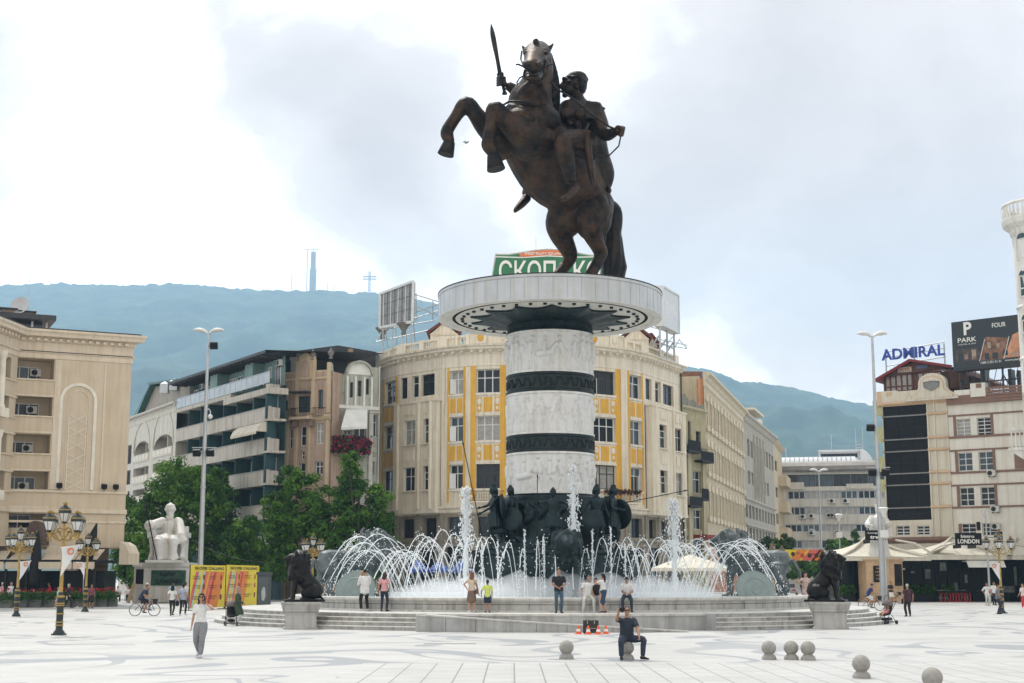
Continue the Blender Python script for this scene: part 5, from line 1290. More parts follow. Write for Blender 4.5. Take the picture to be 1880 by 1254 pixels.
#  pink and ochre townhouse
PINK=mat('pink_render',(.40,.295,.225),.8,var=.1,streak=.25);OCH=mat('ochre_trim',(.52,.41,.275),.75,var=.08,streak=.25)
D0,D1=pp(514.5,139.5),pp(606,137.2)
bd=thing('pink_townhouse','narrow pink townhouse with ochre pilasters, iron balconies and a tall arched gable','building',(D0[0],D0[1],0))
M,W=seg(D0,D1);f_=lambda px:(px-514.5)/(606-514.5)*W;z_=lambda py:zof(py,138.3)
mb=MB(M)
wins=[(521,527,733,752,1),(546,568,727,757,3),(583,592,717,752,1),(552,562,782,818,1),(580,594,778,816,2),(531,537,785,822,1),(518,523,790,825,1),(554,560,828,843,1),(580,594,848,872,2),(552,562,850,880,1),(518,526,850,880,1)]
wall(mb,W,0,z_(684),[(f_(a),f_(b),z_(e),z_(c)) for a,b,c,e,n in wins],.3,0)
mb.box(0.01,W-.01,.3,9,0,z_(684),0)
for px in(514.5,541,571,599):mb.box(f_(px),f_(px+6.5),-.14,.01,z_(760),z_(668 if px in(514.5,599) else 655),1)
for px in(514.5,525,541,566,599):mb.box(f_(px),f_(px+5.5),-.12,.01,0,z_(772),1)
cornice(mb,W,z_(768),[(0,-.3),(.2,-.2),(.35,.1),(.35,.25),(0,.3)],1);cornice(mb,W,z_(697),[(0,-.1),(.15,0),(.15,.15),(0,.2)],1)
mb.box(f_(539),f_(577),-.9,.02,z_(771),z_(766),1);mb.box(f_(539),f_(577),-.86,.02,z_(790),z_(771),2) if False else None
for px in(541,570):mb.prism([(f_(px),z_(784)),(f_(px+8),z_(784)),(f_(px+8),z_(771)),(f_(px),z_(771))],-.55,0,2)
g0,g1=f_(546),f_(573);gc=(g0+g1)/2;poly=[(g0,z_(697)),(g1,z_(697))]+[(x,z) for x,z in arch_pts(gc,g1-g0,z_(664),12)]
mb.prism(poly,-.2,.6,1);poly=[(gc-.55,z_(692)),(gc+.55,z_(692))]+arch_pts(gc,1.1,z_(672),10);mb.prism(poly,-.26,-.2,0)
for a,b in((519,541),(577,599)):
 mb.box(f_(a),f_(b),.02,.3,z_(684),z_(681),1);balusters(mb,f_(a),f_(b),.15,z_(695),z_(685),.35,2,.12)
mb.build('wall',[PINK,OCH,mat('brown_carving',(.20,.13,.10),.8)],bd,True)
for a,b,c,e,n in wins:window(bd,M,f_(a),f_(b),z_(e),z_(c),.28,n,(.62,) if n>1 else(.5,),WHITEF if c>770 else DARKF,gl(rnd,.5,.9))
for a,b,dp in((517,545,.45),(543,571,.88),(577,597,.45)):mb=MB(M);railing(mb,f_(a),f_(b),-dp,z_(767),z_(750),.16);railing_side=None;mb.box(f_(a),f_(a)+.04,-dp,0,z_(751),z_(750));mb.box(f_(b)-.04,f_(b),-dp,0,z_(751),z_(750));mb.build('balcony_rail',IRON,bd,True)
mb=MB(M);mb.box(f_(538),f_(571),-1.1,.0,z_(722),z_(719.5));mb.build('balcony_canopy',SLATE,bd,True)
for px in(517.5,605,546,572):mb=MB(M);mb.lathe([(.18,0),(.22,.1),(.1,.2),(.3,.5),(.32,.7),(.12,.85),(.1,1.0),(0,1.15)],10,(f_(px),-.05,z_(684 if px in(517.5,) else 662)),smooth=True);mb.build('urn',mat('urn_stone',(.16,.15,.13),.8),bd,True)
mb=MB();mb.box(at(577,670,146).x,at(600,670,146).x,146,148,zof(700,146),zof(650,146));mb.box(at(611,670,147).x,at(647,670,147).x,147,149,zof(700,147),zof(640,147));mb.build('chimney_stack',mat('old_brick',(.30,.21,.14),.85,var=.25,scale=3),bd,True)
#  grey green townhouse with a round pediment
GG=mat('grey_green_render',(.355,.36,.30),.8,var=.10,streak=.3);GGL=mat('pale_grey_trim',(.47,.47,.42),.75,var=.08,streak=.25)
E0,E1=pp(606,138.6),pp(695,141.0)
bd=thing('grey_townhouse','grey green townhouse with a round white pediment and a box of magenta flowers','building',(E0[0],E0[1],0))
M,W=seg(E0,E1);f_=lambda px:(px-606)/(695-606)*W;z_=lambda py:zof(py,139.8)
mb=MB(M)
wins=[(638.5,644.5,703,731,1),(653,660,699,728,1),(668,674,695,724,1),(685.5,692,757,800,1),(614,620,772,804,1),(680,688,842,870,1),(612,628,845,868,2),(632,645,790,812,2),(650,672,765,806,2)]
wall(mb,W,0,z_(722),[(f_(a),f_(b),z_(e),z_(c)) for a,b,c,e,n in wins if c>730],.35,0,x0=0)
x0,x1=f_(630),f_(680)
mb2=MB(M);wall(mb2,x1-x0,z_(748),z_(686),[(f_(a),f_(b),z_(e),z_(c)) for a,b,c,e,n in wins if c<730],.35,0,x0=x0,y=-.3)
mb2 .quad((x0,.3,z_(748)),(x0,-.3,z_(748)),(x0,-.3,z_(686)),(x0,.3,z_(686)));mb2 .quad((x1,-.3,z_(748)),(x1,.3,z_(748)),(x1,.3,z_(686)),(x1,-.3,z_(686)));mb2 .box(x0+.02,x1-.02,.1,.3,z_(748),z_(686),0)
pc=(x0+x1)/2;pw=x1-x0-.4;poly=[(pc-pw/2,z_(688)),(pc+pw/2,z_(688))]+[(pc+pw/2*math.cos(PI*i/16),z_(686)+pw/2*.86*math.sin(PI*i/16)) for i in range(17)]
mb2 .prism(poly,-.32,.5,1);rim=[V((pc+(pw/2+.1)*math.cos(PI*i/16),-.35,z_(686)+(pw/2*.86+.1)*math.sin(PI*i/16))) for i in range(17)]
for i in range(16):mb2 .bar(rim[i],rim[i+1],.5,.22,0)
for px in(632,647,663,677):mb2 .box(f_(px),f_(px+3),-.42,-.28,z_(746),z_(692),1)
cornice(mb2,x1-x0+1.4,z_(746),[(0,-.5),(.5,-.3),(.6,0),(0,.1)],1,x0-.7)
mb.box(0.01,W-.01,.35,9,0,z_(700),0);mb.box(0,f_(631),-.1,.35,z_(722),z_(690),0);mb.prism([(0,z_(722)),(f_(620),z_(722)),(f_(612),z_(705)),(f_(609),z_(672)),(0,z_(668))],.05,1,0);mb.box(f_(680),W,-.05,.35,z_(722),z_(672),0)
mb.box(0,W,-.12,.02,z_(757),z_(751),1);mb.box(f_(676),f_(683),-.2,.02,0,z_(752),1);mb.box(f_(693),W,-.2,.02,0,z_(670),1)
cornice(mb,W-f_(676),z_(757),[(0,-.2),(.3,0),(.3,.2),(0,.25)],1,f_(676))
for py in(820,838):mb.box(f_(680),f_(692),-.06,.02,z_(py+8),z_(py),1)
mb.box(f_(607),f_(672),-1.1,.02,z_(838),z_(833),1)
mb.build('wall',[GG,GGL],bd,True);mb2 .build('pediment',[GG,mat('pediment_white',(.66,.65,.60),.7)],bd,True)
for a,b,c,e,n in wins:window(bd,M,f_(a),f_(b),z_(e),z_(c),.33,n,(.62,),WHITEF if c>730 else DARKF,gl(rnd,.6,.9),y=-.3 if c<730 else 0)
mb=MB(M);ya,zb_=-1.9,z_(790);mb.add([(f_(632),-.35,z_(752)),(f_(671),-.35,z_(748)),(f_(660),ya,z_(785)),(f_(613),ya,zb_),(f_(613),ya,zb_-.25),(f_(660),ya,z_(785)-.25)],[(3,2,1,0),(4,5,2,3)],0);mb.build('awning',mat('awning_white',(.60,.60,.57),.8),bd,True)
FLOW=[mat('magenta_petals',(.20,.012,.035),.8,var=.4,scale=6),mat('flower_leaves',(.03,.06,.02),.8,var=.4,scale=6)]
mb=MB(M)
for i in range(900):
 x,y_,z=rnd.uniform(f_(602),f_(671)),rnd.uniform(-1.7,-.7),rnd.uniform(z_(836),z_(804))+rnd.gauss(0,.1);a=rnd.uniform(.1,.22);q=Matrix.Rotation(rnd.uniform(0,6),3,V((rnd.gauss(0,1),rnd.gauss(0,1),rnd.gauss(0,1))).normalized())
 mb.add([V((x,y_,z))+q@V(p) for p in((-a,-a*.6,0),(a,-a*.6,0),(a,a*.6,0),(-a,a*.6,0))],[(0,1,2,3)],0 if rnd.random()<.7 else 1)
tag(mb.build('flower_box',FLOW,bd,True),kind=None)
#  the yellow and cream curved palace behind the column
CREAM=mat('cream_stone',(.70,.635,.51),.8,var=.07,scale=.7,streak=.20,bump=.06)
YEL=mat('ochre_yellow',(.64,.36,.045),.75,var=.08,streak=.15)
GREYST=mat('grey_base_stone',(.28,.25,.20),.8,var=.16,scale=.8,streak=.3)
CREAML=mat('cream_moulding',(.70,.64,.53),.75,var=.06,streak=.25)
rnd=random.Random(21)
KP_=[(692,153),(731,147.5),(812,142.6),(860,140.9),(945,140.0),(1075,140.6),(1149,143.6),(1184,146.6),(1249,155.5)]
PTS=[pp(*q) for q in KP_]
bd=thing('curved_palace','curved cream and yellow palace with a balustraded attic behind the column','building',(PTS[4][0],150,0))
zt_=lambda py:zof(py,140.0)
ZC=zt_(636)
ROWS=[(zt_(720),zt_(676)),(zt_(808),zt_(762)),(zt_(896),zt_(851))]
ZL=zt_(932)
wallb=MB();trim=MB()
segs=[('y2w',0),('o',1),('y2',2),('y3',3),('c',4),('y3',5),('y2',6),('o',7)]
for kind,i in segs:
 M,W=seg(PTS[i],PTS[i+1]);mb=MB(M)
 bays=[]
 if kind=='y2w':bays=[(W*.35,W*.86,2,True)]
 if kind=='y2':bays=[(W*.28,W*.80,2,True)] if i==2 else[(W*.22,W*.82,2,True)]
 if kind=='y3':bays=[(W*.17,W*.68,3,True)] if i==3 else[(W*.2,W*.74,3,True)]
 if kind=='c':bays=[(W*.15,W*.4,3,True),(W*.6,W*.85,3,True)]
 if kind=='o':bays=[(W*.26,W*.52,2,False),(W*.70,W*.82,1,False)] if i==1 else[(W*.22,W*.42,1,False),(W*.66,W*.92,2,False)]
 ops=[]
 for a,b,n,yl in bays:
  for ri,(zb_,ze) in enumerate(ROWS):
   ops.append((a,b,zb_,ze))
 wy=-.0 if kind!='o' else 0
 topz=ROWS[0][0]-.55
 if kind=='o':
  wall(mb,W,topz,ZC,[(W*.04,W*.2,ROWS[0][0]+.2,ROWS[0][1])]+[(W*.30,W*.46,ROWS[0][0]+.2,ROWS[0][1]),(W*.52,W*.82,ROWS[0][0]+.2,ROWS[0][1])],.4,0)
  for x0,x1,n in((W*.04,W*.2,1),(W*.30,W*.46,1),(W*.52,W*.82,2)):window(bd,M,x0,x1,ROWS[0][0]+.2,ROWS[0][1],.38,n,(.66,),DARKF if rnd.random()<.6 else WHITEF,gl(rnd,.8,.92))
  o2=[q for q in ops if q[3]<topz];wall(mb,W*.96,ZL-.1,topz,o2,.4,0,x0=W*.02,y=-.75)
  for x in(W*.02,W*.98):mb.quad((x,-.75,ZL-.1),(x,.0,ZL-.1),(x,.0,topz),(x,-.75,topz),0)
  mb.box(W*.0,W,-.85,.05,topz,topz+.18,1);mb.box(W*.01,W*.99,-.8,.02,ZL-.4,ZL-.1,1)
  for a,b,n,yl in bays:
   for ri in(1,2):
    zb_,ze=ROWS[ri];g=gl(rnd,.75,.9);window(bd,M,a,b,zb_,ze-(.6 if n==1 else 0),.38,n,(.62,),WHITEF,g,sill=CREAML,y=-.75)
   for zb_,ze in((ROWS[1][1]+.5,ROWS[0][0]-.9),(ROWS[2][1]+.6,ROWS[1][0]-.5)):
    k=2 if n==2 else 1;w_=(b-a)/k
    for j in range(k):mb.box(a+w_*j+.08,a+w_*(j+1)-.08,-.80,-.75,zb_,ze,1);mb.box(a+w_*j+.16,a+w_*(j+1)-.16,-.83,-.80,zb_+.1,ze-.1,0)
  for x in(W*.12,W*.6,W*.86):mb.lathe([(.22,0),(.22,topz-ZL)],10,(x,-.72,ZL),mi=0,smooth=True)
 else:
  wall(mb,W,ZL-.1,ZC,ops,.4,0)
  for a,b,n,yl in bays:
   e=(b-a)*(.13 if n==3 else .16)
   if n==3:e=(b-a)*.25
   mb.box(a-e,a-.02,-.05,.02,ZL+.6,ROWS[0][1]+.35,2);mb.box(b+.02,b+e,-.05,.02,ZL+.6,ROWS[0][1]+.35,2)
   for ri,(zb_,ze) in enumerate(ROWS):
    window(bd,M,a,b,zb_,ze,.38,n,(.64,),WHITEF if rnd.random()<.75 else DARKF,gl(rnd,.8,.92),fw=.085)
    if rnd.random()<.5:
     q=MB(M);x=a+(b-a)*rnd.choice([.05,.5]);q.rbox((x+.3,.05,zb_+.8),(.65,.05,1.5),Matrix.Rotation(rnd.uniform(.5,1.1),3,'Z'));q.build('casement',WHITEF,bd,True)
    mb.box(a-.1,b+.1,-.12,.38,zb_-.22,zb_-.003,1);mb.box(a-.05,b+.05,-.08,.02,ze+.003,ze+.12,1)
    if ri<2:
     z0_,z1_=ROWS[ri+1][1]+.14,zb_-.24;mb.box(a-.05,b+.05,-.03,.03,z0_,z1_,1)
     ps=[(0,.24),(.30,.70),(.76,1)] if n==3 else[(0.02,.47),(.53,.98)]
     for j,(f0,f1) in enumerate(ps):
      mb.box(a+(b-a)*f0+.04,a+(b-a)*f1-.04,-.055,-.03,z0_+.25,z1_-.18,2)
      if n==3 and j!=1:
       xc=a+(b-a)*(f0+f1)/2;h_=z1_-z0_;mb.ell((xc,-.05,z0_+h_*.68),(.24,.06,.34),None,12,6,1);mb.ell((xc,-.05,z0_+h_*.32),(.15,.05,.2),None,10,6,1)
  if kind in('y3','y2','c'):
   for x0,x1 in([(W*.84,W)] if i in(3,) else[(0,W*.12)] if i==2 else[(W*.87,W)] if i==5 else[(.0,W*.08),(W*.46,W*.54),(W*.92,W)] if kind=='c' else[]):
    mb.box(x0+.01,x1-.01,-.18,.02,ZL+.2,ROWS[0][1]+.4,0)
    for q in range(1,4):xx=x0+(x1-x0)*q/4;mb.box(xx-.03,xx+.03,-.2,-.18,ZL+.4,ROWS[0][1],1)
 e0=.12;cornice(mb,W+.0,ZC-.0,[(0,-1.9),(.06,-1.85),(.06,-1.7),(.025,-1.65),(.025,-.7),(.12,-.6),(.12,-.45),(.55,-.3),(.7,-.22),(.75,-.02),(.95,.06),(1.0,.2),(0,.25)],1,-.02,e0,e0)
 n=int(W/.8)
 for k in range(n):mb.box((k+.25)*W/n,(k+.6)*W/n,-.5,-.1,ZC-.52,ZC-.32,1)
 cornice(mb,W,ZL,[(0,-.55),(.25,-.4),(.25,-.1),(.4,0),(.4,.15),(0,.25)],1,-.02,e0,e0)
 z2,z1_=zt_(985),zt_(948);nwin=max(1,int(W/2.6));ops=[]
 for k in range(nwin):a=W*(k+.22)/nwin;b=W*(k+.78)/nwin;ops.append((a,b,z2,z1_))
 for k in range(max(1,int(W/4.5))):nn=max(1,int(W/4.5));ops.append((W*(k+.15)/nn,W*(k+.85)/nn,.3,zt_(1003)))
 wall(mb,W,0,ZL-.1,ops,.5,3)
 for q in ops:window(bd,M,q[0],q[1],q[2],q[3],.48,2,(),DARKF,gl(rnd,.8,.97))
 for k in range(nwin+1):x=W*k/nwin;mb.box(max(0,x-.3),min(W,x+.3),-.14,.02,0,ZL-.4,3)
 mb.box(0,W,-.2,.02,zt_(992),zt_(988),3)
 mb.quad((0,1.0,0),(W,1.0,0),(W,1.0,ZC),(0,1.0,ZC),3)
 z0_,z1b=ZC+.25,zof(611,140)
 wall(mb,W,z0_,z1b+.1,[],.3,0,y=.15) if kind in('c','y3') else None
 if kind in('c','y3'):
  for k in range(2 if kind=='y3' else 5):
   xx=W*(k+.5)/(2 if kind=='y3' else 5);mb.lathe([(.0,.0)],3) if False else mb.prism([(xx-.6,z0_+.15),(xx+.6,z0_+.15),(xx+.6,z1b+.5),(xx,z1b+1.0),(xx-.6,z1b+.5)],.02,.3,1);mb.ell((xx,.0,(z0_+z1b)/2+.3),(.35,.12,.5),None,10,6,0 if k%2 else 2)
  if kind=='c':mb.prism([(W*.15,z1b),(W*.85,z1b),(W*.8,z1b+1.2),(W*.5,z1b+2.2),(W*.2,z1b+1.2)],.1,.6,1)
  mb.box(0,W,.05,.45,z1b+.1,z1b+.28,1)
 else:
  mb.box(0,W,.05,.5,z0_-.02,z0_+.18,1);mb.box(0,W,.02,.5,z1b-.22,z1b,1)
  for x0,x1 in((0,W*.14),(W*.46,W*.56),(W*.88,W)):mb.box(x0+.003,x1-.003,.0,.52,z0_,z1b+.06,0)
  balusters(mb,W*.14,W*.46,.26,z0_+.18,z1b-.22,.36,0,.13);balusters(mb,W*.56,W*.88,.26,z0_+.18,z1b-.22,.36,0,.13)
 nm='wall' if kind!='o' else 'oriel'
 mb.build(nm,[CREAM,CREAML,YEL,GREYST],bd,True)
mb=MB();mb.slab([(p[0],p[1]+.6) for p in PTS]+[(PTS[-1][0],175),(PTS[0][0],175)],ZC-.3,ZC+.1);mb.slab([(PTS[0][0]+.1,PTS[0][1]+.8),(PTS[0][0]+.1,174),(PTS[0][0]+.5,174),(PTS[0][0]+.5,PTS[0][1]+.8)],0,ZC-.4);mb.slab([(PTS[-1][0]-.5,PTS[-1][1]+.8),(PTS[-1][0]-.1,PTS[-1][1]+.8),(PTS[-1][0]-.1,174),(PTS[-1][0]-.5,174)],0,ZC-.4);mb.build('roof_deck',CREAM,bd,True)
TILE=mat('red_tiles',(.13,.028,.02),.7,var=.3,scale=4)
for px,pw,Yd,pt in((815,32,146,589),(1168,30,148,598),(1195,18,152,612)):
 mb=MB();a,b,c=at(px-pw,pt+22,Yd),at(px+pw,pt+22,Yd),at(px,pt,Yd)
 mb.add([tuple(a),tuple(b),tuple(c),(a.x,a.y+6,a.z),(b.x,b.y+6,b.z),(c.x,c.y+6,c.z)],[(0,2,5,3),(2,1,4,5)],0);mb.add([(a.x+.3,a.y+.1,a.z-.2),(b.x-.3,a.y+.1,a.z-.2),(c.x,a.y+.1,c.z-.15)],[(0,1,2)],1)
 mb.bar(a,c,.3,.25,0);mb.bar(c,b,.3,.25,0);mb.box(a.x+.4,b.x-.4,a.y+.2,a.y+5,ZC,a.z,1);mb.build('dormer_roof',[TILE,CREAM],bd,True)
for px,py,Yd in((702,622,152),(741,614,148)):mb=MB();p=at(px,py,Yd);mb.lathe([(.25,0),(.3,.15),(.18,.3),(.5,.8),(.75,1.1),(.8,1.2),(.6,1.2)],14,tuple(p),smooth=True);mb.build('roof_urn',mat('urn_stone',(.16,.15,.13),.8),bd,True)
for px0,px1,Yd,flowers in((858,926,140.4,0),(1098,1164,142,1)):
 p0,p1=pp(px0,Yd),pp(px1,Yd+(1.5 if flowers else-.4));M,W=seg(p0,p1);mb=MB(M);zb_=zt_(917)-.2
 mb.box(0,W,-1.3,-.1,zb_-.15,zb_);q=MB(M);railing(q,0,W,-1.25,zb_,zb_+1.0,.16)
 for k in range(int(W/.5)):q.tube([M.inverted()@(M@V((k*.5+.25+.18*math.cos(t*.8),-1.25,zb_+.5+.2*math.sin(t*.8)))) for t in range(8)],.014,4,closed=True)
 q.box(0,.04,-1.25,-.1,zb_+.96,zb_+1.0);q.box(W-.04,W,-1.25,-.1,zb_+.96,zb_+1.0)
 mb.build('balcony',CREAML,bd,True);q.build('balcony_rail',IRON,bd,True)
 if flowers:
  mb=MB(M)
  for k in range(500):x,y_,z=rnd.uniform(0,W),rnd.uniform(-1.5,-1.2),zb_+1.0+rnd.gauss(0,.12);a=rnd.uniform(.05,.11);r_=Matrix.Rotation(rnd.uniform(0,6),3,V((rnd.gauss(0,1),rnd.gauss(0,1),rnd.gauss(0,1))).normalized());mb.add([V((x,y_,z))+r_@V(p) for p in((-a,-a,0),(a,-a,0),(a,a,0),(-a,a,0))],[(0,1,2,3)],0 if rnd.random()<.3 else 1)
  mb.build('flower_box',[mat('red_petals',(.30,.015,.02),.8,var=.3,scale=6),FLOW[1]],bd,True)
mb=MB();p=pp(689.5,153);mb.cyl((p[0],p[1]-.3,0),(p[0],p[1]-.3,ZC-.5),.09,None,8);p=pp(1250,155.6);mb.cyl((p[0]+.1,p[1]-.3,0),(p[0]+.1,p[1]-.3,ZC-.5),.09,None,8);mb.build('drainpipe',SLATE,bd,True)
#  rooftop signs
def frame_legs(mb,x0,x1,y,z0,z1,n=4,r=.05,back=1.6):
 for i in range(n):
  x=x0+(x1-x0)*i/(n-1);mb.cyl((x,y,z0),(x,y,z1),r,None,6);mb.cyl((x,y+back,z0),(x,y+.1,z0+(z1-z0)*.7),r*.8,None,6)
 for f in(.1,.5):mb.cyl((x0,y,z0+(z1-z0)*f),(x1,y,z0+(z1-z0)*f),r*.8,None,6)
SGREEN=mat('sign_green',(.018,.155,.055),.5,var=.06);SORNG=mat('sign_orange',(.62,.16,.05),.5,var=.05);SWHITE=mat('sign_white',(.74,.74,.71),.5,var=.03);SGREY=mat('sign_edge',(.42,.42,.36),.5)
Ys=152.0;o_=at(903,505,Ys);sx=lambda px:at(px,490,Ys).x-o_.x;sz=lambda py:zof(py,Ys)
sg=thing('beer_sign','large green rooftop sign with curved top reading СКОПСКО in white letters','sign',(o_.x,Ys,ZC+.1))
def outline(inset,zb_):
 pts=[(903+inset,None),(1108-inset,None)]
 top=[(1113-inset*.8,508),(1109-inset,470+inset),(1080,467+inset),(1060,463+inset),(1030,458+inset),(1005,456.5+inset),(980,458.5+inset),(955,463+inset),(935,466+inset),(909+inset,466+inset),(903+inset*.8,505)]
 return[(sx(900+inset),zb_),(sx(1116-inset),zb_)]+[(sx(x),sz(y)) for x,y in top]
zb_=sz(522)
mb=MB();loc=V(sg.location);mb.M=Matrix.Translation((o_.x,Ys,0))
mb.prism(outline(0,zb_),0,.5,3);mb.prism(outline(2.5,zb_+.2),-.03,0,0)
mb.prism([(sx(955),sz(471)),(sx(960),sz(472.5)),(sx(1005),sz(468.5)),(sx(1052),sz(471)),(sx(1056),sz(463)),(sx(1030),sz(460)),(sx(1005),sz(459)),(sx(980),sz(461)),(sx(953),sz(466))][::1],-.06,-.03,1)
for a,b in(((909,471.5),(958,473)),((958,473),(1005,470)),((1005,470),(1055,472.5)),((1055,472.5),(1104,471.5))):mb.bar((sx(a[0]),-.04,sz(a[1])),(sx(b[0]),-.04,sz(b[1])),.04,.12,2)
put_text(mb,'premium',sx(964),sx(1046),sz(468.7),sz(463.3),-.06,2,.03)
put_text(mb,'skopsko',sx(916),sx(1102),sz(517),sz(478.5),-.03,2,.12)
mb.build('panel',[SGREEN,SORNG,SWHITE,SGREY],sg,True)
mb=MB(Matrix.Translation((o_.x,Ys,0)));frame_legs(mb,sx(915),sx(1100),.6,ZC+.1,sz(515),5,.08);mb.build('support_frame',STEEL,sg,True)
tag(MB().cyl(at(984,470,153),at(984,435,153),.04,.02,5).build('lightning_rod',STEEL),'thin lightning rod standing behind the green rooftop sign','lightning rod')
Yb_=149;sg=thing('billboard','back of a tilted grey framed billboard on the left of the curved roof','billboard',(at(728,600,Yb_).x,Yb_,ZC+.1),0)
a,b,c,d=at(697,602,150),at(757,591,147),at(759,517,147),at(698,540,150)
mb=MB();mb.add([tuple(q) for q in(a,b,c,d)]+[(q.x+.2,q.y+.35,q.z) for q in(a,b,c,d)],[(0,1,2,3),(7,6,5,4),(1,5,6,2),(0,3,7,4),(3,2,6,7),(0,4,5,1)],0)
for(p,q) in((a,b),(b,c),(c,d),(d,a)):mb.bar(p+V((0,-.08,0)),q+V((0,-.08,0)),.25,.25,1)
for k in range(1,9):mb.bar(a.lerp(b,k/9)+V((0,-.06,0)),d.lerp(c,k/9)+V((0,-.06,0)),.1,.1,1 if k%2 else 2)
for k in range(1,3):mb.bar(a.lerp(d,k/3)+V((0,-.05,0)),b.lerp(c,k/3)+V((0,-.05,0)),.06,.06,2)
mb.build('panel',[mat('billboard_back',(.30,.31,.31),.7,var=.2,scale=2,streak=.3),mat('pale_metal',(.58,.6,.6),.5),mat('grey_strap',(.16,.17,.18),.6)],sg,True)
mb=MB()
for f in(.1,.4,.7,.95):
 p=a.lerp(b,f)+V((0,.3,0));mb.cyl((p.x,p.y,ZC),(p.x,p.y,p.z),.07,None,6);mb.cyl((p.x+.5,p.y+3.0,ZC),(p.x,p.y,p.z+2.5),.05,None,6)
for(x0,y0),(x1,y1) in(((759,540),(812,556)),((764,538),(764,590)),((759,585),(806,570)),((759,560),(806,580)),((812,556),(759,575)),((795,551),(795,590)),((700,606),(800,588)),((690,628),(790,606)),((690,628),(700,610))):mb.cyl(at(x0,y0,149),at(x1,y1,150),.06,None,5)
mb.build('lattice',STEEL,sg,True)
sg=thing('billboard','white rooftop billboard with pale EVN letters on the right of the curved roof','billboard',(at(1233,610,149).x,149,ZC+.1))
p0,p1=at(1218,605,148),at(1247,615,153);M,W=seg((p0 .x,p0 .y),(p1 .x,p1 .y));mb=MB(M)
zb0,zb1=zof(602,150),zof(530,149);mb.box(0,W,0,.9,zb0,zb1,0)
for x0,x1,z0_,z1_ in((-.1,W+.1,zb0-.15,zb0+.05),(-.1,W+.1,zb1-.05,zb1+.15)):mb.box(x0,x1,-.1,1.0,z0_,z1_,1)
mb.box(-.12,.08,-.1,1.0,zb0,zb1,1);mb.box(W-.08,W+.1,-.1,1.0,zb0,zb1,1)
put_text(mb,'evn',W*.2,W*.82,zb0+(zb1-zb0)*.36,zb0+(zb1-zb0)*.66,-.005,2,.02)
mb.build('panel',[mat('billboard_white',(.55,.58,.60),.5,var=.04),mat('pale_metal',(.58,.6,.6),.5),mat('letter_pale',(.66,.68,.70),.5)],sg,True)
mb=MB(M);frame_legs(mb,.3,W-.3,.5,ZC,zb0,3,.12,2)
for(x0,y0),(x1,y1) in(((1160,600),(1215,585)),((1165,612),(1218,590)),((1195,630),(1262,640)),((1205,622),(1262,634)),((1262,640),(1248,625)),((1180,596),(1215,606)),((1225,632),(1235,618)),((1240,636),(1248,622))):
 q=MB();q.cyl(at(x0,y0,150.5),at(x1,y1,150.5),.05,None,5);iM=M.inverted();mb.add([iM@V(v) for v in q.v],q.f,0,True)
mb.build('lattice',STEEL,sg,True)
#  narrow khaki house right of the palace
KH=mat('khaki_render',(.36,.32,.19),.8,var=.1,streak=.3);BRK=mat('bare_brick',(.20,.10,.065),.85,var=.3,scale=2,streak=.2)
F0,F1=pp(1249.5,157),pp(1296,163)
bd=thing('khaki_house','narrow khaki house with dark balconies squeezed between the palace and the long beige block','building',(F0[0],F0[1],0))
M,W=seg(F0,F1);f_=lambda px:(px-1249.5)/46.5*W;z_=lambda py:zof(py,160);mb=MB(M)
wins=[(1252,1258,852,892,1),(1270,1285,864,905,2),(1252,1258,930,972,1),(1270,1285,935,972,2),(1254,1258,772,815,1),(1263,1268,775,812,1),(1277,1286,790,815,1),(1252,1260,985,1030,1),(1268,1285,990,1030,1)]
wall(mb,W,0,z_(755),[(f_(a),f_(b),z_(e),z_(c)) for a,b,c,e,n in wins],.35,0);mb.box(.01,W-.01,.35,10,0,z_(760),0)
for px in(1250,1259,1286):mb.box(f_(px),f_(px+6 if px==1259 else px+4),-.2,.02,0,z_(822),1)
cornice(mb,W,z_(822),[(0,-.2),(.4,0),(.5,.2),(0,.3)],1);cornice(mb,W,z_(752),[(0,-.2),(.35,0),(.4,.2),(0,.3)],1)
poly=[(0,z_(750)),(W,z_(750)),(W,z_(748)),(W*.9,z_(738)),(W*.7,z_(742)),(W*.55,z_(732)),(W*.35,z_(736)),(W*.2,z_(727)),(0,z_(730))];mb.prism(poly,0,.6,2)
mb.build('wall',[KH,mat('khaki_trim',(.45,.41,.27),.8,streak=.25),mat('weathered_parapet',(.22,.21,.17),.85,var=.2,streak=.3)],bd,True)
for a,b,c,e,n in wins:window(bd,M,f_(a),f_(b),z_(e),z_(c),.33,n,(.62,),WHITEF if c>840 else DARKF,GLASS)
for a,b,zb_,zt2 in((1249,1271,831,812),(1273,1295,845,828),(1272,1284,916,897),(1250,1271,930,914)):mb=MB(M);railing(mb,f_(a),f_(b),-.95,z_(zb_),z_(zt2),.12,0,.03);mb.box(f_(a),f_(b),-1.0,0,z_(zb_)-.2,z_(zb_));mb.build('balcony',IRON,bd,True)
mb=MB();p0,p1=at(1247,700,170),at(1286,700,172);mb.box(p0 .x,p1 .x,170,182,0,zof(682,170),0);mb.box(p0 .x,p1 .x,169.9,170,zof(720,170),zof(716,170),1);mb.build('rear_brick_wall',[BRK,SLATE],bd,True)
mb=MB(M);mb.box(f_(1269),f_(1293),-1.6,.2,z_(985)-.3,z_(982));mb.build('shop_awning',mat('red_awning',(.22,.03,.02),.8),bd,True)
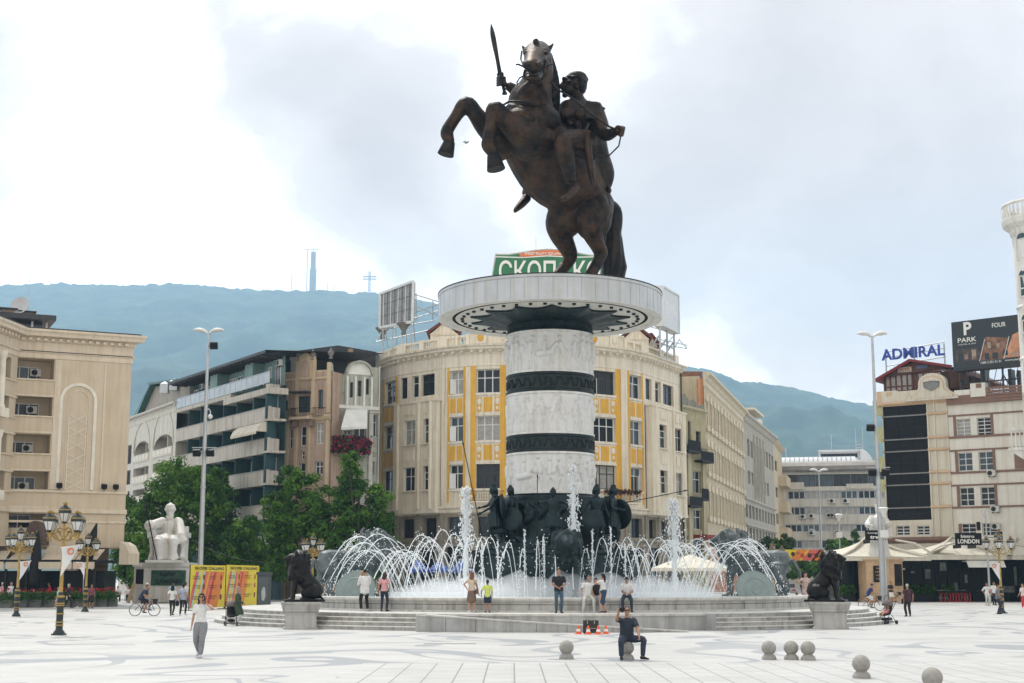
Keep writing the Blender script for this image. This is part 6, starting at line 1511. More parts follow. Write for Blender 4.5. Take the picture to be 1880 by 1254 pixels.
#  long beige block running down the street
LB=mat('long_beige_render',(.52,.44,.31),.8,var=.07,scale=.7,streak=.2);LG=mat('long_grey_render',(.37,.35,.30),.8,var=.1,streak=.3);ORG=mat('orange_end_wall',(.52,.235,.11),.8,var=.08,streak=.15)
G0,G1,G2,G3=pp(1294,165),pp(1364,205),pp(1419,242),pp(1434,262)
bd=thing('long_street_block','long beige block with an orange end wall receding down the street on the right','building',(G0[0],G0[1],0))
ztop=zof(690,165)
zr=lambda py:zof(py,165)
mb=MB();a0_=at(1280.5,800,165.5);mb.box(a0_.x,G0[0]+.0,165.2,176,0,ztop-.3,0);mb.build('end_wall',ORG,bd,True)
M,W=seg(G0,G1);mb=MB(M);rr_=[(zr(790),zr(727)),(zr(862),zr(805)),(zr(935),zr(880))]
n=12;ops=[]
H_=ztop
fl=[H_*.78,H_*.57,H_*.365]
for k in range(n):
 for z in fl:ops.append((W*(k+.3)/n,W*(k+.72)/n,z,z+H_*.105))
wall(mb,W,H_*.235,H_,ops,.35,0);wall(mb,W,0,H_*.235,[(W*(k+.15)/14,W*(k+.85)/14,.4,H_*.2) for k in range(14)],.5,1)
mb.box(.05,W,.5,9,0,H_,0)
for z in fl:
 cornice(mb,W,z-.5,[(0,-.1),(.25,0),(.25,.12),(0,.2)],0)
 for k in range(n):
  xc=W*(k+.51)/n;hw=W*.27/n;mb.box(xc-hw,xc+hw,-.22,.02,z+H_*.108,z+H_*.116,2);pts=[(xc+hw*1.05*math.cos(PI*i/8),z+H_*.116+hw*.8*math.sin(PI*i/8)) for i in range(9)];mb.prism(pts,-.2,.0,2)
  mb.box(xc-hw*1.15,xc-hw*.8,-.12,.02,z,z+H_*.105,2);mb.box(xc+hw*.8,xc+hw*1.15,-.12,.02,z,z+H_*.105,2)
  mb.box(xc-hw*1.1,xc+hw*1.1,-.3,.02,z-.75,z-.1,2)
cornice(mb,W,H_,[(0,-1.2),(.15,-1.1),(.15,-.5),(.3,-.4),(.5,0),(.9,.15),(.9,.4),(0,.5)],2)
mb.build('beige_wing',[LB,mat('pink_shopfront',(.55,.31,.22),.8,streak=.1),mat('long_cream_trim',(.60,.53,.40),.75,streak=.2)],bd,True)
for q in ops:window(bd,M,q[0],q[1],q[2],q[3],.33,1,(.5,),mat('frame_tan',(.33,.27,.19),.6),gl(rnd,.5,.8),fw=.12)
mb=MB(M);mb.box(W*.62,W*.95,.6,8,H_+.5,H_+1.4,0);mb.add([(W*.55,.2,H_+1.4),(W*.98,.2,H_+1.6),(W*.98,8,H_+3.6),(W*.5,8,H_+3.4),(W*.98,8,H_+1.4),(W*.5,8,H_+1.4)],[(0,1,2,3),(1,4,2),(0,3,5)],0);mb.build('roof_shed',SLATE,bd,True)
M,W=seg(G1,G2);mb=MB(M);ops=[];nb=10
for z,h_,k0,k1 in((.78,.10,1,3),(.78,.10,6,10),(.62,.075,1,3),(.60,.08,6,8),(.42,.075,0,10),(.27,.095,0,10),(.10,.09,0,10)):
 for k in range(k0,k1):ops.append((W*(k+.15)/nb,W*(k+.85)/nb,H_*z,H_*(z+h_)))
for k in(3,4,5):ops.append((W*(k+.25)/nb,W*(k+.75)/nb,H_*.56,H_*.88))
wall(mb,W,0,H_-.2,ops,.4,0);mb.box(.02,W,.4,9,0,H_-.2,0)
for z in(.525,.375,.22):cornice(mb,W,H_*z,[(0,-.2),(.3,0),(.3,.2),(0,.3)],1)
cornice(mb,W,H_-.2,[(0,-.6),(.2,-.5),(.5,0),(.8,.2),(.8,.5),(0,.6)],1)
for k in range(4):mb.box(W*(3+k)/nb-.12,W*(3+k)/nb+.12,-.25,.02,H_*.54,H_*.93,1)
mb.build('grey_wing',[LG,mat('long_grey_trim',(.43,.40,.34),.8,streak=.25)],bd,True)
for q in ops:window(bd,M,q[0],q[1],q[2],q[3],.38,2,(),WHITEF if rnd.random()<.3 else STEEL,GLASS if rnd.random()<.5 else GLASS2)
mb=MB(M);mb.box(W*.35,W*.6,1,6,H_+.4,H_+1.8);mb.box(W*.25,W*.55,-.6,5,H_+1.79,H_+2.1);mb.build('roof_hut',[CREAM],bd,True);mb=MB(M);mb.box(W*.8,W*.84,1,2,H_+.4,H_+2.6);mb.build('chimney',[CREAM],bd,True)
M,W=seg(G2,G3);mb=MB(M);ops=[(W*.12,W*.4,H_*z,H_*(z+.07)) for z in(.8,.62,.44,.26)]
wall(mb,W,0,H_-.4,ops,.4,0);mb.box(.02,W,.4,9,0,H_-.4,0);cornice(mb,W,H_-.4,[(0,-.5),(.5,0),(.7,.3),(0,.5)],0)
for z in(.72,.54,.36):mb.box(W*.45,W*1.0,-1.5,.02,H_*z,H_*z+1.6,0);mb.box(W*.42,W*1.02,-1.6,.02,H_*z-.3,H_*z,0)
mb.build('balcony_wing',LB,bd,True)
for q in ops:window(bd,M,q[0],q[1],q[2],q[3],.38,2,(),DARKF,GLASS)
#  far grey office block with a metal roof
OW=mat('office_white',(.50,.475,.42),.8,var=.06,scale=.5,streak=.25);OM=mat('office_metal',(.24,.22,.20),.5,metal=.4,var=.2,scale=.6);OMW=mat('office_roof_metal',(.60,.62,.63),.35,metal=.3,var=.06)
Yo=264;p0,p1=pp(1431,Yo),pp(1622,Yo-4)
bd=thing('office_block','wide grey office block with ribbon windows and a curved metal roof closing the street','building',(p0[0],p0[1],0))
M,W=seg(p0,p1);z_=lambda py:zof(py,Yo);mb=MB(M);f_=lambda px:(px-1431)/191*W
ops=[(f_(1431),W-.1,z_(894),z_(872)),(f_(1443),f_(1620),z_(917),z_(902)),(f_(1443),f_(1618),z_(946),z_(931)),(f_(1436),f_(1618),z_(977),z_(963)),(f_(1436),f_(1600),z_(1007),z_(992)),(f_(1436),f_(1600),1,z_(1022))]
wall(mb,W,0,z_(868),ops,.5,0);mb.box(.05,W,.6,20,0,z_(868),0)
mb.box(f_(1431),f_(1474),-.3,.1,z_(899),z_(886),0);mb.box(f_(1551),f_(1600),-.3,.1,z_(899),z_(890),0)
mb.build('wall',[OW],bd,True)
for i,q in enumerate(ops[:5]):
 x=q[0];n=0
 while x<q[1]-.5:
  w_=1.05
  if i==0 or True:window(bd,M,x+.06,min(q[1],x+w_*3)-.06,q[2],q[3],.5,3,(),DARKF if i==0 else STEEL,rnd.choice([GLASS,GLASS2]) if i==0 else rnd.choice([GLASS2,CURT,CURT,GLASS]),fw=.14)
  x+=w_*3
mb=MB(M);pts=[(-.4,z_(868)),(-.9,z_(864)),(-.9,z_(857)),(-.2,z_(851)),(1.6,z_(847)),(4,z_(845))]
mb.add([(x,y_,z) for y_,z in pts for x in(f_(1431),W)],[(i*2,i*2+1,i*2+3,i*2+2) for i in range(len(pts)-1)],0)
for k in range(60):x=f_(1431)+W*k/60;mb.bar((x,-.92,z_(864)),(x,-.92,z_(857)),.05,.05,0)
pts=[(1.5,z_(852)),(2.5,z_(842)),(5,z_(836)),(9,z_(833.5))];mb.add([(x,y_,z) for y_,z in pts for x in(f_(1431),f_(1570))],[(i*2,i*2+1,i*2+3,i*2+2) for i in range(3)],1);mb.add([(f_(1570),y_,z) for y_,z in pts]+[(f_(1590),6,z_(845)),(f_(1590),3,z_(852))],[(0,1,2,3,4,5)],1)
for k in range(16):x=f_(1431)+(f_(1570)-f_(1431))*k/16;mb.tube([(x,y_-.05,z+.05) for y_,z in pts],.07,4,0)
mb.box(f_(1503),f_(1579),7,14,z_(845),z_(823),1);mb.box(f_(1502),f_(1581),6.6,14,z_(826),z_(822),1);mb.box(f_(1506),f_(1575),6.9,7.1,z_(836),z_(829),2)
an=[(f_(1580)+(f_(1606)-f_(1580))*math.sin(PI/2*i/8),z_(864)+(z_(822)-z_(864))*math.cos(PI/2*i/8)) for i in range(9)];mb.add([(x,y_,z) for x,z in an for y_ in(5.5,14)],[(i*2,i*2+2,i*2+3,i*2+1) for i in range(8)],1);mb.add([(x,5.5,z) for x,z in an]+[(f_(1580),5.5,z_(864))],[tuple(range(9,-1,-1))],1)
mb.build('roof',[OM,OMW,GLASS],bd,True)
for px,py in((1524,921),(1549,921),(1486,948),(1518,947),(1524,947),(1530,947),(1536,948),(1485,979),(1532,979),(1470,949)):aircon(bd,M,f_(px),-.25,z_(py+4),1.35)
for px,h_ in((1527,8),(1440,4)):mb=MB(M);mb.cyl((f_(px),8,z_(835)),(f_(px),8,z_(835)+h_*.55),.1,.06,5);mb.build('antenna',STEEL,bd,True)
mb=MB(M)
for px,h_ in((1573,10),(1586,10)):mb.cyl((f_(px),8,z_(835)),(f_(px),8,z_(835)+h_*.55),.1,.06,5)
mb.cyl((f_(1573),8,z_(812)),(f_(1586),8,z_(812)),.06,None,5);mb.cyl((f_(1573),8,z_(818)),(f_(1586),8,z_(818)),.06,None,5);mb.build('antenna',STEEL,bd,True)
#  cream hotel building with dark glass front
HW=mat('hotel_cream',(.60,.555,.46),.8,var=.05,scale=.6,streak=.15);HB=mat('hotel_brown_band',(.20,.115,.085),.7,var=.1);HP=mat('hotel_peach',(.56,.40,.26),.75);HWD=mat('brown_boards',(.10,.05,.038),.7,var=.25,scale=3);BGL=mat('black_glass',(.008,.009,.011),.05,spec=.1,var=.3)
HWW=mat('hotel_white',(.68,.65,.58),.8,var=.05,streak=.12)
Q0,Q1,Q2=pp(1621,135.2),pp(1742,131.6),pp(1925,126.2)
bd=thing('hotel_building','cream hotel building with a strip of black glass, brown bands and a wooden rooftop gable','building',(Q0[0],Q0[1],0))
M,W=seg(Q0,Q1);f_=lambda px:(px-1621)/121*W;z_=lambda py:zof(py,134)
mb=MB(M)
wl=[(1638,1663,965,983),(1676,1699,966,983)]
wall(mb,W,0,z_(718),[(f_(1622),f_(1704),z_(955),z_(742))]+[(f_(a),f_(b),z_(e),z_(c)) for a,b,c,e in wl],.3,0)
mb.box(-.02,0,0,14,0,z_(718),0);mb.box(.01,W,1,14,0,z_(719),0)
for py in(762,805,827,868,889,931):mb.box(f_(1621.5),f_(1704),.12,.3,z_(py+2.2),z_(py),3);cornice(mb,W-f_(1704),z_(py),[(0,-.2),(.22,-.1),(.22,.05),(0,.12)],2,f_(1704));cornice(mb,f_(1622),z_(py),[(0,-.2),(.22,-.1),(.22,.05),(0,.12)],2)
cornice(mb,W,z_(741),[(0,-.2),(.3,0),(.3,.15),(0,.2)],2);cornice(mb,W,z_(992),[(0,-.3),(.3,0),(.3,.25),(0,.3)],4)
for px in(1704,1716,1739):mb.box(f_(px)+.02,f_(px+3),-.12,.02,z_(985),z_(742),0)
mb.box(f_(1612),f_(1621),-.0,.4,z_(742),z_(716),1)
mb.box(f_(1630),f_(1641),-.03,.02,z_(726),z_(718),1)
mb.box(f_(1621),f_(1651),.0,.3,z_(718.1),z_(716),0)
xc=f_(1718);hw=f_(1758)-f_(1718)
def crest(k,dy,y0,y1,mi):
 pts=[(-1.0,-12),(1.0,-12),(1.0,-7),(.8,-3),(.62,2),(.56,8)]+[(.56*math.cos(PI*i/12),14+16*math.sin(PI*i/12)) for i in range(13)]+[(-.56,8),(-.62,2),(-.8,-3),(-1.0,-7)]
 s_=z_(725-1)-z_(725);mb.prism([(xc+hw*a*k,z_(724)+(b-dy)*s_*k) for a,b in pts],y0,y1,mi)
crest(1.12,-.3,-.35,.4,0);crest(.97,.2,-.42,-.35,1);crest(.9,.5,-.46,-.42,0)
mb.box(xc-hw*1.18,xc+hw*1.18,-.6,.3,z_(739),z_(736),0)
sh=[(xc-.75,z_(707)),(xc-.7,z_(715)),(xc,z_(722)),(xc+.7,z_(715)),(xc+.75,z_(707)),(xc,z_(705))];mb.prism(sh,-.52,-.46,3);mb.tube([(x,-.54,z) for x,z in sh],.05,5,3,closed=True)
mb.build('front_wall',[HW,HP,HP,mat('metal_strip',(.20,.20,.19),.5),HB],bd,True)
window(bd,M,f_(1622),f_(1704),z_(955),z_(742),.3,3,(.055,.24,.30,.49,.60,.79,.9),mat('mullion_black',(.012,.012,.013),.4,spec=.2),BGL,fw=.03,name='glass_front')
for a,b,c,e in wl:window(bd,M,f_(a),f_(b),z_(e),z_(c),.28,2,(.33,.66),WHITEF,GLASS)
M2,W2=seg(Q1,Q2);g_=lambda px:(px-1742)/183*W2;y_=lambda py:zof(py,129);mb=MB(M2)
WN=[]
for c,e in((765,799),(828,862),(893,927),(960,983)):
 for a,b in((1757,1784),(1796,1822)):WN.append((a,b,c,e))
wall(mb,W2,0,y_(722),[(g_(a),g_(b),y_(e),y_(c)) for a,b,c,e in WN],.3,0);mb.box(.01,W2,1,14,0,y_(723),0)
for py,h_ in((757,3),(797,4),(822,3),(863,4),(887,3),(928,3.5)):
 mb.box(0,W2,-.08,.02,y_(py+h_),y_(py),1)
for c,e in((757,800),(824,866),(890,930),(960,985)):
 for px in(1752,1822):mb.box(g_(px),g_(px+5),-.06,.02,y_(e),y_(c),1)
mb.box(g_(1862),W2,-.06,.02,y_(862),y_(825),1)
mb.box(0,W2,-.3,.4,y_(738),y_(722),1)
for k in range(5):mb.box(g_(1815),W2,-.36+.0*k,-.3,y_(738-k*5.5)+.03,y_(733-k*5.5),1)
mb.box(g_(1790),g_(1818),-.4,.4,y_(727),y_(702),2);mb.box(g_(1801),g_(1811),-.43,-.4,y_(711),y_(703),1);mb.box(g_(1758),g_(1788),-.25,.4,y_(728),y_(712),2)
mb.build('side_wall',[HWW,HB,HWW],bd,True)
for i,(a,b,c,e) in enumerate(WN):window(bd,M2,g_(a),g_(b),y_(e),y_(c),.28,2,(.2,.4,.6,.8) if i<2 else(.33,.66),WHITEF,gl(rnd,.6,.75),fw=.06)
for px,py in((1820,874),(1823,940),(1823,972)):aircon(bd,M2,g_(px),-.3,y_(py),.9)
mb=MB(M);x0,x1,xm=f_(1615),f_(1760),f_(1676);zb_,ze,zp=z_(718),z_(681),z_(664)
mb.box(f_(1618),f_(1772),1.2,8,zb_,ze-.2,0)
mb.prism([(f_(1612),ze-.4),(f_(1745),ze+.1),(xm,zp)],.9,1.2,0)
mb.add([(f_(1606),.2,ze-.75),(xm,.2,zp+.15),(xm,9,zp+.15),(f_(1606),9,ze-.75),(f_(1752),.2,ze+.05),(f_(1752),9,ze+.05)],[(0,1,2,3),(1,4,5,2)],1);mb.bar((f_(1606),.2,ze-.75),(xm,.2,zp+.1),.25,.25,1);mb.bar((xm,.2,zp+.1),(f_(1752),.2,ze+.05),.25,.25,1)
mb.add([(f_(1745),.6,ze-.1),(f_(1825),5,zb_+.3),(f_(1825),9,zb_+.3),(f_(1735),9,zp)],[(0,1,2,3)],0);mb.add([(f_(1745),.6,ze-.1),(f_(1825),5,zb_+.3),(f_(1745),.6,zb_)],[(0,2,1)],0)
put_text(mb,'hotel',f_(1651),f_(1672),z_(679),z_(673.5),.88,2,.03);mb.box(f_(1648),f_(1674),.87,.9,z_(681),z_(672),3)
mb.box(f_(1683),f_(1704),.86,.9,z_(677),z_(671),4)
mb.build('attic',[HWD,mat('red_roof_edge',(.16,.012,.02),.6),mat('red_letters',(.35,.02,.015),.5),mat('sign_cream',(.5,.45,.36),.6),mat('sign_blue_grey',(.1,.12,.22),.6)],bd,True)
for a,b,n in((1621,1674,5),(1682,1728,4)):window(bd,M,f_(a),f_(b),z_(716),z_(683),1.2,n,(.3,),mat('red_brown_frame',(.12,.035,.02),.6),CURT,fw=.14)
for k,(py,h_) in enumerate(((745,14),(795,14),(850,14),(890,12))):mb=MB(M);mb.box(-1.0,-.15,.3,.6,z_(py+h_),z_(py-h_));mb.build('wall_sign',mat('lime_sign',(.42,.43,.20),.6,var=.2,scale=4),bd,True)
sg=thing('rooftop_letters','blue ADMIRAL letters standing on a steel frame above the wooden gable','sign',tuple(M@V((f_(1676),1,zp))))
mb=MB(M);vs,fs=TXT['admiral']
put_text(mb,'admiral',f_(1618),f_(1736),z_(656),z_(636),1.0,0,.03)
mb.v=[(p[0],p[1],p[2]) for p in mb.v]
mb.build('letters',mat('letter_blue',(.012,.05,.32),.45,var=.05),sg,True)
mb=MB(M)
for px in(1623,1677,1733):mb.cyl((f_(px),1.4,z_(690)),(f_(px),1.4,z_(634)),.07,None,6)
for za,zb2 in((666,658),(650,642),(640,631)):mb.cyl((f_(1622),1.4,z_(za)),(f_(1735),1.4,z_(zb2)),.05,None,6)
mb.build('support_frame',STEEL,sg,True)
p0,p1=at(1748,630,131),at(1884,625,126.5);M4,W4=seg((p0 .x,p0 .y),(p1 .x,p1 .y));h4=lambda px:(px-1748)/136*W4;v4=lambda py:zof(py,129)
sg=thing('billboard','dark rooftop billboard with white PARK lettering and restaurant pictures','billboard',(p0 .x,p0 .y,y_(722)))
mb=MB(M4);zA,zB=v4(674),v4(585);mb.box(0,W4,0,.3,zA,zB,0)
def lz(f):return zA+(zB-zA)*f
put_text(mb,'bigp',h4(1771),h4(1786),lz(.70),lz(.97),-.01,1,.02);put_text(mb,'park',h4(1759),h4(1794),lz(.555),lz(.65),-.01,1,.02);put_text(mb,'parksub',h4(1760),h4(1793),lz(.50),lz(.525),-.01,1,.02)
put_text(mb,'four',h4(1824),h4(1849),lz(.79),lz(.885),-.01,1,.02);put_text(mb,'tel',h4(1799),h4(1837),lz(.07),lz(.12),-.01,1,.02);put_text(mb,'www',h4(1844),h4(1872),lz(.07),lz(.12),-.01,1,.02)
mb.prism([(h4(1752),lz(.16)),(h4(1796),lz(.16)),(h4(1806),lz(.42)),(h4(1752),lz(.42))],-.008,0,2);mb.prism([(h4(1798),lz(.14)),(h4(1841),lz(.14)),(h4(1853),lz(.55)),(h4(1812),lz(.62))],-.008,0,3);mb.prism([(h4(1843),lz(.15)),(W4-.1,lz(.15)),(W4-.1,lz(.7)),(h4(1860),lz(.6))],-.008,0,4)
for a,b,c,e,mi in((1758,1768,.16,.34,0),(1770,1776,.2,.3,5),(1784,1792,.18,.38,5),(1808,1816,.15,.28,0),(1822,1832,.15,.28,0),(1814,1820,.38,.5,5),(1830,1836,.36,.46,5),(1842,1850,.2,.3,0),(1856,1874,.2,.24,5)):mb.box(h4(a),h4(b),-.014,-.009,lz(c),lz(e),mi)
for a,c in((1797.5,.13),(1842,.13)):mb.bar((h4(a),-.01,lz(c)),(h4(a+12),-.01,lz(c+.45)),.02,.05,1)
mb.build('panel',[mat('billboard_black',(.010,.018,.024),.4),mat('billboard_letters',(.70,.70,.66),.5),mat('picture_lounge',(.06,.045,.04),.5,var=.8,scale=1.6),mat('picture_bar',(.17,.085,.05),.5,var=.8,scale=1.4),mat('picture_peach',(.50,.24,.13),.5,var=.4,scale=1.0),mat('picture_light',(.30,.22,.17),.5,var=.6,scale=2)],sg,True)
mb=MB(M4);frame_legs(mb,.4,W4-.5,.5,y_(724),zA,4,.09,3)
for px in range(1760,1880,13):mb.cyl((h4(px),.5,y_(724)),(h4(px+13),.5,zA),.035,None,5)
mb.box(0,W4,-.1,1.2,zA-.12,zA-.04);mb.build('support_frame',SLATE,sg,True)
for px,h_ in((1770,2.0),(1797,2.8),(1846,2.4),(1862,2.2)):mb=MB(M2);mb.box(g_(px),g_(px+6),2,3.2,y_(722),y_(722)+h_);mb.build('chimney',SLATE,bd,True)
#  white ornate corner tower at the right edge
TW=mat('tower_white',(.68,.67,.63),.7,var=.05,scale=.8,streak=.2)
Yt=106;xc=at(1934,600,Yt).x;bd=thing('white_tower_house','ornate white corner house with a rounded bay and balustraded top at the right edge','building',(xc,Yt+3,0))
RT=abs(at(1905,600,Yt).x-at(1860,600,Yt).x);zz=lambda py:zof(py,Yt)
c=(xc,Yt+RT,0);mb=MB()
lv=[(zz(730),RT*.55),(zz(722),RT*.9),(zz(714),RT*1.0),(zz(655),RT),(zz(652),RT*1.05),(zz(648),RT),(zz(560),RT*1.0),(zz(556),RT*1.06),(zz(552),RT),(zz(425),RT*1.05),(zz(420),RT*1.12),(zz(412),RT*1.16),(zz(404),RT*1.4),(zz(396),RT*1.45),(zz(392),RT*1.45),(zz(391),RT*.6)]
prof=[(r_,z) for z,r_ in lv]
mb.lathe(prof,36,c);mb.lathe([(RT*.6,zz(391)),(RT*.6,zz(360)),(RT*1.1,zz(358)),(RT*1.15,zz(350)),(.1,zz(349))],36,(xc+2.2,Yt+RT,0))
mb.slab([(xof(1893,Yt+RT+1),Yt+RT+1),(xc+14,Yt+RT+1),(xc+20,Yt+16),(xof(1898,Yt+16),Yt+16)],0,zz(400))
n=40
for k in range(n):
 a=2*PI*k/n;mb.lathe([(.06,0),(.11,.3),(.06,.8),(.08,1.0)],6,(xc+RT*1.36*math.cos(a),Yt+RT+RT*1.36*math.sin(a),zz(391)),smooth=True)
mb.tube([(xc+RT*1.36*math.cos(2*PI*k/n),Yt+RT+RT*1.36*math.sin(2*PI*k/n),zz(391)+1.05) for k in range(n)],.12,6,closed=True)
for k in range(n):a=2*PI*k/n;mb.ell((xc+RT*1.25*math.cos(a),Yt+RT+RT*1.25*math.sin(a),zz(402)),(.1,.1,.15),None,6,4)
mb.build('bay_wall',TW,bd,True)
for a in(-150,-118,-88):
 a=R(a)
 for zb_,ze in((zz(470),zz(432)),(zz(540),zz(500)),(zz(622),zz(582)),(zz(700),zz(662))):
  dx,dy=math.cos(a),math.sin(a);M5,_=seg((0,0),(-dy,dx));M5=Matrix.Translation((xc+dx*RT*1.02,Yt+RT+dy*RT*1.02,0))@M5
  o=window(bd,M5,-.5,.5,zb_,ze,.06,1,(.4,),TW,GLASS2,fw=.1);
  q=MB(M5);pts=[(.62*math.cos(PI*i/10),ze-.02+.62*math.sin(PI*i/10)) for i in range(11)];q.prism(pts,-.08,.1,0);pts=[(.42*math.cos(PI*i/10),ze+.42*math.sin(PI*i/10)) for i in range(11)];q.prism(pts,-.1,-.08,1);q.box(-.62,-.5,-.1,.1,zb_,ze,0);q.box(.5,.62,-.1,.1,zb_,ze,0);q.ell((0,-.0,zb_-.8),(.35,.12,.4),None,10,6,0);q.build('window_surround',[TW,GLASS2],bd,True)
M5,W5=seg(pp(1858,112),pp(1930,110));mb=MB(M5);za,zb_=zof(827,111),zof(790,111);mb.box(0,W5,-.9,0,za,za+.25);balusters(mb,.1,W5,-.8,za+.25,zb_,.3,0,.12);mb.box(0,W5,-.92,-.68,zb_,zb_+.2);mb.prism([(.1,za),(W5,za),(W5,za-1.2),(1.5,za-1.0)][::-1],-.8,0);mb.build('low_balcony',TW,bd,True)
#  trees
def leafmat(name,a,b,sc=.5):
 m,nt,N,L,B=new_mat(name);B.inputs['Roughness'].default_value=.6;B.inputs['Specular IOR Level'].default_value=.12
 tc=N.new('ShaderNodeTexCoord');n1=N.new('ShaderNodeTexNoise');n1 .inputs['Scale'].default_value=sc;n1 .inputs['Detail'].default_value=8;n1 .inputs['Roughness'].default_value=.8;L.new(tc.outputs['Object'],n1 .inputs['Vector'])
 cr=N.new('ShaderNodeValToRGB');cr.color_ramp.elements[0].position=.35;cr.color_ramp.elements[1].position=.65;cr.color_ramp.elements[0].color=c4(a);cr.color_ramp.elements[1].color=c4(b);L.new(n1 .outputs['Fac'],cr.inputs['Fac']);L.new(cr.outputs['Color'],B.inputs['Base Color'])
 tl=N.new('ShaderNodeBsdfTranslucent');L.new(cr.outputs['Color'],tl.inputs['Color']);ms=N.new('ShaderNodeMixShader');ms.inputs['Fac'].default_value=.27
 L.new(B.outputs[0],ms.inputs[1]);L.new(tl.outputs[0],ms.inputs[2]);L.new(ms.outputs[0],N['Material Output'].inputs['Surface']);return m
LEAF1=leafmat('leaves_dark',(.018,.062,.006),(.085,.19,.020));LEAF2=leafmat('leaves_mid',(.035,.105,.010),(.125,.25,.030));LEAF3=leafmat('leaves_far',(.03,.065,.02),(.07,.12,.035))
LEAFY=leafmat('leaves_light',(.07,.16,.015),(.155,.29,.04));LEAFD=leafmat('leaves_deep',(.012,.045,.006),(.045,.11,.015))
BARK=mat('bark',(.06,.045,.032),.9,var=.3,scale=3,bump=.4)
def leaves(mb,c,r,n,s,rnd,mi=0,up=.5):
 for _ in range(n):
  d=V((rnd.gauss(0,1),rnd.gauss(0,1),rnd.gauss(0,1))).normalized();q=rnd.random()**.45
  p=V(c)+V((d.x*r[0],d.y*r[1],d.z*r[2]))*q
  nr=(d+V((rnd.gauss(0,.38),rnd.gauss(0,.38),rnd.gauss(0,.38)+up*.5))).normalized();a=nr.orthogonal().normalized();a=Matrix.Rotation(rnd.uniform(0,6.28),3,nr)@a;b=nr.cross(a)
  k=s*rnd.uniform(.6,1.3);mb.add([p-a*k,p-b*k*.55+nr*k*.12,p+a*k,p+b*k*.55+nr*k*.12],[(0,1,2,3)],mi)
def tree(label,base,blobs,seed,lm,n=9000,s=.17,trunk=.22,group=None):
 """blobs: (x, y, z, rx, ry, rz) ellipsoids relative to the base that together make the crown"""
 rnd=random.Random(seed);t=thing('tree',label,'tree',base,0,group);mb=MB()
 tot=sum(b[3]*b[4]*b[5] for b in blobs);wood=MB();top=max(b[2] for b in blobs)
 wood.tube([(0,0,-.1),(.05,0,1),(.1,.05,top*.45),(.05,0,top*.8)],[trunk*1.3,trunk,trunk*.75,trunk*.3],8)
 for b in blobs:
  c=V(b[:3]);st=V((.08,.03,min(top*.5,c.z*.55)));wood.tube([st,st.lerp(c,.55)+V((rnd.gauss(0,.2),rnd.gauss(0,.2),.2)),c],[trunk*.5,trunk*.32,trunk*.1],6)
  k=max(5,int(30*b[3]*b[4]*b[5]/tot*len(blobs)*.5)+6);per=max(20,int(n*b[3]*b[4]*b[5]/tot/k))
  for _ in range(k):
   d=V((rnd.gauss(0,1),rnd.gauss(0,1),rnd.gauss(0,1))).normalized();q=rnd.uniform(.45,1.02)
   p=c+V((d.x*b[3],d.y*b[4],d.z*b[5]))*q;rr=rnd.uniform(.24,.44)*(b[3]+b[5])/2
   leaves(mb,p,(rr,rr,rr*.75),per,s,rnd,rnd.choice([0,0,0,1,2]))
   if rnd.random()<.4:wood.tube([c,p],[trunk*.12,trunk*.04],4)
  leaves(mb,c,(b[3]*.7,b[4]*.7,b[5]*.7),per*2,s*1.2,rnd)
 wood.build('trunk',BARK,t);mb.build('crown',[lm,LEAFY,LEAFD],t);return t
def tree_px(label,px,Yd,blobs,seed,lm,n=9000,s=.17,trunk=.22,group=None):
 """blob sizes in photograph pixels at distance Yd: (px, py, half width, half height)"""
 x0=xof(px,Yd,1060);k=Yd/FPX;bl=[]
 for bx,by,bw,bh in blobs:p=at(bx,by,Yd);bl.append((p.x-x0,random.Random(bx).uniform(-1,1),p.z,bw*k,bw*k*.8,bh*k))
 return tree(label,(x0,Yd,0),bl,seed,lm,n,s,trunk,group)
TG='broadleaf trees on the left of the square'
tree_px('tall full dark green tree behind the white seated statue, left of the steel mast',312,137,[(320,885,55,42),(275,930,42,45),(355,905,45,50),(330,960,60,50),(260,1000,38,50),(395,930,34,50),(300,1030,60,42)],1,LEAF2,17000,.19,.32,TG)
tree_px('dark tree whose crown shows right of the tall steel mast',395,140,[(390,900,34,45),(405,960,30,60),(385,1015,40,50),(410,880,18,28)],2,LEAF1,9000,.18,.26,TG)
tree_px('small round dark tree between the banner and the black left lion',448,128,[(450,985,38,35),(425,1010,26,30),(470,1020,28,34),(450,1040,40,25)],3,LEAF1,8000,.15,.2,TG)
tree_px('light green tree in front of the pink townhouse',540,131,[(545,885,44,26),(510,920,34,36),(575,915,36,40),(540,965,55,50),(505,1000,32,45),(590,985,34,55),(545,1040,50,35)],4,LEAF2,15000,.17,.28,TG)
tree_px('tall pointed dark tree in front of the grey townhouse and the palace corner',655,129,[(645,855,26,36),(655,895,42,40),(625,930,36,44),(690,930,34,40),(655,975,62,48),(705,975,26,34),(615,1000,34,40),(660,1035,60,35)],5,LEAF1,17000,.17,.28,TG)
tree_px('low dark tree beside the beige block corner behind the white seated statue',240,141,[(240,960,26,60),(232,1020,26,60),(262,1050,36,40)],6,LEAF1,7000,.18,.25,TG)
TG2='street trees in front of the far office block'
tree_px('bushy street tree left of the orange banner before the office block',1420,205,[(1410,1000,22,22),(1440,1005,24,24),(1425,1030,34,20),(1395,1020,16,20)],7,LEAF3,7000,.25,.2,TG2)
tree_px('street tree right of the orange banner before the office block',1532,200,[(1530,1012,22,24),(1550,1000,14,18),(1515,1035,24,20),(1560,1030,14,16)],8,LEAF2,6500,.25,.2,TG2)
tree_px('dark street tree under the orange banner beside the parked cars',1478,190,[(1470,1042,30,14),(1500,1045,26,15),(1450,1050,24,14)],9,LEAF1,5500,.25,.2,TG2)
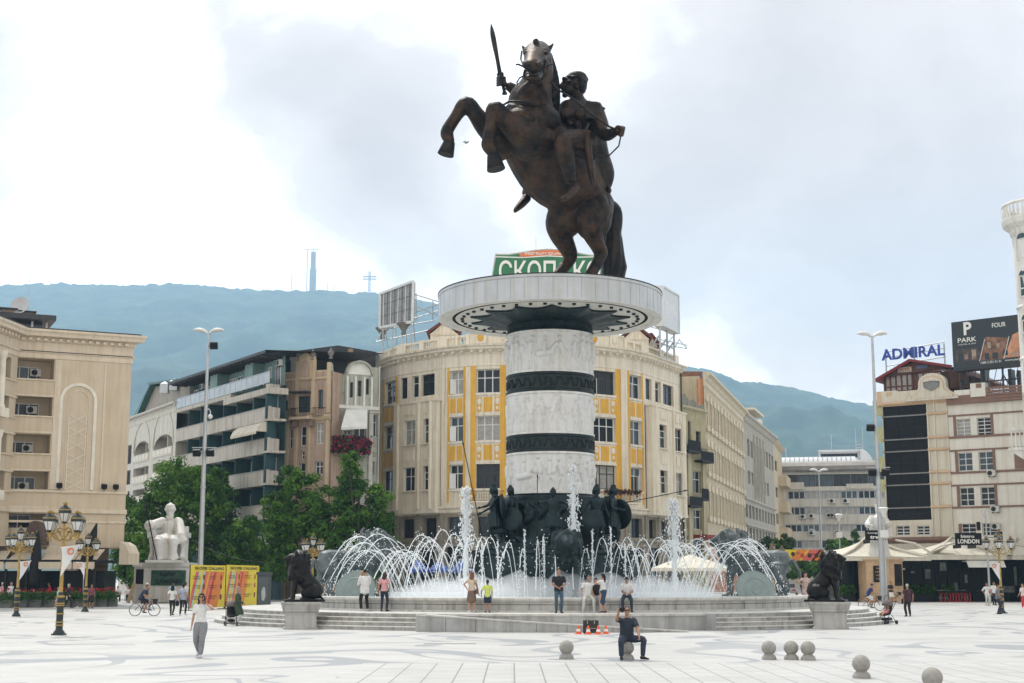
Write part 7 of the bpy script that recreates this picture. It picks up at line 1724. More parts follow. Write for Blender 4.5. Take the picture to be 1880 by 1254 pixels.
tree_px('thin street tree with a sparse top left of the robed statue',1575,190,[(1572,985,8,14),(1580,1000,10,10),(1570,1018,12,12)],10,LEAF3,1200,.2,.1,TG2)
#  monuments beside the fountain
WST=mat('carrara',(.66,.655,.63),.55,var=.05,scale=1.5,streak=.12);PED=mat('pedestal_stone',(.56,.55,.52),.6,var=.08,scale=1,streak=.2)
PLQ=mat('plaque_bronze',(.03,.075,.05),.5,metal=.5,var=.4,scale=3)
Ym=120;xc=xof(299,Ym,1060);k=Ym/FPX;pd=thing('monument_pedestal','pale stone pedestal with a green plaque under the white seated statue','pedestal',(xc,Ym,0));z1=zof(1033,Ym)
mb=MB();w0,w1=xof(247,Ym)-xc,xof(350,Ym)-xc
mb.box(w0,w1,0,4.4,.0,z1*.42,1);mb.box(w0+.05,w1-.05,.05,4.35,z1*.42,z1*.9,0);mb.box(w0-.08,w1+.08,-.1,4.5,z1*.9,z1,0);mb.box(w0+.9,w1-.3,-.12,.05,z1*.02,z1*.88,0);mb.build('pedestal_block',[PED,mat('pedestal_base',(.42,.41,.40),.6,streak=.2)],pd)
mb=MB();mb.box(xof(281,Ym)-xc,xof(344,Ym)-xc,-.2,-.12,zof(1075,Ym),zof(1047,Ym),0);put_text(mb,'tsar',xof(298,Ym)-xc,xof(326,Ym)-xc,zof(1059,Ym),zof(1051,Ym),-.2,1,.03);put_text(mb,'samuil',xof(289,Ym)-xc,xof(337,Ym)-xc,zof(1071.5,Ym),zof(1063,Ym),-.2,1,.03);mb.build('plaque',[PLQ,BLACKB],pd)
mb=MB();mb.box(xof(252,Ym)-xc,xof(267,Ym)-xc,-.02,.05,zof(1072,Ym),zof(1045,Ym));mb.build('side_panel',BLACKB,pd)
kg=thing('seated_king_statue','white stone statue of a bearded crowned king seated on a throne holding a staff','statue',(xc,Ym+1.6,z1),R(4));f=3.45
J=skeleton(dict(P=(0,.05,.52),wR=(-.42,-.32,.92),wL=(.34,-.36,.62),aL=(.17,-.42,.09),aR=(-.13,-.38,.09),fL=(.3,-1,0),ehR=(-1,.3,-.4),head=(0,-.02,.18)))
mb=MB();body_parts(mb,J);P_,C,Nk,Hd=J['P'],J['C'],J['N'],J['H'];u=Nk-P_
mb.loft([(P_+V((0,.02,-.1)),.30,.22),(P_+u*.3,.25,.19),(C,.25,.18),(Nk-u*.12,.2,.14),(Nk,.1,.09)],14)
mb.loft([(V((0,.05,.52)),.28,.2),(V((0,-.3,.53)),.26,.17),(V((0,-.36,.40)),.25,.10),(V((0,-.34,.2)),.27,.09),(V((0,-.34,.07)),.29,.10)],14,0,(1,0,0))
for s_ in(-1,1):mb.limb([V((s_*.09,-.05,.53)),V((s_*.17,-.44,.55)),V((s_*.18,-.46,.42)),V((s_*.17,-.43,.2)),V((s_*.17,-.42,.08))],[.13,.125,.115,.10,.12],12)
for q in range(10):x=-.27+q*.06;mb.limb([V((x*.5,-.44,.50)),V((x*.7+.03,-.45,.34)),V((x*1.0+.04,-.44,.1))],[.02,.022,.028],6)
for n in 'LR':mb.limb([J['s'+n],J['e'+n],J['w'+n]],[.15,.135,.115],10)
mb.limb([J['wL'],J['wL']+V((.06,0,-.12))],[.1,.13]);mb.limb([J['eR'],J['eR']+V((.05,.05,-.25))],[.1,.13])
mb.limb([Hd+V((0,-.07,-.06)),Hd+V((0,-.09,-.15)),Hd+V((0,-.08,-.24))],[.07,.065,.03]);mb.ell(Hd+V((0,.025,.03)),(.10,.105,.12));mb.lathe([(0,-.03),(.13,-.02),(.142,.0),(.142,.035),(.125,.05),(.12,.10),(.08,.15),(0,.165)],16,tuple(Hd+V((0,.0,.065))));mb.ell(Hd+V((0,0,.235)),.028);mb.limb([Hd+V((0,-.1,.03)),Hd+V((0,-.145,-.025)),Hd+V((0,-.1,-.035))],[.016,.026,.016],8)
for s_ in(-1,1):mb.ell(Hd+V((s_*.035,-.09,.035)),(.03,.018,.012));mb.ell(J['s'+('L' if s_>0 else 'R')]+V((0,0,.0)),(.15,.15,.15));mb.limb([Hd+V((s_*.05,-.07,-.07)),Hd+V((s_*.035,-.105,-.15))],[.045,.05])
mb.limb([Hd+V((0,.06,0)),Hd+V((0,.09,-.16))],[.085,.07])
kg.scale=(f,f,f);organic(mb,'body',WST,kg,.018,1)
mb=MB();mb.box(-.42,.42,-.75,.55,0,.06);mb.box(-.40,.40,-.14,.5,.06,.44)
for s_ in(-1,1):mb.box(s_*.36-.1,s_*.36+.1,-.32,.5,.62,.74);mb.loft([(V((s_*.36,-.1,.06)),.1,.3),(V((s_*.36,-.05,.3)),.07,.2),(V((s_*.36,-.1,.63)),.1,.3)],10,0,(1,0,0))
mb.box(-.4,.4,.34,.52,.44,.9);mb.build('throne',WST,kg)
mb=MB();a,b=J['wR']+V((-.09,-.05,.38)),V((-.16,-.62,.06));mb.tube([a,b],.016,6);mb.tube([a+V((.07*math.cos(t),0,.07*math.sin(t)))+V((0,0,.06)) for t in[i*PI/5 for i in range(10)]],.012,5,closed=True);mb.bar(a,a+V((0,0,.13)),.02,.02);mb.bar(a+V((-.065,0,.06)),a+V((.065,0,.06)),.02,.02);mb.build('staff',IRON,kg)
TAN=mat('tan_marble',(.47,.32,.185),.45,var=.22,scale=1.3,streak=.1)
Ym=124;xc=xof(1624,Ym,1060);pd=thing('monument_pedestal','tan marble pedestal with dark plaques under the white robed statue','pedestal',(xc,Ym,0));z1=zof(1026,Ym);w0=xof(1655,Ym)-xc
mb=MB();mb.box(-w0,w0,0,2.8,.25,z1-.25,0);mb.box(-w0-.12,w0+.12,-.12,2.9,0,.25,0);mb.box(-w0-.06,w0+.06,-.06,2.86,z1-.25,z1-.12,0);mb.box(-w0-.14,w0+.14,-.14,2.94,z1-.12,z1,0);mb.build('pedestal_block',TAN,pd)
mb=MB();mb.box(-w0*.6,w0*.05,-.06,0,z1*.46,z1*.84,0)
for q in range(4):put_text(mb,'insc',-w0*(.45 if q!=1 else .5),-w0*.1,z1*(.76-.08*q),z1*(.80-.08*q),-.06,1,.02)
mb.build('plaque',[BLACKB,TAN],pd);mb=MB();mb.box(w0*.55,w0*.95,-.06,0,z1*.38,z1*.88);mb.build('side_panel',BLACKB,pd)
rs=thing('robed_statue','white stone statue of a standing robed ruler with one hand held out','statue',(xc,Ym+1.4,z1),R(5));f=2.6;rs.scale=(f,f,f)
J=skeleton(dict(wR=(-.44,-.28,1.12),wL=(.2,-.28,1.18),ehR=(-.6,.3,-1)));mb=MB();body_parts(mb,J);P_,C,Nk,Hd=J['P'],J['C'],J['N'],J['H'];u=Nk-P_
mb.loft([(Nk-u*.02,.1,.09),(Nk-u*.12,.21,.15),(C,.25,.18),(P_,.25,.2),(V((0,0,.5)),.28,.23),(V((0,.02,.05)),.33,.27),(V((0,.02,.01)),.33,.27)],18)
for q in range(18):a=2*PI*q/18;mb.limb([V((.22*math.cos(a),.16*math.sin(a),1.2)),V((.27*math.cos(a),.22*math.sin(a),.6)),V((.33*math.cos(a),.27*math.sin(a),.05))],[.02,.03,.04],6)
for n in 'LR':mb.limb([J['s'+n],J['e'+n],J['w'+n]],[.11,.12,.085],10)
mb.limb([J['eL'],J['eL']+V((.04,0,-.4))],[.11,.13]);mb.limb([J['wR']-V((-.1,0,0)),J['wR']+V((.12,.05,-.28))],[.07,.09]);mb.ell(Hd+V((0,.01,.04)),(.095,.11,.1));mb.lathe([(.1,0),(.11,.08),(.12,.12),(.02,.13)],12,tuple(Hd+V((0,0,.05))));mb.box(-.3,.3,-.3,.3,-.001,.05);organic(mb,'body',WST,rs,.02,1)
#  lamps and masts
GOLD=mat('gold_paint',(.36,.24,.075),.38,metal=.7,var=.15,scale=5);LGREEN=mat('lamp_black_green',(.008,.016,.017),.4);LGL=mat('lamp_glass',(.60,.60,.57),.3,var=.05)
def lantern(root,x,y,z,s=1.0):
 mb=MB();q=lambda pr:[(r*s,h_*s) for r,h_ in pr]
 def hexl(pr,mi):mb.lathe(q(pr),6,(x,y,z),R(30),R(30)+2*PI,mi)
 hexl([(.04,-.05),(.12,.0),(.12,.03)],0);hexl([(.23,.36),(.25,.38),(.25,.47),(.23,.48)],0);hexl([(.255,.47),(.27,.49),(.255,.51)],1);hexl([(.25,.51),(.19,.58),(.09,.66),(.05,.67)],0);hexl([(.05,.66),(.08,.70),(.10,.76),(.03,.74),(.03,.8),(.0,.82)],1)
 for k in range(6):
  a=R(30)+k*PI/3;mb.bar((x+.12*s*math.cos(a),y+.12*s*math.sin(a),z+.02*s),(x+.235*s*math.cos(a),y+.235*s*math.sin(a),z+.38*s),.013*s,.013*s,0)
 o=mb.build('lantern',[LGREEN,GOLD],root);g=MB();g.lathe(q([(.10,.02),(.215,.37)]),6,(x,y,z),R(30),R(30)+2*PI);g.lathe(q([(.0,.36),(.215,.37)]),6,(x,y,z),R(30),R(30)+2*PI);g.build('lantern_glass',LGL,o)
def ornate_lamp(label,loc,rot,grp):
 t=thing('street_lamp',label,'street lamp',loc,rot,grp);mb=MB()
 mb.box(-.22,.22,-.22,.22,0,.06,0);mb.lathe([(.22,.06),(.2,.12),(.13,.2),(.125,.5),(.13,1.35)],16,smooth=True);mb.lathe([(.13,1.35),(.1,1.5),(.085,1.56)],16)
 for z in(.36,.47,.78,1.08,1.15):mb.lathe([(.13,z-.03),(.152,z-.02),(.152,z+.02),(.13,z+.03)],16,mi=1)
 mb.lathe([(.135,1.36),(.15,1.4),(.13,1.45)],16,mi=1);mb.build('base',[LGREEN,GOLD],t)
 mb=MB();mb.lathe([(.085,1.52),(.075,1.6),(.07,2.4),(.082,2.45),(.07,2.5),(.062,3.25),(.09,3.3),(.06,3.36),(.05,3.5),(.075,3.55),(.045,3.62),(.04,4.1)],12,smooth=True);mb.build('pole',GOLD,t)
 mb=MB()
 for k in range(4):
  a=R(45+90*k+12);c,s=math.cos(a),math.sin(a);e=lambda r,z:(r*c,r*s,z)
  mb.tube([e(.05,3.55),e(.2,3.45),e(.38,3.5),e(.55,3.62),e(.68,3.58),e(.72,3.66),e(.70,3.72)],.03,6)
  mb.tube([e(.06,3.85),e(.2,3.95),e(.34,3.88),e(.33,3.75),e(.24,3.76),e(.25,3.83)],.024,6);mb.tube([e(.3,3.5),e(.42,3.72),e(.55,3.78),e(.58,3.68),e(.5,3.66)],.022,6);mb.tube([e(.1,3.6),e(.22,3.7),e(.16,3.8)],.03,5);mb.lathe([(.05,3.68),(.10,3.74),(.03,3.78)],8,(.70*c,.70*s,0))
  mb.tube([e(.68,3.6),e(.78,3.5),e(.74,3.44),e(.68,3.48)],.02,5)
 mb.build('bracket',GOLD,t)
 for k in range(4):a=R(45+90*k+12);lantern(t,.70*math.cos(a),.70*math.sin(a),3.8,.95)
 lantern(t,0,0,4.13,.95);return t
LG_='ornate gold and black street lamps with five lanterns'
l0=gnd(108,1166);lamp0=ornate_lamp('ornate five lantern lamp nearest the camera at the left',tuple(l0),0,LG_)
for px,Yd,rot,lb in[(32,79,.4,'ornate five lantern lamp by the planters near the left edge'),(157.5,90,.2,'ornate five lantern lamp by the right end of the flower planters, with a white pennant'),(573,93,.1,'ornate five lantern lamp behind the black lion at the left steps'),(1838,86,.3,'ornate five lantern lamp in front of the bistro at the right'),(1421,112,.3,'ornate five lantern lamp behind the fountain by the orange banner')]:
 dup(lamp0,(xof(px,Yd,1090),Yd,0),rot,lb)
PENN=mat('pennant_white',(.66,.66,.65),.8,var=.04);PRED=mat('pennant_orange',(.60,.16,.04),.8)
for px,Yd,y0,s_,lb in[(112,50.7,1006,1,'white pennant with an orange mark hanging from the nearest ornate lamp'),(157.5,89.9,1034,-1,'white pennant hanging from the ornate lamp by the planters'),(36,78.9,1032,1,'white pennant hanging from the ornate lamp near the left edge'),(573,92.9,1028,-1,'white pennant on the ornate lamp behind the left lion'),(1836,85.9,1035,-1,'white pennant on the ornate lamp by the bistro')]:
 p=at(px,y0,Yd);mb=MB();n=5
 for i in range(n):
  f0,f1=i/n,(i+1)/n;w0_,w1_=.55*(1-f0)+.02,.55*(1-f1)+.02;sw=lambda f:.12*math.sin(f*3)
  mb.add([(s_*.05+s_*.0,sw(f0)-.1,-1.0*f0),(s_*(.05+w0_),sw(f0)+.05,-1.0*f0+.1),(s_*(.05+w1_),sw(f1)+.05,-1.0*f1+.1),(s_*.05,sw(f1)-.1,-1.0*f1)]+[(s_*.05+s_*.0,sw(f0)-.08,-1.0*f0),(s_*(.05+w0_),sw(f0)+.07,-1.0*f0+.1),(s_*(.05+w1_),sw(f1)+.07,-1.0*f1+.1),(s_*.05,sw(f1)-.08,-1.0*f1)],[(0,1,2,3),(7,6,5,4)],0)
 mb.tube([(s_*(.36+.1*math.cos(k*PI/6)),-.06+.02,-.12+.1*math.sin(k*PI/6)) for k in range(12)],.025,5,1,closed=True);mb.cyl((0,0,.02),(s_*.62,.05,.08),.015,None,5,0)
 tag(mb.build('pennant',[PENN,PRED],None,loc=tuple(p)),lb,'pennant')
def mast(label,px,py_base,Yd,py_top,floods,globe=False,r0=.24,leafs=2):
 x=xof(px,Yd,1090);zt_=zof(py_top,Yd);t=thing('light_mast',label,'light mast',(x,Yd,0));mb=MB()
 mb.tube([(0,0,0),(0,0,zt_*.4),(0,0,zt_)],[r0,r0*.8,r0*.42],12);mb.lathe([(r0*1.8,0),(r0*1.8,.05),(r0*1.1,.1)],12);mb.lathe([(r0*.9,0),(r0*.95,.1),(r0*.9,.2)],12,(0,0,zt_*.42));mb.build('pole',STEEL,t)
 for s_ in(-1,1):
  mb=MB();mb.loft([(V((s_*.08,0,zt_)),.16,.09),(V((s_*.4,0,zt_+.22)),.34,.15),(V((s_*.8,0,zt_+.30)),.36,.16),(V((s_*1.15,0,zt_+.27)),.24,.1),(V((s_*1.28,0,zt_+.22)),.06,.03)],10,0,(0,1,0));mb.ell((s_*.7,0,zt_+.18),(.34,.22,.08),None,10,6,1);mb.build('lamp_head',[WHITEF,LGL],t)
 for py,kind in floods:
  z=zof(py,Yd)
  for s_ in((-1,1) if kind==2 else(1,) if kind==1 else(-1,)):
   mb=MB();mb.rbox((s_*.55,-.35,z),(.62,.3,.55),Matrix.Rotation(.45,3,'X'));mb.cyl((0,0,z),(s_*.55,-.2,z),.05,None,6);mb.build('floodlight',IRON,t)
  if kind==2:mb=MB();mb.box(-1.0,1.0,-.12,.0,z+.42,z+.48);mb.build('crossbar',STEEL,t)
 if globe:mb=MB();z=zof(762,Yd);mb.tube([(0,0,z+.4),(.25,-.1,z+.5),(.4,-.1,z+.3),(.4,-.1,z)],.04,6);mb.ell((.4,-.1,z-.15),.2);mb.build('globe_lamp',LGL,t)
 return t
mast('tall steel light mast beside the white seated statue on the left',366,1090,116,612,[(636,1),(832,2)],True)
mast('tall steel light mast in front of the white robed statue on the right',1621,1106,119,618,[(786,0),(868,2)])
mast('slim white street light in front of the far office block',1511,1060,196,866,[],r0=.16)
def poleln(px,Yd,py,lb,kind):
 x=xof(px,Yd,1090);z=zof(py,Yd);t=thing('lamp_post',lb,'lamp post',(x,Yd,0));mb=MB();mb.tube([(0,0,0),(0,0,z)],[.1,.06],8)
 if kind=='arm':mb.tube([(0,0,z),(-.2,0,z+.5),(-.7,0,z+.8),(-1.1,0,z+.85)],[.06,.05,.05,.09],6)
 mb.build('pole',STEEL,t)
 if kind=='bowl':mb=MB();mb.lathe([(.06,-.7),(.42,-.05),(.45,.0),(.3,.08),(0,.12)],12,(0,0,z));mb.build('lamp_head',WHITEF,t);mb=MB();mb.box(-.28,.28,-.25,.25,z-2.4,z-1.8);mb.build('control_box',WHITEF,t)
 if kind=='tri':
  mb=MB()
  for s_ in(-1,1):mb.bar((0,0,z-.6),(s_*.35,0,z),.05,.05);
  mb.bar((-.35,0,z),(.35,0,z),.05,.05);mb.build('lamp_head',STEEL,t);mb=MB();mb.box(-.75,-.5,-.15,.15,z-1.6,z-.9);mb.box(.9,1.25,-.2,.2,z-2.7,z-1.7);mb.bar((0,0,z-2.2),(1.1,0,z-2.2),.05,.05);mb.build('fixture',IRON,t)
poleln(1545,150,945,'grey lamp post with a bowl head left of the robed statue','bowl');poleln(1628,118,933,'short lamp post with a bowl head just behind the right mast','bowl');poleln(1508,170,985,'curved arm street light beside the orange banner','arm');poleln(1817,118,938,'thin post with triangular head and small fixtures in front of the hotel','tri')
#  banners, kiosk, balls, cones
Yw=[mat('banner_yellow',(.66,.52,.03),.6,var=.06),mat('banner_orange',(.64,.20,.03),.6,var=.1),mat('banner_pink',(.60,.12,.10),.6,var=.1),mat('banner_ink',(.035,.02,.015),.6),mat('banner_red',(.45,.045,.03),.6,var=.2),mat('banner_teal',(.35,.55,.42),.6),IRON,mat('banner_amber',(.68,.36,.03),.6,var=.1)]
def clip_band(u0,u1,W_,z0,z1,slope):
 """slanted band between two lines x = u + slope*(z-z0), clipped to the panel; returned as polygon"""
 H_=z1-z0;pts=[]
 n=12;left=[];right=[]
 for i in range(n+1):
  z=z0+H_*i/n;a=max(0,min(W_,u0+slope*(z-z0)));b=max(0,min(W_,u1+slope*(z-z0)))
  if b-a>1e-3:left.append((a,z));right.append((b,z))
 return right and(left[:1]+right+left[::-1][:-1]) or None
def banner(label,A,B,z0,z1,seed):
 M,W_=seg(A,B);t=thing('festival_banner',label,'banner',(A[0],A[1],0));mb=MB(M);rnd=random.Random(seed)
 mb.box(0,W_,0,.03,z0,z1,0)
 for i,(u0,u1,mi,y) in enumerate([(.75,4.4,7,-.004),(1.25,4.4,1,-.008),(.85,1.15,5,-.012),(1.15,1.5,2,-.012),(1.7,1.95,7,-.014),(1.95,2.35,2,-.012),(2.55,3.0,4,-.012),(-.35,.1,2,-.012),(.1,.4,5,-.012)]):
  p=clip_band(u0,u1,W_,z0,z1-.42,.5)
  if p:mb.prism(p,y,0,mi)
 put_text(mb,'calling',W_*.1,W_*.93,z1-.36,z1-.12,-.02,3,.004)
 for r_,(zc_,) in enumerate([(z1-.8,),(z1-1.4,),(z1-2.1,)]):
  for cx,rr,mi in((W_*.36,.16,3),(W_*.86,.17,4 if r_<2 else 3)):mb.prism([(cx+rr*math.cos(2*PI*k/18),zc_+rr*1.15*math.sin(2*PI*k/18)) for k in range(18)],-.024,-.016,mi);mb.prism([(cx+rr*.4*math.cos(2*PI*k/10),zc_-.03+rr*.7*math.sin(2*PI*k/10)) for k in range(10)],-.027,-.024,4 if mi==3 else 3)
  for(a,b),zz,ky in(((.06,.27),.02,'act1'),((.06,.27),-.12,'act2'),((.52,.74),.02,'act4'),((.53,.70),-.12,'act6')):
   ky=ky if r_==0 else{'act1':'act3','act2':'act6','act4':'act5','act6':'act2'}[ky] if r_==1 else{'act1':'act5','act2':'act4','act4':'act2','act6':'act1'}[ky]
   put_text(mb,ky,W_*a,W_*b,zc_+zz,zc_+zz+.085,-.02,3,.004)
 mb.build('printed_sheet',Yw,t,True);mb=MB(M)
 for x in(0,W_):mb.box(x-.025,x+.025,.032,.09,0,z1+.03);mb.box(x-.03,x+.03,-.35,.55,0,.04)
 mb.box(0.03,W_-.03,.032,.08,z1-.05,z1+.0);mb.build('frame',IRON,t,True)
pA,pB,pC=gnd(348,1121),gnd(412.5,1117.5),gnd(474,1113)
zt0=zof(1037,pA.y);banner('left yellow and orange SKOPJE CALLING banner panel behind the walking woman',(pA.x,pA.y),(pB.x,pB.y),.12,zt0,1)
banner('right yellow and orange SKOPJE CALLING banner panel beside the woman in the green coat',(pB.x+.06,pB.y-.02),(pC.x,pC.y),.12,zof(1037,pB.y),2)
Yk=97;x0,x1=xof(474,Yk),xof(498,Yk);kz=zof(1050,Yk);t=thing('info_kiosk','dark advertising kiosk with a grey figure poster right of the banners','kiosk',(x0,Yk,0));mb=MB();mb.box(0,x1-x0,0,.5,.1,kz-.2);mb.box(-.06,x1-x0+.06,-.06,.56,kz-.2,kz);mb.box(-.03,x1-x0+.03,-.03,.53,0,.1);mb.build('cabinet',mat('kiosk_dark',(.035,.045,.05),.4),t);mb=MB();mb.box(.1,x1-x0-.1,-.012,0,.35,kz-.35,0);mb.prism([(.35,
 .6),(.5,.55),(.6,.9),(.55,1.4),(.45,1.5),(.3,1.2)],-.016,-.012,1);mb.build('poster',[mat('poster_grey',(.06,.075,.08),.4),mat('poster_pale',(.35,.36,.36),.5)],t)
p0,p1=at(1426,1030,140),at(1511,1027,140);M,W_=seg((p0 .x,p0 .y),(p1 .x,p1 .y));zA,zB=zof(1029,140),zof(1009,140);mb=MB(M);mb.box(0,W_,0,.03,zA,zB,0)
for u0,u1,mi in((1.2,2.2,1),(2.4,3.6,2),(3.4,4.6,1),(4.0,4.6,4)):
 p=clip_band(u0,u1,W_,zA,zB,.8);mb.prism(p,-.01,0,mi) if p else None
for cx,mi in((.9,4),(1.6,3),(2.5,4),(3.2,3),(3.9,3),(.5,3)):mb.prism([(cx+.2*math.cos(2*PI*k/14),(zA+zB)/2+.1*math.sin(cx*9)+.22*math.sin(2*PI*k/14)) for k in range(14)],-.02,-.01,mi)
put_text(mb,'act4',1.9,2.3,zA+.6,zA+.8,-.02,3,.004);put_text(mb,'act2',3.3,3.8,zA+.5,zA+.68,-.02,3,.004);put_text(mb,'act5',1.0,1.4,zA+.2,zA+.36,-.02,3,.004)
tag(mb.build('street_banner',Yw),'orange and yellow banner strung across the street behind the fountain','banner')
mb=MB()
for(a,ya),(b,yb) in(((1394,1004),(1426,1011)),((1511,1010),(1560,1000)),((1426,1029),(1415,1031)),((1511,1027),(1545,1022))):mb.cyl(at(a,ya,140.1),at(b,yb,140.1),.02,None,4)
tag(mb.build('banner_rope',IRON),'thin ropes holding the orange banner across the street','rope')
BALL=mat('granite_ball',(.28,.27,.25),.75,var=.18,scale=9,bump=.15)
BG='granite ball bollards on the square'
bmb=MB();bmb.lathe([(.19,0),(.19,.05),(.165,.10),(.12,.135),(.11,.15)],20,smooth=True);bmb.ell((0,0,.30),(.19,.19,.185),None,20,14)
bme=bmb.mesh('stone_ball',BALL)
for px,py,lb in[(1040,1210,'stone ball bollard left of the man taking a selfie'),(1151,1211,'stone ball bollard the man with the phone sits on'),(1412,1211,'leftmost stone ball in the row of three at the right'),(1453,1211,'middle stone ball in the row of three at the right'),(1484,1212,'rightmost stone ball in the row of three'),(1582,1245,'lone stone ball nearer the camera to the right of the row'),
 (1713,1275,'stone ball cut off by the bottom edge of the picture')]:
 g_=gnd(px,py);tag(link('stone_ball',bme,None,(g_.x,g_.y,0),random.uniform(0,6)),lb,'bollard',BG)
CONE=[mat('cone_orange',(.70,.10,.015),.5,var=.05),mat('cone_white',(.72,.70,.68),.5)]
mb=MB();mb.box(-.13,.13,-.13,.13,0,.02,0);pr=[(.10,.02),(.082,.1),(.06,.19),(.04,.27),(.028,.32)]
mb.lathe(pr[:2],16,mi=0,smooth=True);mb.lathe(pr[1:3],16,mi=1,smooth=True);mb.lathe(pr[2:4],16,mi=0,smooth=True);mb.lathe(pr[3:]+[(0,.325)],16,mi=0,smooth=True);cm=mb.mesh('traffic_cone',CONE)
for px,py,lb in[(1062,1163,'orange and white traffic cone at the far left of the four by the black case'),(1080,1164,'traffic cone at the left front corner of the black case'),(1098.5,1164,'traffic cone at the right front corner of the black case'),(1112.5,1163,'orange and white traffic cone at the far right of the four by the black case')]:
 tag(link('traffic_cone',cm,None,(xof(px,54.2 if py==1164 else 54.6,1160),54.2 if py==1164 else 54.6,0),.3),lb,'traffic cone','traffic cones by the ramp')
g_=V((xof(1085,54.7,1160),54.7,0));t=thing('equipment_case','black upright equipment case standing between the traffic cones','case',tuple(g_));mb=MB();mb.box(-.29,.29,0,.3,.03,.50);mb.build('case_body',mat('case_black',(.012,.012,.012),.5),t);mb=MB();
for x in(-.13,.13):mb.box(x-.012,x+.012,-.006,0,.38,.47)
mb.box(-.2,.2,-.01,-.0,.2,.215);mb.build('latch',STEEL,t)
for x in(-.24,.24):mb=MB();mb.cyl((x-.02,.05,.03),(x+.02,.05,.03),.03);mb.build('wheel',IRON,t)
mb=MB();a,b=gnd(778,1182),gnd(874,1182);mb.box(a.x,b.x,a.y-.1,a.y+.1,.004,.008);tag(mb.build('drain_slot',mat('drain_dark',(.10,.10,.095),.7)),kind='structure')
RM=mat('mast_concrete',(.30,.30,.31),.8)
p=at(574,533,4590);mb=MB();h_=zof(463,4590)-p.z;mb.lathe([(11,-30),(11,h_*.55),(8.5,h_*.56),(8,h_),(0,h_)],12);mb.cyl((0,0,h_),(0,0,h_+10),1.5,.6,6);tag(mb.build('telecom_tower',RM,None,loc=tuple(p)),'tall pale telecommunications tower on the ridge of the left hill','tower')
p=at(563,533,4588);mb=MB();h_=zof(458,4588)-p.z;mb.bar((0,0,-30),(0,0,h_),2.2,2.2);mb.bar((-9,0,h_),(36,0,h_+1),1.8,1.8);tag(mb.build('tower_crane',RM,None,loc=tuple(p)),'thin crane standing beside the tower on the ridge','crane')
p=at(678,538,4580);mb=MB();h_=zof(498,4580)-p.z
for a,b in((-3,-3),(3,-3),(3,3),(-3,3)):mb.bar((a,b,-20),(a*.7,b*.7,h_),1.3,1.3)
for q in range(9):mb.box(-3.4,3.4,-3,3,h_*q/9,h_*q/9+1.4)
for z in(h_*.62,h_*.74):mb.box(-21,21,-2.5,2.5,z,z+2.2)
for q in range(8):x=-20+q*5.7;mb.bar((x,-2,h_*.62),(x+2.8,-2,h_*.76),1.0,1.0)
tag(mb.build('hilltop_cross',RM,None,loc=tuple(p)),'steel lattice cross on the ridge of the left hill','cross')
for px,py,lb in((535,503,'thin mast far left of the tower on the ridge'),(601,520,'short mast just right of the tower on the ridge'),(613,524,'short mast between the tower and the cross on the ridge')):p=at(px,534,4590);tag(MB().bar((0,0,-20),(0,0,zof(py,4590)-p.z),1.6,1.6).build('ridge_mast',RM,None,loc=tuple(p)),lb,'mast')
#  restaurant terrace at the left
CAN=mat('canopy_beige',(.55,.47,.36),.8,var=.06,streak=.12);BRN=mat('awning_brown',(.10,.062,.05),.8,var=.15);INT=mat('dark_interior',(.008,.010,.011),.3,var=.5,scale=1.2,spec=.12)
Yr=106.5;rt=thing('restaurant_terrace','dark glazed restaurant terrace with scalloped beige awnings under the beige block','terrace',(xof(60,Yr),Yr,0));X_=lambda px:xof(px,Yr,1050);Z_=lambda py:zof(py,Yr)
mb=MB();mb.box(X_(-60),X_(186),.0+Yr+.8,Yr+4,0,Z_(1048),0);mb.box(X_(-60),X_(186),Yr-1.6,Yr+4,Z_(1033),Z_(1028),1)
for px in(-30,24,62,130,184):mb.box(X_(px)-.08,X_(px)+.08,Yr-1.6,Yr-1.4,0,Z_(1030),1)
mb.build('frame',[INT,IRON],rt,True)
for a,b in((-50,20),(24,58),(84,144),(146,185)):
 mb=MB();x0,x1=X_(a),X_(b);n=max(3,int((x1-x0)/.28));zt_,zb_=Z_(1033),Z_(1043)
 for i in range(n):
  xa,xb=x0+(x1-x0)*i/n,x0+(x1-x0)*(i+1)/n;pts=[(xa,zt_),(xa,zb_)]+[((xa+xb)/2-(xb-xa)/2*math.cos(PI*k/5),zb_-.1*math.sin(PI*k/5)) for k in range(1,5)]+[(xb,zb_),(xb,zt_)];mb.prism(pts[::1],Yr-1.72,Yr-1.69,0)
 mb.add([(x0,Yr-1.7,zt_),(x1,Yr-1.7,zt_),(x1,Yr+.9,Z_(1008) if a>0 else Z_(995)),(x0,Yr+.9,Z_(1008) if a>0 else Z_(995))],[(0,1,2,3)],0);mb.build('awning',CAN,rt,True)
for px,w_,py0,py1,m_,lb in((66,18,1000,956,BRN,'brown'),(8,24,1025,1000,BRN,'brown'),(104,22,1026,1001,CAN,'cream')):
 mb=MB();p=at(px,py0,Yr+.4);hh=zof(py1,Yr)-p.z;ww=w_*Yr/FPX;pts=[(ww*math.cos(PI*i/12),hh*math.sin(PI*i/12)) for i in range(13)];mb.M=Matrix.Translation(p);mb.prism(pts,-.6,1.2);mb.build('round_awning',m_,rt,True)
mb=MB();mb.prism([(X_(-60),Z_(990)),(X_(52),Z_(990)),(X_(52),Z_(968)),(X_(-60),Z_(968))],Yr+.8,Yr+2.5);mb.build('sign_fascia',mat('fascia_cream',(.62,.56,.45),.7),rt,True)
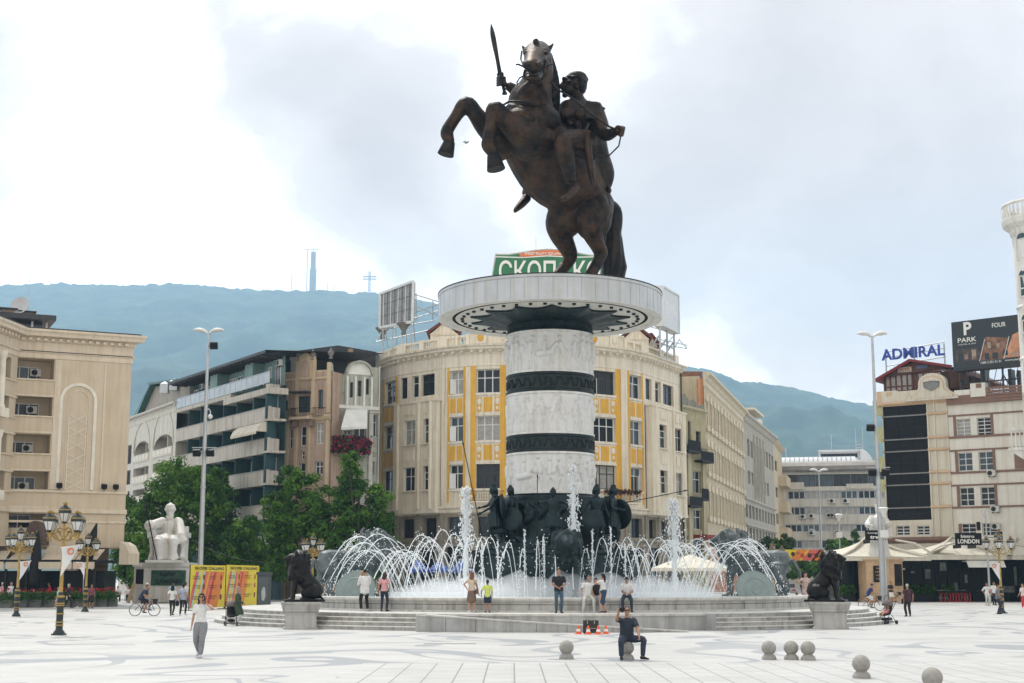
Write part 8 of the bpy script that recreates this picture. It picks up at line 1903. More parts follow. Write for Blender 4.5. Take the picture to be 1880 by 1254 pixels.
for px,ph,pt,tl,lb in((74,1075,975,.02,'folded black parasol by the left lamps, standing upright'),(163,1045,962,.22,'folded black parasol tilted above the terrace awning at right')):
 t=thing('folded_parasol',lb,'parasol',(X_(px),Yr-1.2,0));zt_=Z_(pt);mb=MB();mb.tube([(0,0,0),(0,0,zt_)],.04,6);mb.build('pole',STEEL,t);mb=MB();z0_=Z_(ph);mb.loft([(V((0,0,z0_)),.45,.4),(V((tl*1,0,z0_+(zt_-z0_)*.3)),.5,.42),(V((tl*2.4,0,z0_+(zt_-z0_)*.7)),.33,.3),(V((tl*3.5,0,zt_)),.05,.05)],10)
 for k in range(8):a=k*PI/4;mb.limb([V((.4*math.cos(a),.35*math.sin(a),z0_-.2)),V((.3*math.cos(a)+tl*2,.3*math.sin(a),z0_+(zt_-z0_)*.6))],[.1,.06],6)
 mb.build('canopy',IRON,t)
t=tag(MB(Matrix.Translation((X_(216),Yr+3,0))).prism([(-.35,Z_(1036)),(.38,Z_(1036)),(.38,Z_(1015)),(.1,Z_(1000)),(-.35,Z_(993))],-1.5,1.5).build('side_awning',CAN),'pale half round awning at the corner of the beige block','awning')
FR=mat('red_flowers',(.36,.015,.015),.8,var=.3,scale=5);FGN=leafmat('planter_leaves',(.03,.09,.02),(.10,.20,.05),2);PLT=mat('planter_grey',(.10,.10,.095),.7,var=.2)
def planter(label,px,Yd,wpx,seed,top):
 x=xof(px,Yd,1090);t=thing('flower_planter',label,'planter',(x,Yd,0),0,'flower planters along the restaurant terrace');w_=wpx*Yd/FPX;mb=MB();mb.box(-w_/2,w_/2,-.3,.3,0,.55);mb.build('planter_box',PLT,t);rnd=random.Random(seed);mb=MB()
 for k in range(int(260*w_)):leaves(mb,(rnd.uniform(-w_/2,w_/2),rnd.uniform(-.4,.2),rnd.uniform(.35,top*.8)),(.15,.15,.15),2,.09,rnd,0)
 for k in range(int(30*w_)):leaves(mb,(rnd.uniform(-w_/2,w_/2),rnd.uniform(-.4,.3),rnd.uniform(top*.75,top)),(.08,.08,.06),3,.06,rnd,1)
 mb.build('flowers',[FGN,FR],t)
PLB=['flower planter behind the two men at the left edge','flower planter between the left lamp post and the man in red','flower planter behind the man in the red shirt','flower planter behind the nearest ornate lamp','flower planter behind the dark dressed walker','flower planter left of the small lamp post','flower planter behind the small lamp post','flower planter one from the right end of the row',
 'flower planter at the right end of the row by the white statue']
for k,(px,Yd) in enumerate(((12,101),(40,102),(66,102.5),(94,103),(120,103.5),(143,104),(166,104.5),(186,105),(204,105.5))):planter(PLB[k],px,Yd,22,k,1.35)
tag(MB().rbox((xof(241,119,1090),119,.85),(.3,.06,1.7),Matrix.Rotation(.28,3,'Y')).build('leaning_board',mat('plank_tan',(.40,.30,.19),.8)),'tan board leaning against the pedestal of the white seated statue','board')
g_=gnd(142,1122);tag(MB().box(-.28,.28,-.15,.15,0,.05).box(-.04,.04,-.04,.04,.05,.3).build('sign_foot',PED,None,loc=tuple(g_)),'small pale sign foot left on the paving near the small lamp post','sign foot')
mb=MB();n=14;a,b=at(352,992,118),at(506,1033,112)
mb.tube([a.lerp(b,i/n)+V((0,0,-.5*math.sin(PI*i/n))) for i in range(n+1)],.025,4);tag(mb.build('cable',IRON),'thin cable sagging from the left mast to the right above the banners','cable')
#  bistro terrace at the right
TENT=mat('tent_cream',(.60,.57,.49),.8,var=.05,streak=.12)
Yb=126;X_=lambda px,py=1060:xof(px,Yb,py);Z_=lambda py:zof(py,Yb)
bt=thing('bistro_terrace','dark glazed bistro terrace under peaked cream tents at the right','terrace',(X_(1720),Yb,0))
mb=MB();mb.box(X_(1548),X_(1930),Yb+1.5,Yb+6,0,Z_(1024),0)
for px in range(1552,1920,22):mb.box(X_(px)-.05,X_(px)+.05,Yb+1.4,Yb+1.5,0,Z_(1026),1)
mb.box(X_(1548),X_(1930),Yb+1.38,Yb+1.5,.9,1.0,1)
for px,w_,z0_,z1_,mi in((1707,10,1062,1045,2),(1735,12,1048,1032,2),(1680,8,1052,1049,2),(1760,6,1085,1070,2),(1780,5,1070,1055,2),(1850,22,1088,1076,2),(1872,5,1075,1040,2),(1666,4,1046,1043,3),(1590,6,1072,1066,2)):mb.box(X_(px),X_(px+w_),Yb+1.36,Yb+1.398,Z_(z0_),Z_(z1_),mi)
mb.build('glass_front',[mat('bistro_glass',(.006,.010,.011),.08,var=.6,scale=.5,spec=.12),IRON,mat('reflection_pale',(.12,.13,.12),.2,var=.5,scale=2),SWHITE],bt,True)  # pale boxes on the dark panes, reflections put in as colour
def tent(pk,l,r,yl,yr,py_pk,fr):
 mb=MB();c=V((X_(pk),Yb+2.5,Z_(py_pk)));yb_=Z_(fr);n=12
 fl,frr=V((X_(l),Yb-1.5,Z_(yl))),V((X_(r),Yb-1.5,Z_(yr)));bl,br_=fl+V((0,7,.6)),frr+V((0,7,.6))
 def sweep(a,b):
  for i in range(n):
   f0,f1=i/n,(i+1)/n;p=lambda f,e:c.lerp(e,f)+V((0,0,-.28*math.sin(PI*f)));q=[p(f0,a),p(f1,a),p(f1,b),p(f0,b)];mb.add([tuple(v) for v in q],[(0,1,2,3)] if i else[(0,1,2)],0,True)
 sweep(fl,frr);sweep(frr,br_);sweep(br_,bl);sweep(bl,fl)
 mb.add([tuple(fl),tuple(frr),(frr.x,frr.y-.02,yb_),(fl.x,fl.y-.02,yb_)],[(0,3,2,1)],0);mb.bar(fl,frr,.08,.08,0)
 for e in(fl,frr):mb.tube([c+V((0,0,.1)),c.lerp(e,.5)+V((0,0,-.15)),e],.12,6)
 mb.build('tent_roof',TENT,bt,True)
tent(1606,1538,1702,1022,1024,987,1030);tent(1768,1698,1850,1020,1020,985,1028);tent(1890,1840,1960,1020,1020,985,1028)
mb=MB();mb.add([(X_(1697),Yb-1.0,Z_(1018)),(X_(1745),Yb-1.2,Z_(998)),(X_(1745),Yb-.2,Z_(995)),(X_(1697),Yb,Z_(1016))],[(0,1,2,3)]);mb.tube([(X_(1697),Yb-1.2,Z_(1017)),(X_(1722),Yb-1.2,Z_(1003)),(X_(1748),Yb-1.2,Z_(998))],.1,6);mb.tube([(X_(1640),Yb-1.2,Z_(992)),(X_(1675),Yb-1.2,Z_(998)),(X_(1702),Yb-1.2,Z_(1014))],.1,6);mb.tube([(X_(1790),Yb-1.2,Z_(990)),(X_(1830),Yb-1.2,Z_(992)),(X_(1890),Yb-1.2,Z_(1008))],
 .1,6);mb.build('tent_beam',TENT,bt,True)
mb=MB();mb.box(X_(1766),X_(1834),Yb-1.5,Yb-.2,Z_(1032),Z_(1029.5));mb.add([(X_(1766),Yb-1.5,Z_(1032)),(X_(1834),Yb-1.5,Z_(1032)),(X_(1834),Yb-2.0,Z_(1042)),(X_(1766),Yb-2.0,Z_(1042))],[(0,3,2,1)]);mb.build('entrance_awning',mat('entrance_white',(.62,.62,.58),.7),bt,True)
for a,b,y0,y1,k1,k2,lb in((1744,1791,1002,980,'bistro','london','black sign reading bistro LONDON above the right tent'),(1581,1618,993,975,'lounge','trend','black bar sign partly hidden behind the robed statue on the left tent')):
 t=thing('bistro_sign',lb,'sign',(X_(a),Yb-2.2,Z_(y0)));W_,H_=X_(b)-X_(a),Z_(y1)-Z_(y0);mb=MB();mb.box(0,W_,0,.25,0,H_);mb.build('board',IRON,t);mb=MB()
 if k1=='bistro':put_text(mb,k1,W_*.2,W_*.72,H_*.6,H_*.86,-.003,0,.03);put_text(mb,k2,W_*.07,W_*.9,H_*.14,H_*.5,-.003,0,.03)
 else:put_text(mb,k1,W_*.1,W_*.95,H_*.62,H_*.82,-.003,0,.03,.15);put_text(mb,k2,W_*.2,W_*.98,H_*.15,H_*.5,-.003,0,.03,.15)
 mb.build('lettering',SWHITE,t);mb=MB();mb.box(W_*.2,W_*.2+.06,.25,2.4,-.25,.06);mb.box(W_*.8-.06,W_*.8,.25,2.4,-.25,.06);mb.build('bracket',IRON,t)
for k,(px,w_) in enumerate(((1560,24),(1680,26),(1706,26),(1745,22))):
 t=thing('hedge_planter',['dark hedge in a planter left of the tan pedestal','dark hedge in a planter right of the tan pedestal','dark hedge in a planter left of the red bike rack','dark hedge in a planter behind the red bike rack'][k],'planter',(X_(px),Yb+.8,0),0,'hedge planters in front of the bistro');ww=w_*Yb/FPX;mb=MB();mb.box(-ww/2,ww/2,-.25,.25,0,.7);mb.build('planter_box',IRON,t);mb=MB();rnd=random.Random(k+40)
 for _ in range(130):leaves(mb,(rnd.uniform(-ww/2,ww/2),rnd.uniform(-.25,.25),rnd.uniform(.6,1.4)),(.18,.18,.18),4,.1,rnd)
 mb.build('hedge',LEAF1,t)
 #  parasols behind the fountain
PBL=mat('parasol_blue',(.03,.07,.26),.7,var=.1);PCR=mat('parasol_cream',(.60,.55,.44),.8,var=.06)
def parasol(label,px,Yd,wpx,py_e,py_t,m_,grp):
 x=xof(px,Yd,1060);t=thing('parasol',label,'parasol',(x,Yd,0),R(20),grp);r_=wpx*Yd/FPX/2;ze,zt_=zof(py_e,Yd),zof(py_t,Yd);mb=MB();mb.tube([(0,0,0),(0,0,zt_+.1)],.05,8);mb.lathe([(.35,0),(.35,.08),(.08,.12)],12);mb.build('pole',STEEL,t);mb=MB();mb.lathe([(r_,ze-.22),(r_,ze),(r_*.5,ze+(zt_-ze)*.55),(.02,zt_)],8);mb.build('canopy',m_,t)
parasol('large cream parasol seen behind the right half of the fountain',1268,104,150,1043,1018,PCR,'cafe parasols');parasol('smaller cream parasol near the right bronze lion behind the jets',1345,112,70,1040,1022,PCR,'cafe parasols')
for px,lb in((768,'left blue parasol behind the jets'),(806,'second blue parasol from the left behind the jets'),(846,'blue parasol just left of the tall plume behind the jets')):parasol(lb,px,112,40,1046,1028,PBL,'blue parasols behind the fountain')
#  bicycles, rack, pushchair, cars
TYRE=mat('rubber',(.012,.012,.012),.7)
def bicycle(label,loc,rot,col,basket=True,group=None):
 t=thing('bicycle',label,'bicycle',loc,rot,group);fm=mat('bike_%s'%col[0],col[1],.4)
 for x in(-.52,.53):
  w_=MB();w_.tube([(x+.31*math.cos(k*PI/14),0,.34+.31*math.sin(k*PI/14)) for k in range(28)],.012,5,closed=True)
  for k in range(12):w_.cyl((x,0,.34),(x+.3*math.cos(k*PI/6),0,.34+.3*math.sin(k*PI/6)),.002,None,3)
  w_.cyl((x,-.04,.34),(x,.04,.34),.03);o=w_.build('wheel',STEEL,t);y=MB();y.tube([(x+.33*math.cos(k*PI/16),0,.34+.33*math.sin(k*PI/16)) for k in range(32)],.019,6,closed=True);y.build('tyre',TYRE,o)
 m=MB();bb,st,hd=V((-.08,0,.3)),V((-.22,0,.78)),V((.36,0,.82));m.tube([bb,st],.018);m.tube([bb,hd-V((0,0,.15))],.018);m.tube([st+V((.03,0,-.12)),hd-V((.0,0,.05))],.016)
 for s_ in(-1,1):m.tube([V((-.52,s_*.05,.34)),st+V((.03,0,-.1))],.01);m.tube([V((-.52,s_*.05,.34)),bb],.01);m.tube([V((.53,s_*.05,.34)),hd-V((-.04,0,.2))],.012)
 m.tube([hd-V((0,0,.2)),hd+V((-.02,0,.15))],.016);m.build('frame',fm,t)
 m=MB();m.tube([hd+V((-.12,-.28,.2)),hd+V((0,-.2,.2)),hd+V((0,0,.15)),hd+V((0,.2,.2)),hd+V((-.12,.28,.2))],.013);m.build('handlebar',STEEL,t)
 m=MB();m.loft([(st+V((-.14,0,.11)),.09,.03),(st+V((0,0,.11)),.07,.03),(st+V((.13,0,.1)),.025,.02)],8);m.tube([st,st+V((0,0,.1))],.014);m.build('seat',TYRE,t)
 m=MB();m.tube([bb+V((0,-.09,-.12)),bb+V((0,-.09,0)),bb+V((0,.09,0)),bb+V((0,.09,.12))],.01);m.box(bb.x-.05,bb.x+.05,-.16,-.09,bb.z-.13,bb.z-.11);m.box(bb.x-.05,bb.x+.05,.09,.16,bb.z+.11,bb.z+.13);m.cyl(bb+V((0,-.05,0)),bb+V((0,-.04,0)),.09,None,14);m.build('pedals',STEEL,t)
 if basket:m=MB();m.lathe([(.1,.62),(.16,.86),(.17,.88),(.155,.86),(.1,.64),(0,.64)],10,(.56,0,.05));m.build('basket',mat('basket_dark',(.02,.018,.016),.8),t)
 return t
g_=gnd(265,1131);bike0=bicycle('dark city bicycle ridden at the left by the man in navy',tuple(g_),0,('maroon',(.07,.02,.025)))
g2=gnd(1600,1121);bike1=dup(bike0,tuple(g2),0,'dark city bicycle ridden on the right by the man in a blue cap')
bike2=dup(bike0,(xof(1640,118,1090),118,0),R(10),'bicycle held by the man in white shorts beside the tan pedestal')
RK=mat('rack_red',(.42,.02,.02),.45);Yk=125.5
rk=thing('bike_rack','row of red hoop bike stands in front of the bistro','bike rack',(xof(1722,Yk),Yk,0));L_=xof(1774,Yk)-xof(1722,Yk);n=11
for k in range(n):mb=MB();x=L_*k/(n-1);mb.tube([(x,-.35,0),(x,-.35,.55),(x+.02,-.2,.74),(x+.02,.2,.74),(x,.35,.55),(x,.35,0)],.035,6);mb.build('hoop',RK,rk)
mb=MB()
for y in(-.35,.35):mb.box(-.1,L_+.1,y-.03,y+.03,.003,.05)
mb.build('rail',RK,rk)
for px,rot,lb in((1725,80,'parked bicycle at the left end of the red rack'),(1731,95,'second parked bicycle from the left in the red rack'),(1738,75,'third parked bicycle from the left in the red rack'),(1769,100,'parked bicycle at the right end of the red rack')):dup(bike0,(xof(px,Yk,1090),Yk-.1,.0),R(rot),lb)
for o in bpy.data.objects:
 if o.name.startswith('bicycle'):o['group']='bicycles on the square'
def pushchair(label,loc,rot,m_,grp='pushchairs'):
 t=thing('pushchair',label,'pushchair',loc,rot,grp)
 mb=MB()
 for s_ in(-1,1):mb.tube([(s_*.22,.32,.1),(s_*.23,.05,.5),(s_*.24,-.38,1.02)] if False else[(s_*.22,-.34,.1),(s_*.23,.05,.55),(s_*.24,.42,1.02)],.014);mb.tube([(s_*.24,.36,.1),(s_*.23,0,.5)],.014)
 mb.tube([(-.24,.42,1.02),(.24,.42,1.02)],.018);mb.tube([(-.22,-.34,.12),(.22,-.34,.12)],.012);mb.tube([(-.24,.36,.12),(.24,.36,.12)],.012);mb.build('frame',IRON,t)
 for x,y in((-.24,-.36),(.24,-.36),(-.26,.37),(.26,.37)):mb=MB();mb.cyl((x-.025,y,.09),(x+.025,y,.09),.09,None,14);mb.build('wheel',TYRE,t)
 mb=MB();mb.loft([(V((0,-.28,.42)),.19,.05),(V((0,.0,.45)),.2,.06),(V((0,.14,.6)),.2,.06),(V((0,.24,.88)),.19,.05)],10,0,(1,0,0));mb.loft([(V((0,-.2,.22)),.18,.06),(V((0,.2,.24)),.18,.07)],10,0,(1,0,0));mb.build('seat',m_,t)
 mb=MB();mb.ell((0,.1,.86),(.23,.3,.24),None,14,8);mb.v=[(x,y,max(z,.82-(y-.1)*.1)) for x,y,z in mb.v];mb.build('hood',mat('hood_grey',(.12,.105,.10),.8),t)
 return t
g_=gnd(1628,1146);pc=pushchair('black pushchair with a grey hood and a baby in pink by the right steps',tuple(g_),R(-55),mat('pushchair_black',(.014,.014,.015),.8))
g_=gnd(424,1149);pushchair('dark pushchair pushed by the woman in the green coat',tuple(g_),R(15),mat('pushchair_black',(.014,.014,.015),.8))
def car(label,loc,rot,paint,s=1.0):
 t=thing('parked_car',label,'car',loc,rot,'cars parked in the street behind the fountain');m_=mat('car_'+paint[0],paint[1],.25,spec=.6)
 prof=[(-2.1,.35),(-2.15,.75),(-2.0,.95),(-1.2,1.02),(-.6,1.42),(.6,1.46),(1.35,1.05),(2.0,.95),(2.15,.7),(2.1,.35)]
 mb=MB();mb.prism(prof[:3]+[(-1.25,1.0),(1.35,1.02)]+prof[7:],-.85,.85,0);mb.build('body',m_,t);mb=MB();mb.prism([(-1.2,1.0),(1.35,1.02),(.6,1.46),(-.6,1.42)][::1],-.72,.72,0);mb.build('cabin',GLASS,t);mb=MB();mb.prism([(-.62,1.40),(.62,1.44),(.55,1.49),(-.55,1.47)],-.74,.74);mb.build('roof',m_,t)
 for x in(-1.3,1.3):
  for y in(-.8,.8):mb=MB();mb.cyl((x,y-.1,.32),(x,y+.1,.32),.32,None,18);o=mb.build('wheel',TYRE,t);mb=MB();mb.cyl((x,y-.11,.32),(x,y+.11,.32),.18,None,12);mb.build('rim',STEEL,o)
 for y in(-.6,.6):mb=MB();mb.box(-2.17,-2.05,y-.18,y+.18,.68,.85);mb.build('tail_light',RK,t);mb=MB();mb.box(2.05,2.17,y-.18,y+.18,.62,.78);mb.build('headlight',LGL,t)
 return t
for px,Yd,rot,pt,lb in((1507,150,85,('white',(.62,.62,.61)),'white car with red tail lights parked behind the woman in the floral dress'),(1447,158,80,('silver',(.32,.33,.34)),'silver car at the kerb behind the right bronze lion'),(1425,165,95,('navy',(.02,.03,.06)),'dark blue car far behind the right bronze lion')):car(lb,(xof(px,Yd,1090),Yd,0),R(rot),pt)
#  people
ZP=zt
def on(px,py,z=0.0):g_=gnd(px,py,z);return(g_.x,g_.y,z)
def phone(t,J,side='L',off=(0,-.02,.05)):
 p=J['w'+side]+V(off);MB().rbox(p,(.02,.075,.15),Matrix.Rotation(.2,3,'X')).build('phone',IRON,t)
def bag(c,sz,colr,strap=None):
 def f(t,J):
  mb=MB();mb.loft([(V(c)+V((0,0,-sz[2])),sz[0],sz[1]),(V(c),sz[0]*1.05,sz[1]*1.1),(V(c)+V((0,0,sz[2])),sz[0]*.85,sz[1]*.8)],10);o=mb.build('bag',cloth(colr),t)
  if strap:m2=MB();m2 .tube([V(c)+V((0,0,sz[2]))]+[V(q) for q in strap],.012,5);m2 .build('strap',cloth(colr),o)
 return f
def both(*fs):
 def f(t,J):
  for q in fs:q(t,J)
 return f
SEATY=lambda px:CY-math.sqrt((RB+.02)**2-(xof(px,60.6,1110)-CX)**2)
def onp(px,off=.45):y=SEATY(px)-off;return(xof(px,y,1120),y,ZP)
STAND=dict(wR=(-.24,-.02,.86),wL=(.24,-.04,.86));
def walk(k=1,**kw):
 d=dict(aL=(.09,-.24*k,.09),aR=(-.09,.26*k,.13),wL=(.24,.18*k,.9),wR=(-.24,-.2*k,.92));d.update(kw);return d
W_=(.62,.62,.61);BK=(.012,.012,.014);JN=(.05,.085,.14);NV=(.02,.028,.06)
g_=on(367,1207)
person('woman in white tee and grey trousers walking towards the camera, phone at her ear',g_,R(2),1.68,dict(aL=(.05,-.22,.085),aR=(-.07,.2,.16),wR=(-.25,-.05,.84),wL=(.15,-.13,1.47),ehL=(1,-.2,-.8),thL=V((0,.3,1)),curlL=1.2,fR=(-.1,-1,-.4),nod=-.05),W_,.65,.015,(.20,.205,.215),'trousers',1.25,(.5,.5,.5),'brown','long',True,.92,None,.011,None,both(sunglasses,lambda t,J:phone(t,J,'L',(-.03,-.02,.09)),
 lambda t,J:MB().tube([J['N']+V((-.12,.06,-.02)),J['P']+V((-.2,-.05,.25)),J['P']+V((-.22,.08,.05))],.012,5).build('bag_strap',cloth(BK),t)))
b_=gnd(1151,1211)
person('man in dark polo shirt and sunglasses sitting on a stone ball, phone raised',(b_.x+.02,b_.y-.02,0),R(14),1.78,dict(P=(0,.06,.545),lean=(.0,-.03,0),aL=(.30,-.30,.09),aR=(-.27,-.30,.09),fL=(.6,-.9,0),fR=(-.25,-1,0),wL=(.19,-.36,.60),wR=(-.36,-.40,1.20),ehR=(-.6,.2,-1),ehL=(1,.2,-.3),yaw=-.25,curlL=1.0,curlR=1.5,thR=V((1,-.3,.3)),khL=(.6,-1,.6),khR=(-.5,-1,.6)),(.016,.024,.036),.75,-.08,(.022,
 .034,.06),'trousers',1.12,(.016,.018,.03),'black','crop',False,1.14,SKIN2,.011,None,both(sunglasses,lambda t,J:MB().rbox(J['wR']+V((.07,-.06,.07)),(.15,.02,.085),Matrix.Rotation(.2,3,'Z')).build('phone',IRON,t)))
person('man in a black tee and jeans standing on the fountain step with hands clasped',onp(1026,1.3),R(4),1.80,dict(wR=(-.05,-.22,1.0),wL=(.06,-.22,1.02),ehR=(-1,.3,0),ehL=(1,.3,0),nod=.12),(.010,.011,.016),.7,-.08,(.045,.085,.12),'trousers',1.0,BK,'black','crop',False,1.05,SKIN2,.012,None,eyes)
def seated(px,dz=0.0):y=SEATY(px)-.12;return(xof(px,y,1100),y+.28,ZP)
SIT=dict(P=(0,-.02,.70),aL=(.12,-.42,.09),aR=(-.12,-.42,.09),khL=(.2,-1,.5),khR=(-.2,-1,.5))
def sit(**kw):d=dict(SIT);d.update(kw);return d
person('man in a white tee and white trousers sitting on the basin rim',seated(1080),R(5),1.78,sit(aL=(.2,-.42,.09),aR=(-.26,-.36,.09),wR=(-.3,-.3,.72),wL=(.42,.02,1.15),lean=(.03,-.05,0),yaw=.2,ehL=(.5,1,-.5)),W_,.6,-.02,(.55,.54,.50),'trousers',1.05,(.5,.5,.48),'brown','crop',False,1.05,SKIN2,.012)
person('woman in a black top and patterned trousers sitting beside the man in white',seated(1096),R(0),1.66,sit(lean=(-.04,-.06,0),wR=(-.12,-.38,.72),wL=(.16,-.4,.78),yaw=-.1),BK,.12,-.02,(.35,.35,.40),'trousers',1.2,W_,'black','short',True,.95,SKIN2,.012)
person('girl with a long ponytail in a white top and denim skirt photographing the seated couple',onp(1108,.75),R(215),1.6,dict(wR=(-.2,-.36,1.35),wL=(.05,-.4,1.38),yaw=.1),W_,.5,.06,(.03,.055,.095),'skirt',.72,(.1,.02,.03),'black','tail',True,.88,None,.012,None,None,None,.62)
person('man in a white tee and dark jeans sitting alone on the basin rim looking down',seated(1152),R(-6),1.78,sit(aL=(.2,-.38,.09),aR=(-.16,-.42,.09),wR=(-.06,-.36,.78),wL=(.12,-.36,.76),lean=(0,-.16,-.03),nod=.5,head=(0,-.09,.13)),W_,.7,-.02,(.022,.033,.055),'trousers',1.05,BK,'black','short',False,1.0,SKIN2,.012)
person('red haired woman in beige top and brown skirt seen from behind with shoulder bag',onp(866,.6),R(186),1.66,dict(wL=(.2,.12,1.0),wR=(-.3,-.03,.84),ehL=(1,.5,0),yaw=-.3),(.55,.44,.34),.35,.0,(.17,.12,.09),'skirt',.95,(.6,.6,.6),'red','long',True,.98,None,.012,None,bag((-.22,.12,.92),(.12,.06,.1),(.13,.08,.06),[(-.16,.1,1.2),(-.05,.09,1.42)]),None,.5)
person('boy in lime green tee and navy shorts hand in hand with the red haired woman',onp(895,.6),R(178),1.34,dict(wL=(.34,-.03,.93),wR=(-.24,-.02,.86)),(.52,.60,.14),.75,-.1,NV,'shorts',1.25,(.03,.04,.06),'black','short',False,.95,SKIN2,.012)
def baby(t,J):
 mb=MB();c=J['C']+V((.06,-.2,.1));mb.loft([(c+V((0,0,-.18)),.09,.08),(c,.1,.09),(c+V((0,0,.1)),.06,.06)],10);mb.ell(c+V((0,0,.22)),(.075,.08,.085));mb.limb([c+V((.06,0,.05)),c+V((.16,-.08,.1))],[.03,.022]);mb.limb([c+V((.04,-.05,-.18)),c+V((.06,-.12,-.32))],[.05,.035]);organic(mb,'carried_baby',SKIN,t,.012,1)
person('man in a loose white shirt and black trousers seen from behind holding a baby',onp(669,.45),R(205),1.8,dict(wR=(-.12,-.32,1.25),wL=(.12,-.32,1.2),aL=(.14,0,.08),aR=(-.14,.02,.08)),(.64,.64,.63),1.5,-.2,BK,'trousers',1.1,(.55,.55,.55),'black','crop',False,1.12,SKIN2,.012,None,baby)
person('woman with long dark hair in a pink top and navy trousers facing the jets',onp(705,.45),R(172),1.66,dict(wR=(-.24,.0,.92),wL=(.3,-.12,.9),aL=(.12,0,.08),aR=(-.12,-.02,.08)),(.58,.30,.31),.6,-.04,(.02,.022,.045),'trousers',.98,BK,'brown','long',True,.95,None,.012)
person('woman in a pale floral dress standing at the right end of the platform',on(1480,1115.5,ZP),R(20),1.70,dict(wR=(-.3,-.2,1.1),wL=(.08,-.28,1.2),ehR=(-1,.2,0)),(.52,.42,.37),.5,.0,(.5,.4,.35),'dress',1.15,(.2,.12,.1),'black','short',True,1.0,None,.012,None,None,mat('floral_cloth',(.62,.48,.42),.85,scale=14,col2=(.25,.17,.17)),.5)
person('child in a bright blue tee standing behind the woman in the floral dress',(xof(1467,71,1110),71.5,0),R(20),1.35,STAND,(.02,.22,.40),.7,-.06,NV,'shorts',1.1,W_,'black','short',False,.9,None,.014)
person('grey haired man in a maroon tee and black trousers seen from behind at the right',on(1668,1132,0),R(190),1.76,dict(wR=(-.3,-.02,.88),wL=(.28,-.02,.88),aL=(.13,.03,.08),aR=(-.13,-.05,.08)),(.05,.018,.028),.75,-.1,BK,'trousers',1.1,BK,'grey','crop',False,1.12,SKIN2,.012,None,bag((.34,.05,.82),(.09,.05,.13),BK))
def cyclist(label,bike_loc,**kw):
 x,y,z=bike_loc;return person(label,(x-.2,y,0),R(90),1.74,dict(P=(0,.02,.98),lean=(0,-.24,-.04),aL=(.11,-.16,.42),aR=(-.11,-.2,.24),wL=(.24,-.48,1.08),wR=(-.24,-.48,1.08),khL=(.1,-1,.3),khR=(-.1,-1,.3),head=(0,-.08,.15)),**kw)
cyclist('man in a navy tee riding the bicycle at the left',tuple(bike0 .location),top=NV,sleeve=.7,bottom=(.015,.015,.02),kind='shorts',shoes=BK,hair='brown',style='crop',fat=1.15,skin=SKIN2)
cyclist('man in blue cap and white shorts riding the bicycle at the right steps',tuple(bike1 .location),top=(.02,.03,.10),sleeve=.7,bottom=W_,kind='shorts',shoes=BK,hair=(.02,.025,.10),style='cap',fat=1.1,skin=SKIN2)
person('man in a grey tee and pale cap walking beyond the left cyclist',(xof(269,93,1090),93,0),R(60),1.76,walk(),(.16,.165,.15),.7,-.08,(.25,.24,.22),'trousers',1.0,BK,(.5,.5,.48),'cap',False,1.05,None,.014)
person('man in a black tee and white shorts holding a bicycle beside the tan pedestal',(xof(1635,117.3,1090),117.2,0),R(35),1.8,dict(wR=(-.26,-.25,1.1),wL=(.3,-.1,.9)),BK,.7,-.06,W_,'shorts',1.15,(.3,.3,.3),'brown','crop',False,1.05,SKIN2,.014)
person('man in a grey blue tee and dark trousers behind the right mast',(xof(1630,119.4,1090),119.9,0),R(-20),1.72,STAND,(.12,.15,.2),.7,-.06,BK,'trousers',1,BK,'brown','short',False,1,None,.014)
person('blonde man in a white tee and blue jeans walking left in front of the bistro',on(1797,1104,0),R(-60),1.78,walk(1),W_,.7,-.08,(.03,.06,.14),'trousers',1.1,W_,(.35,.25,.13),'short',False,1.05,None,.014)
person('woman in white blouse and pale trousers with a red bag before the bistro',on(1813,1112,0),R(10),1.70,dict(wR=(-.3,-.1,1.0),wL=(.22,-.18,1.05)),W_,1.2,-.1,(.5,.5,.47),'trousers',1.0,(.4,.3,.25),'brown','short',True,1,SKIN2,.014,None,bag((.14,-.2,1.05),(.07,.03,.08),(.35,.02,.02),[(0,-.16,1.3),(-.1,-.1,1.44)]))
person('man in a white tee and black trousers just left of the right ornate lamp',on(1826,1111,0),R(20),1.78,STAND,W_,.7,-.06,BK,'trousers',1,BK,'black','short',False,1,SKIN2,.014)
person('man in a grey tee and dark jeans leaning by the right ornate lamp',(xof(1832.5,84.2,1110),84.2,0),R(80),1.72,dict(wR=(-.22,-.2,.95),wL=(.24,-.1,.9)),(.15,.155,.18),.7,-.06,(.02,.027,.045),'trousers',1,BK,'black','crop',False,1.02,SKIN2,.014)
person('person in red trousers and a pale top at the right edge of the picture',on(1880,1118,0),R(-60),1.7,walk(),(.6,.5,.48),.7,-.06,(.45,.03,.05),'trousers',1,W_,'brown','short',True,1,None,.014)
person('woman in white tee and black trousers with black bag walking away at left',on(315,1131,0),R(182),1.68,walk(.8),W_,.6,-.04,BK,'trousers',.92,BK,'black','long',True,.9,None,.013,None,bag((-.3,0,.72),(.05,.1,.14),BK,[(-.26,-.05,.92)]))
person('young man in a pale grey blue tee and black trousers walking away from the camera',on(335,1130.5,0),R(178),1.76,walk(-.8),(.34,.38,.45),.7,-.08,BK,'trousers',.95,(.4,.4,.4),'black','short',False,.95,None,.013)
person('person in a light blue top standing close to the green plaque',(xof(316,108,1090),108,0),R(150),1.72,dict(wR=(-.2,-.2,1.3),wL=(.24,0,.9)),(.30,.48,.60),.7,-.05,(.3,.3,.32),'trousers',1,W_,'brown','short',False,1,None,.015)
person('person in a white shirt right of the plaque behind the young couple',(xof(340,103,1090),103,0),R(170),1.76,STAND,W_,.7,-.05,(.03,.035,.05),'trousers',1,BK,'black','short',False,1,None,.015)
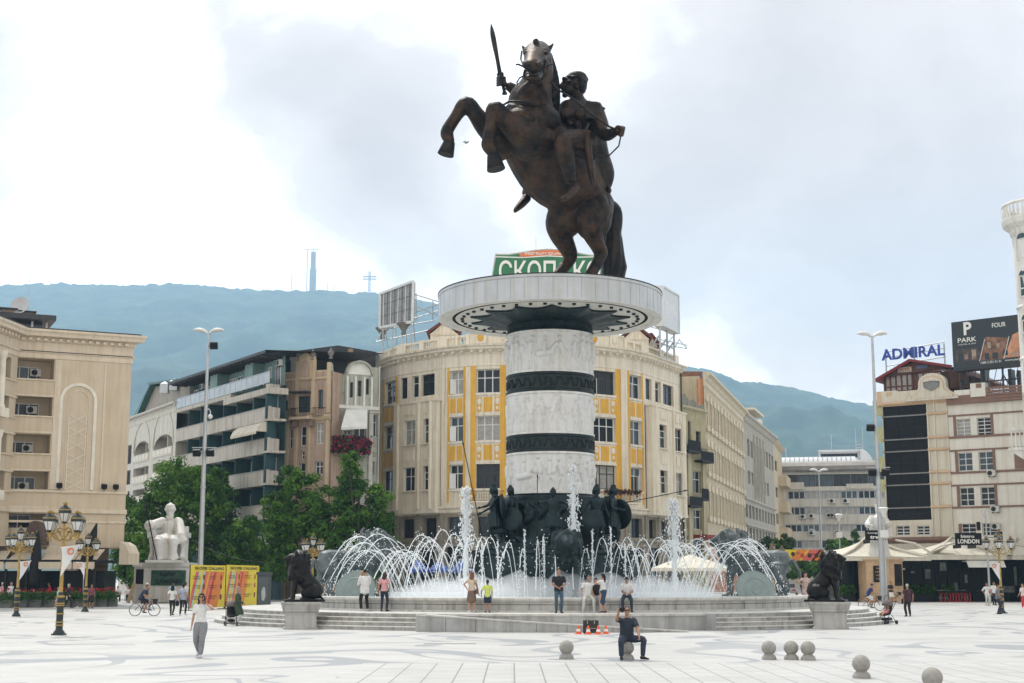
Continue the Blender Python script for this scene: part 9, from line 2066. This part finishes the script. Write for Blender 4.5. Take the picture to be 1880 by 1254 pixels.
person('woman in a long dark green coat and patterned headscarf standing by the left steps',on(435,1149,0),R(100),1.70,dict(wL=(.24,-.25,1.0),wR=(-.24,-.25,1.0)),(.035,.06,.035),2.0,-.1,(.5,.5,.48),'coat',1.35,(.55,.55,.53),(.30,.24,.18),'scarf',True,1.1,None,.013)
person('man in a pink shirt and jeans cut by the left edge of the picture',on(2,1114,0),R(120),1.76,walk(),(.58,.36,.36),1.6,-.1,(.03,.05,.1),'trousers',1.1,BK,'white','crop',False,1.1,None,.014)
person('bald man in a white shirt and blue jeans at the left edge',on(18,1115,0),R(150),1.78,walk(-.6),(.6,.62,.63),1.7,-.1,(.035,.055,.10),'trousers',1.1,BK,'brown','none',False,1.12,SKIN2,.014)
person('man in a red tee and grey shorts walking left of the nearest lamp',on(89,1113.5,0),R(-80),1.76,walk(1.1),(.45,.015,.03),.7,-.1,(.20,.20,.22),'shorts',1.15,(.05,.06,.15),'black','short',False,1.08,None,.014)
person('man in white tee, black shorts and grey cap just left of the nearest lamp',on(104,1112.5,0),R(-60),1.80,walk(-.6),W_,.75,-.12,BK,'shorts',1.15,(.15,.15,.18),(.35,.37,.42),'cap',False,1.05,None,.014)
person('child in a pale teal top behind the nearest lamp post',(xof(116,101,1090),100,0),R(-70),1.45,walk(),(.40,.60,.58),.7,-.05,(.45,.3,.3),'shorts',1.1,W_,(.3,.2,.1),'short',True,.9,None,.015)
person('grey haired person in dark clothes walking right of the nearest lamp post',on(124,1116.5,0),R(80),1.66,walk(1),(.018,.022,.028),1.8,-.1,BK,'trousers',1.05,BK,'grey','short',True,1.0,None,.014,None,bag((-.3,-.05,.75),(.03,.08,.14),(.5,.45,.4)))
person('person in dark pink and black behind the small lamp post by the planters',(xof(164,99,1090),99.5,0),R(30),1.66,STAND,(.20,.06,.09),.7,-.05,BK,'skirt',.9,BK,'black','short',True,1,SKIN2,.015,None,None,None,.5)
for px,Yd,lb in((216,128,'person in white sitting just right of the last flower planter'),(235,130,'person in white sitting just left of the plaque pedestal')):
 t=thing('terrace_chair',lb.replace('person in white sitting','dark chair under the person in white'),'chair',(xof(px,Yd,1090),Yd,0));mb=MB();mb.box(-.22,.22,-.22,.22,.42,.46);mb.box(-.22,.22,.19,.23,.46,.9)
 for x in(-.2,.2):
  for y in(-.2,.2):mb.box(x-.02,x+.02,y-.02,y+.02,0,.42)
 mb.build('chair_frame',IRON,t)
 person(lb,(xof(px,Yd,1090),Yd,0),R(20),1.75,dict(P=(0,.02,.55),aL=(.14,-.42,.09),aR=(-.14,-.42,.09),wL=(.2,-.3,.68),wR=(-.2,-.3,.68),khL=(.2,-1,.5),khR=(-.2,-1,.5)),W_,.7,-.04,BK,'trousers',1,BK,'black','short',False,1,None,.016)
bt_=thing('person','baby in pink lying in the black pushchair by the right steps','person',tuple(pc.location),pc.rotation_euler.z);mb=MB();mb.loft([(V((0,-.12,.52)),.1,.07),(V((0,.02,.55)),.11,.08),(V((0,.12,.66)),.09,.07)],10,0,(1,0,0));mb.ell((0,.15,.77),(.075,.08,.085));
for s_ in(-1,1):mb.limb([V((s_*.06,-.12,.52)),V((s_*.08,-.3,.5)),V((s_*.08,-.38,.40))],[.05,.04,.035]);mb.limb([V((s_*.09,.1,.66)),V((s_*.14,-.03,.6))],[.035,.025])
organic(mb,'body',SKIN,bt_,.014,1);mb=MB();mb.loft([(V((0,-.16,.53)),.115,.08),(V((0,.02,.56)),.125,.095),(V((0,.11,.65)),.1,.08)],10,0,(1,0,0));organic(mb,'romper',cloth((.55,.22,.25)),bt_,.014,1)
mb=MB();p=at(857,262,150);mb.ell((0,0,0),(.28,.09,.09),None,8,6)
for s_ in(-1,1):mb.add([(-.1,0,.02),(.14,0,.02),(.1,s_*.3,.2),(-.1,s_*.6,.14),(-.1,0,-.02),(.14,0,-.02),(.1,s_*.3,.17),(-.1,s_*.6,.12)],[(0,1,2,3),(7,6,5,4),(0,3,7,4),(1,2,6,5),(2,3,7,6)])
o=mb.build('bird',mat('bird_grey',(.12,.12,.13),.8),None,loc=tuple(p));o.rotation_euler=(.2,-.5,.6);tag(o,'small grey bird flying left of the raised horse legs','bird')
bake_organics()
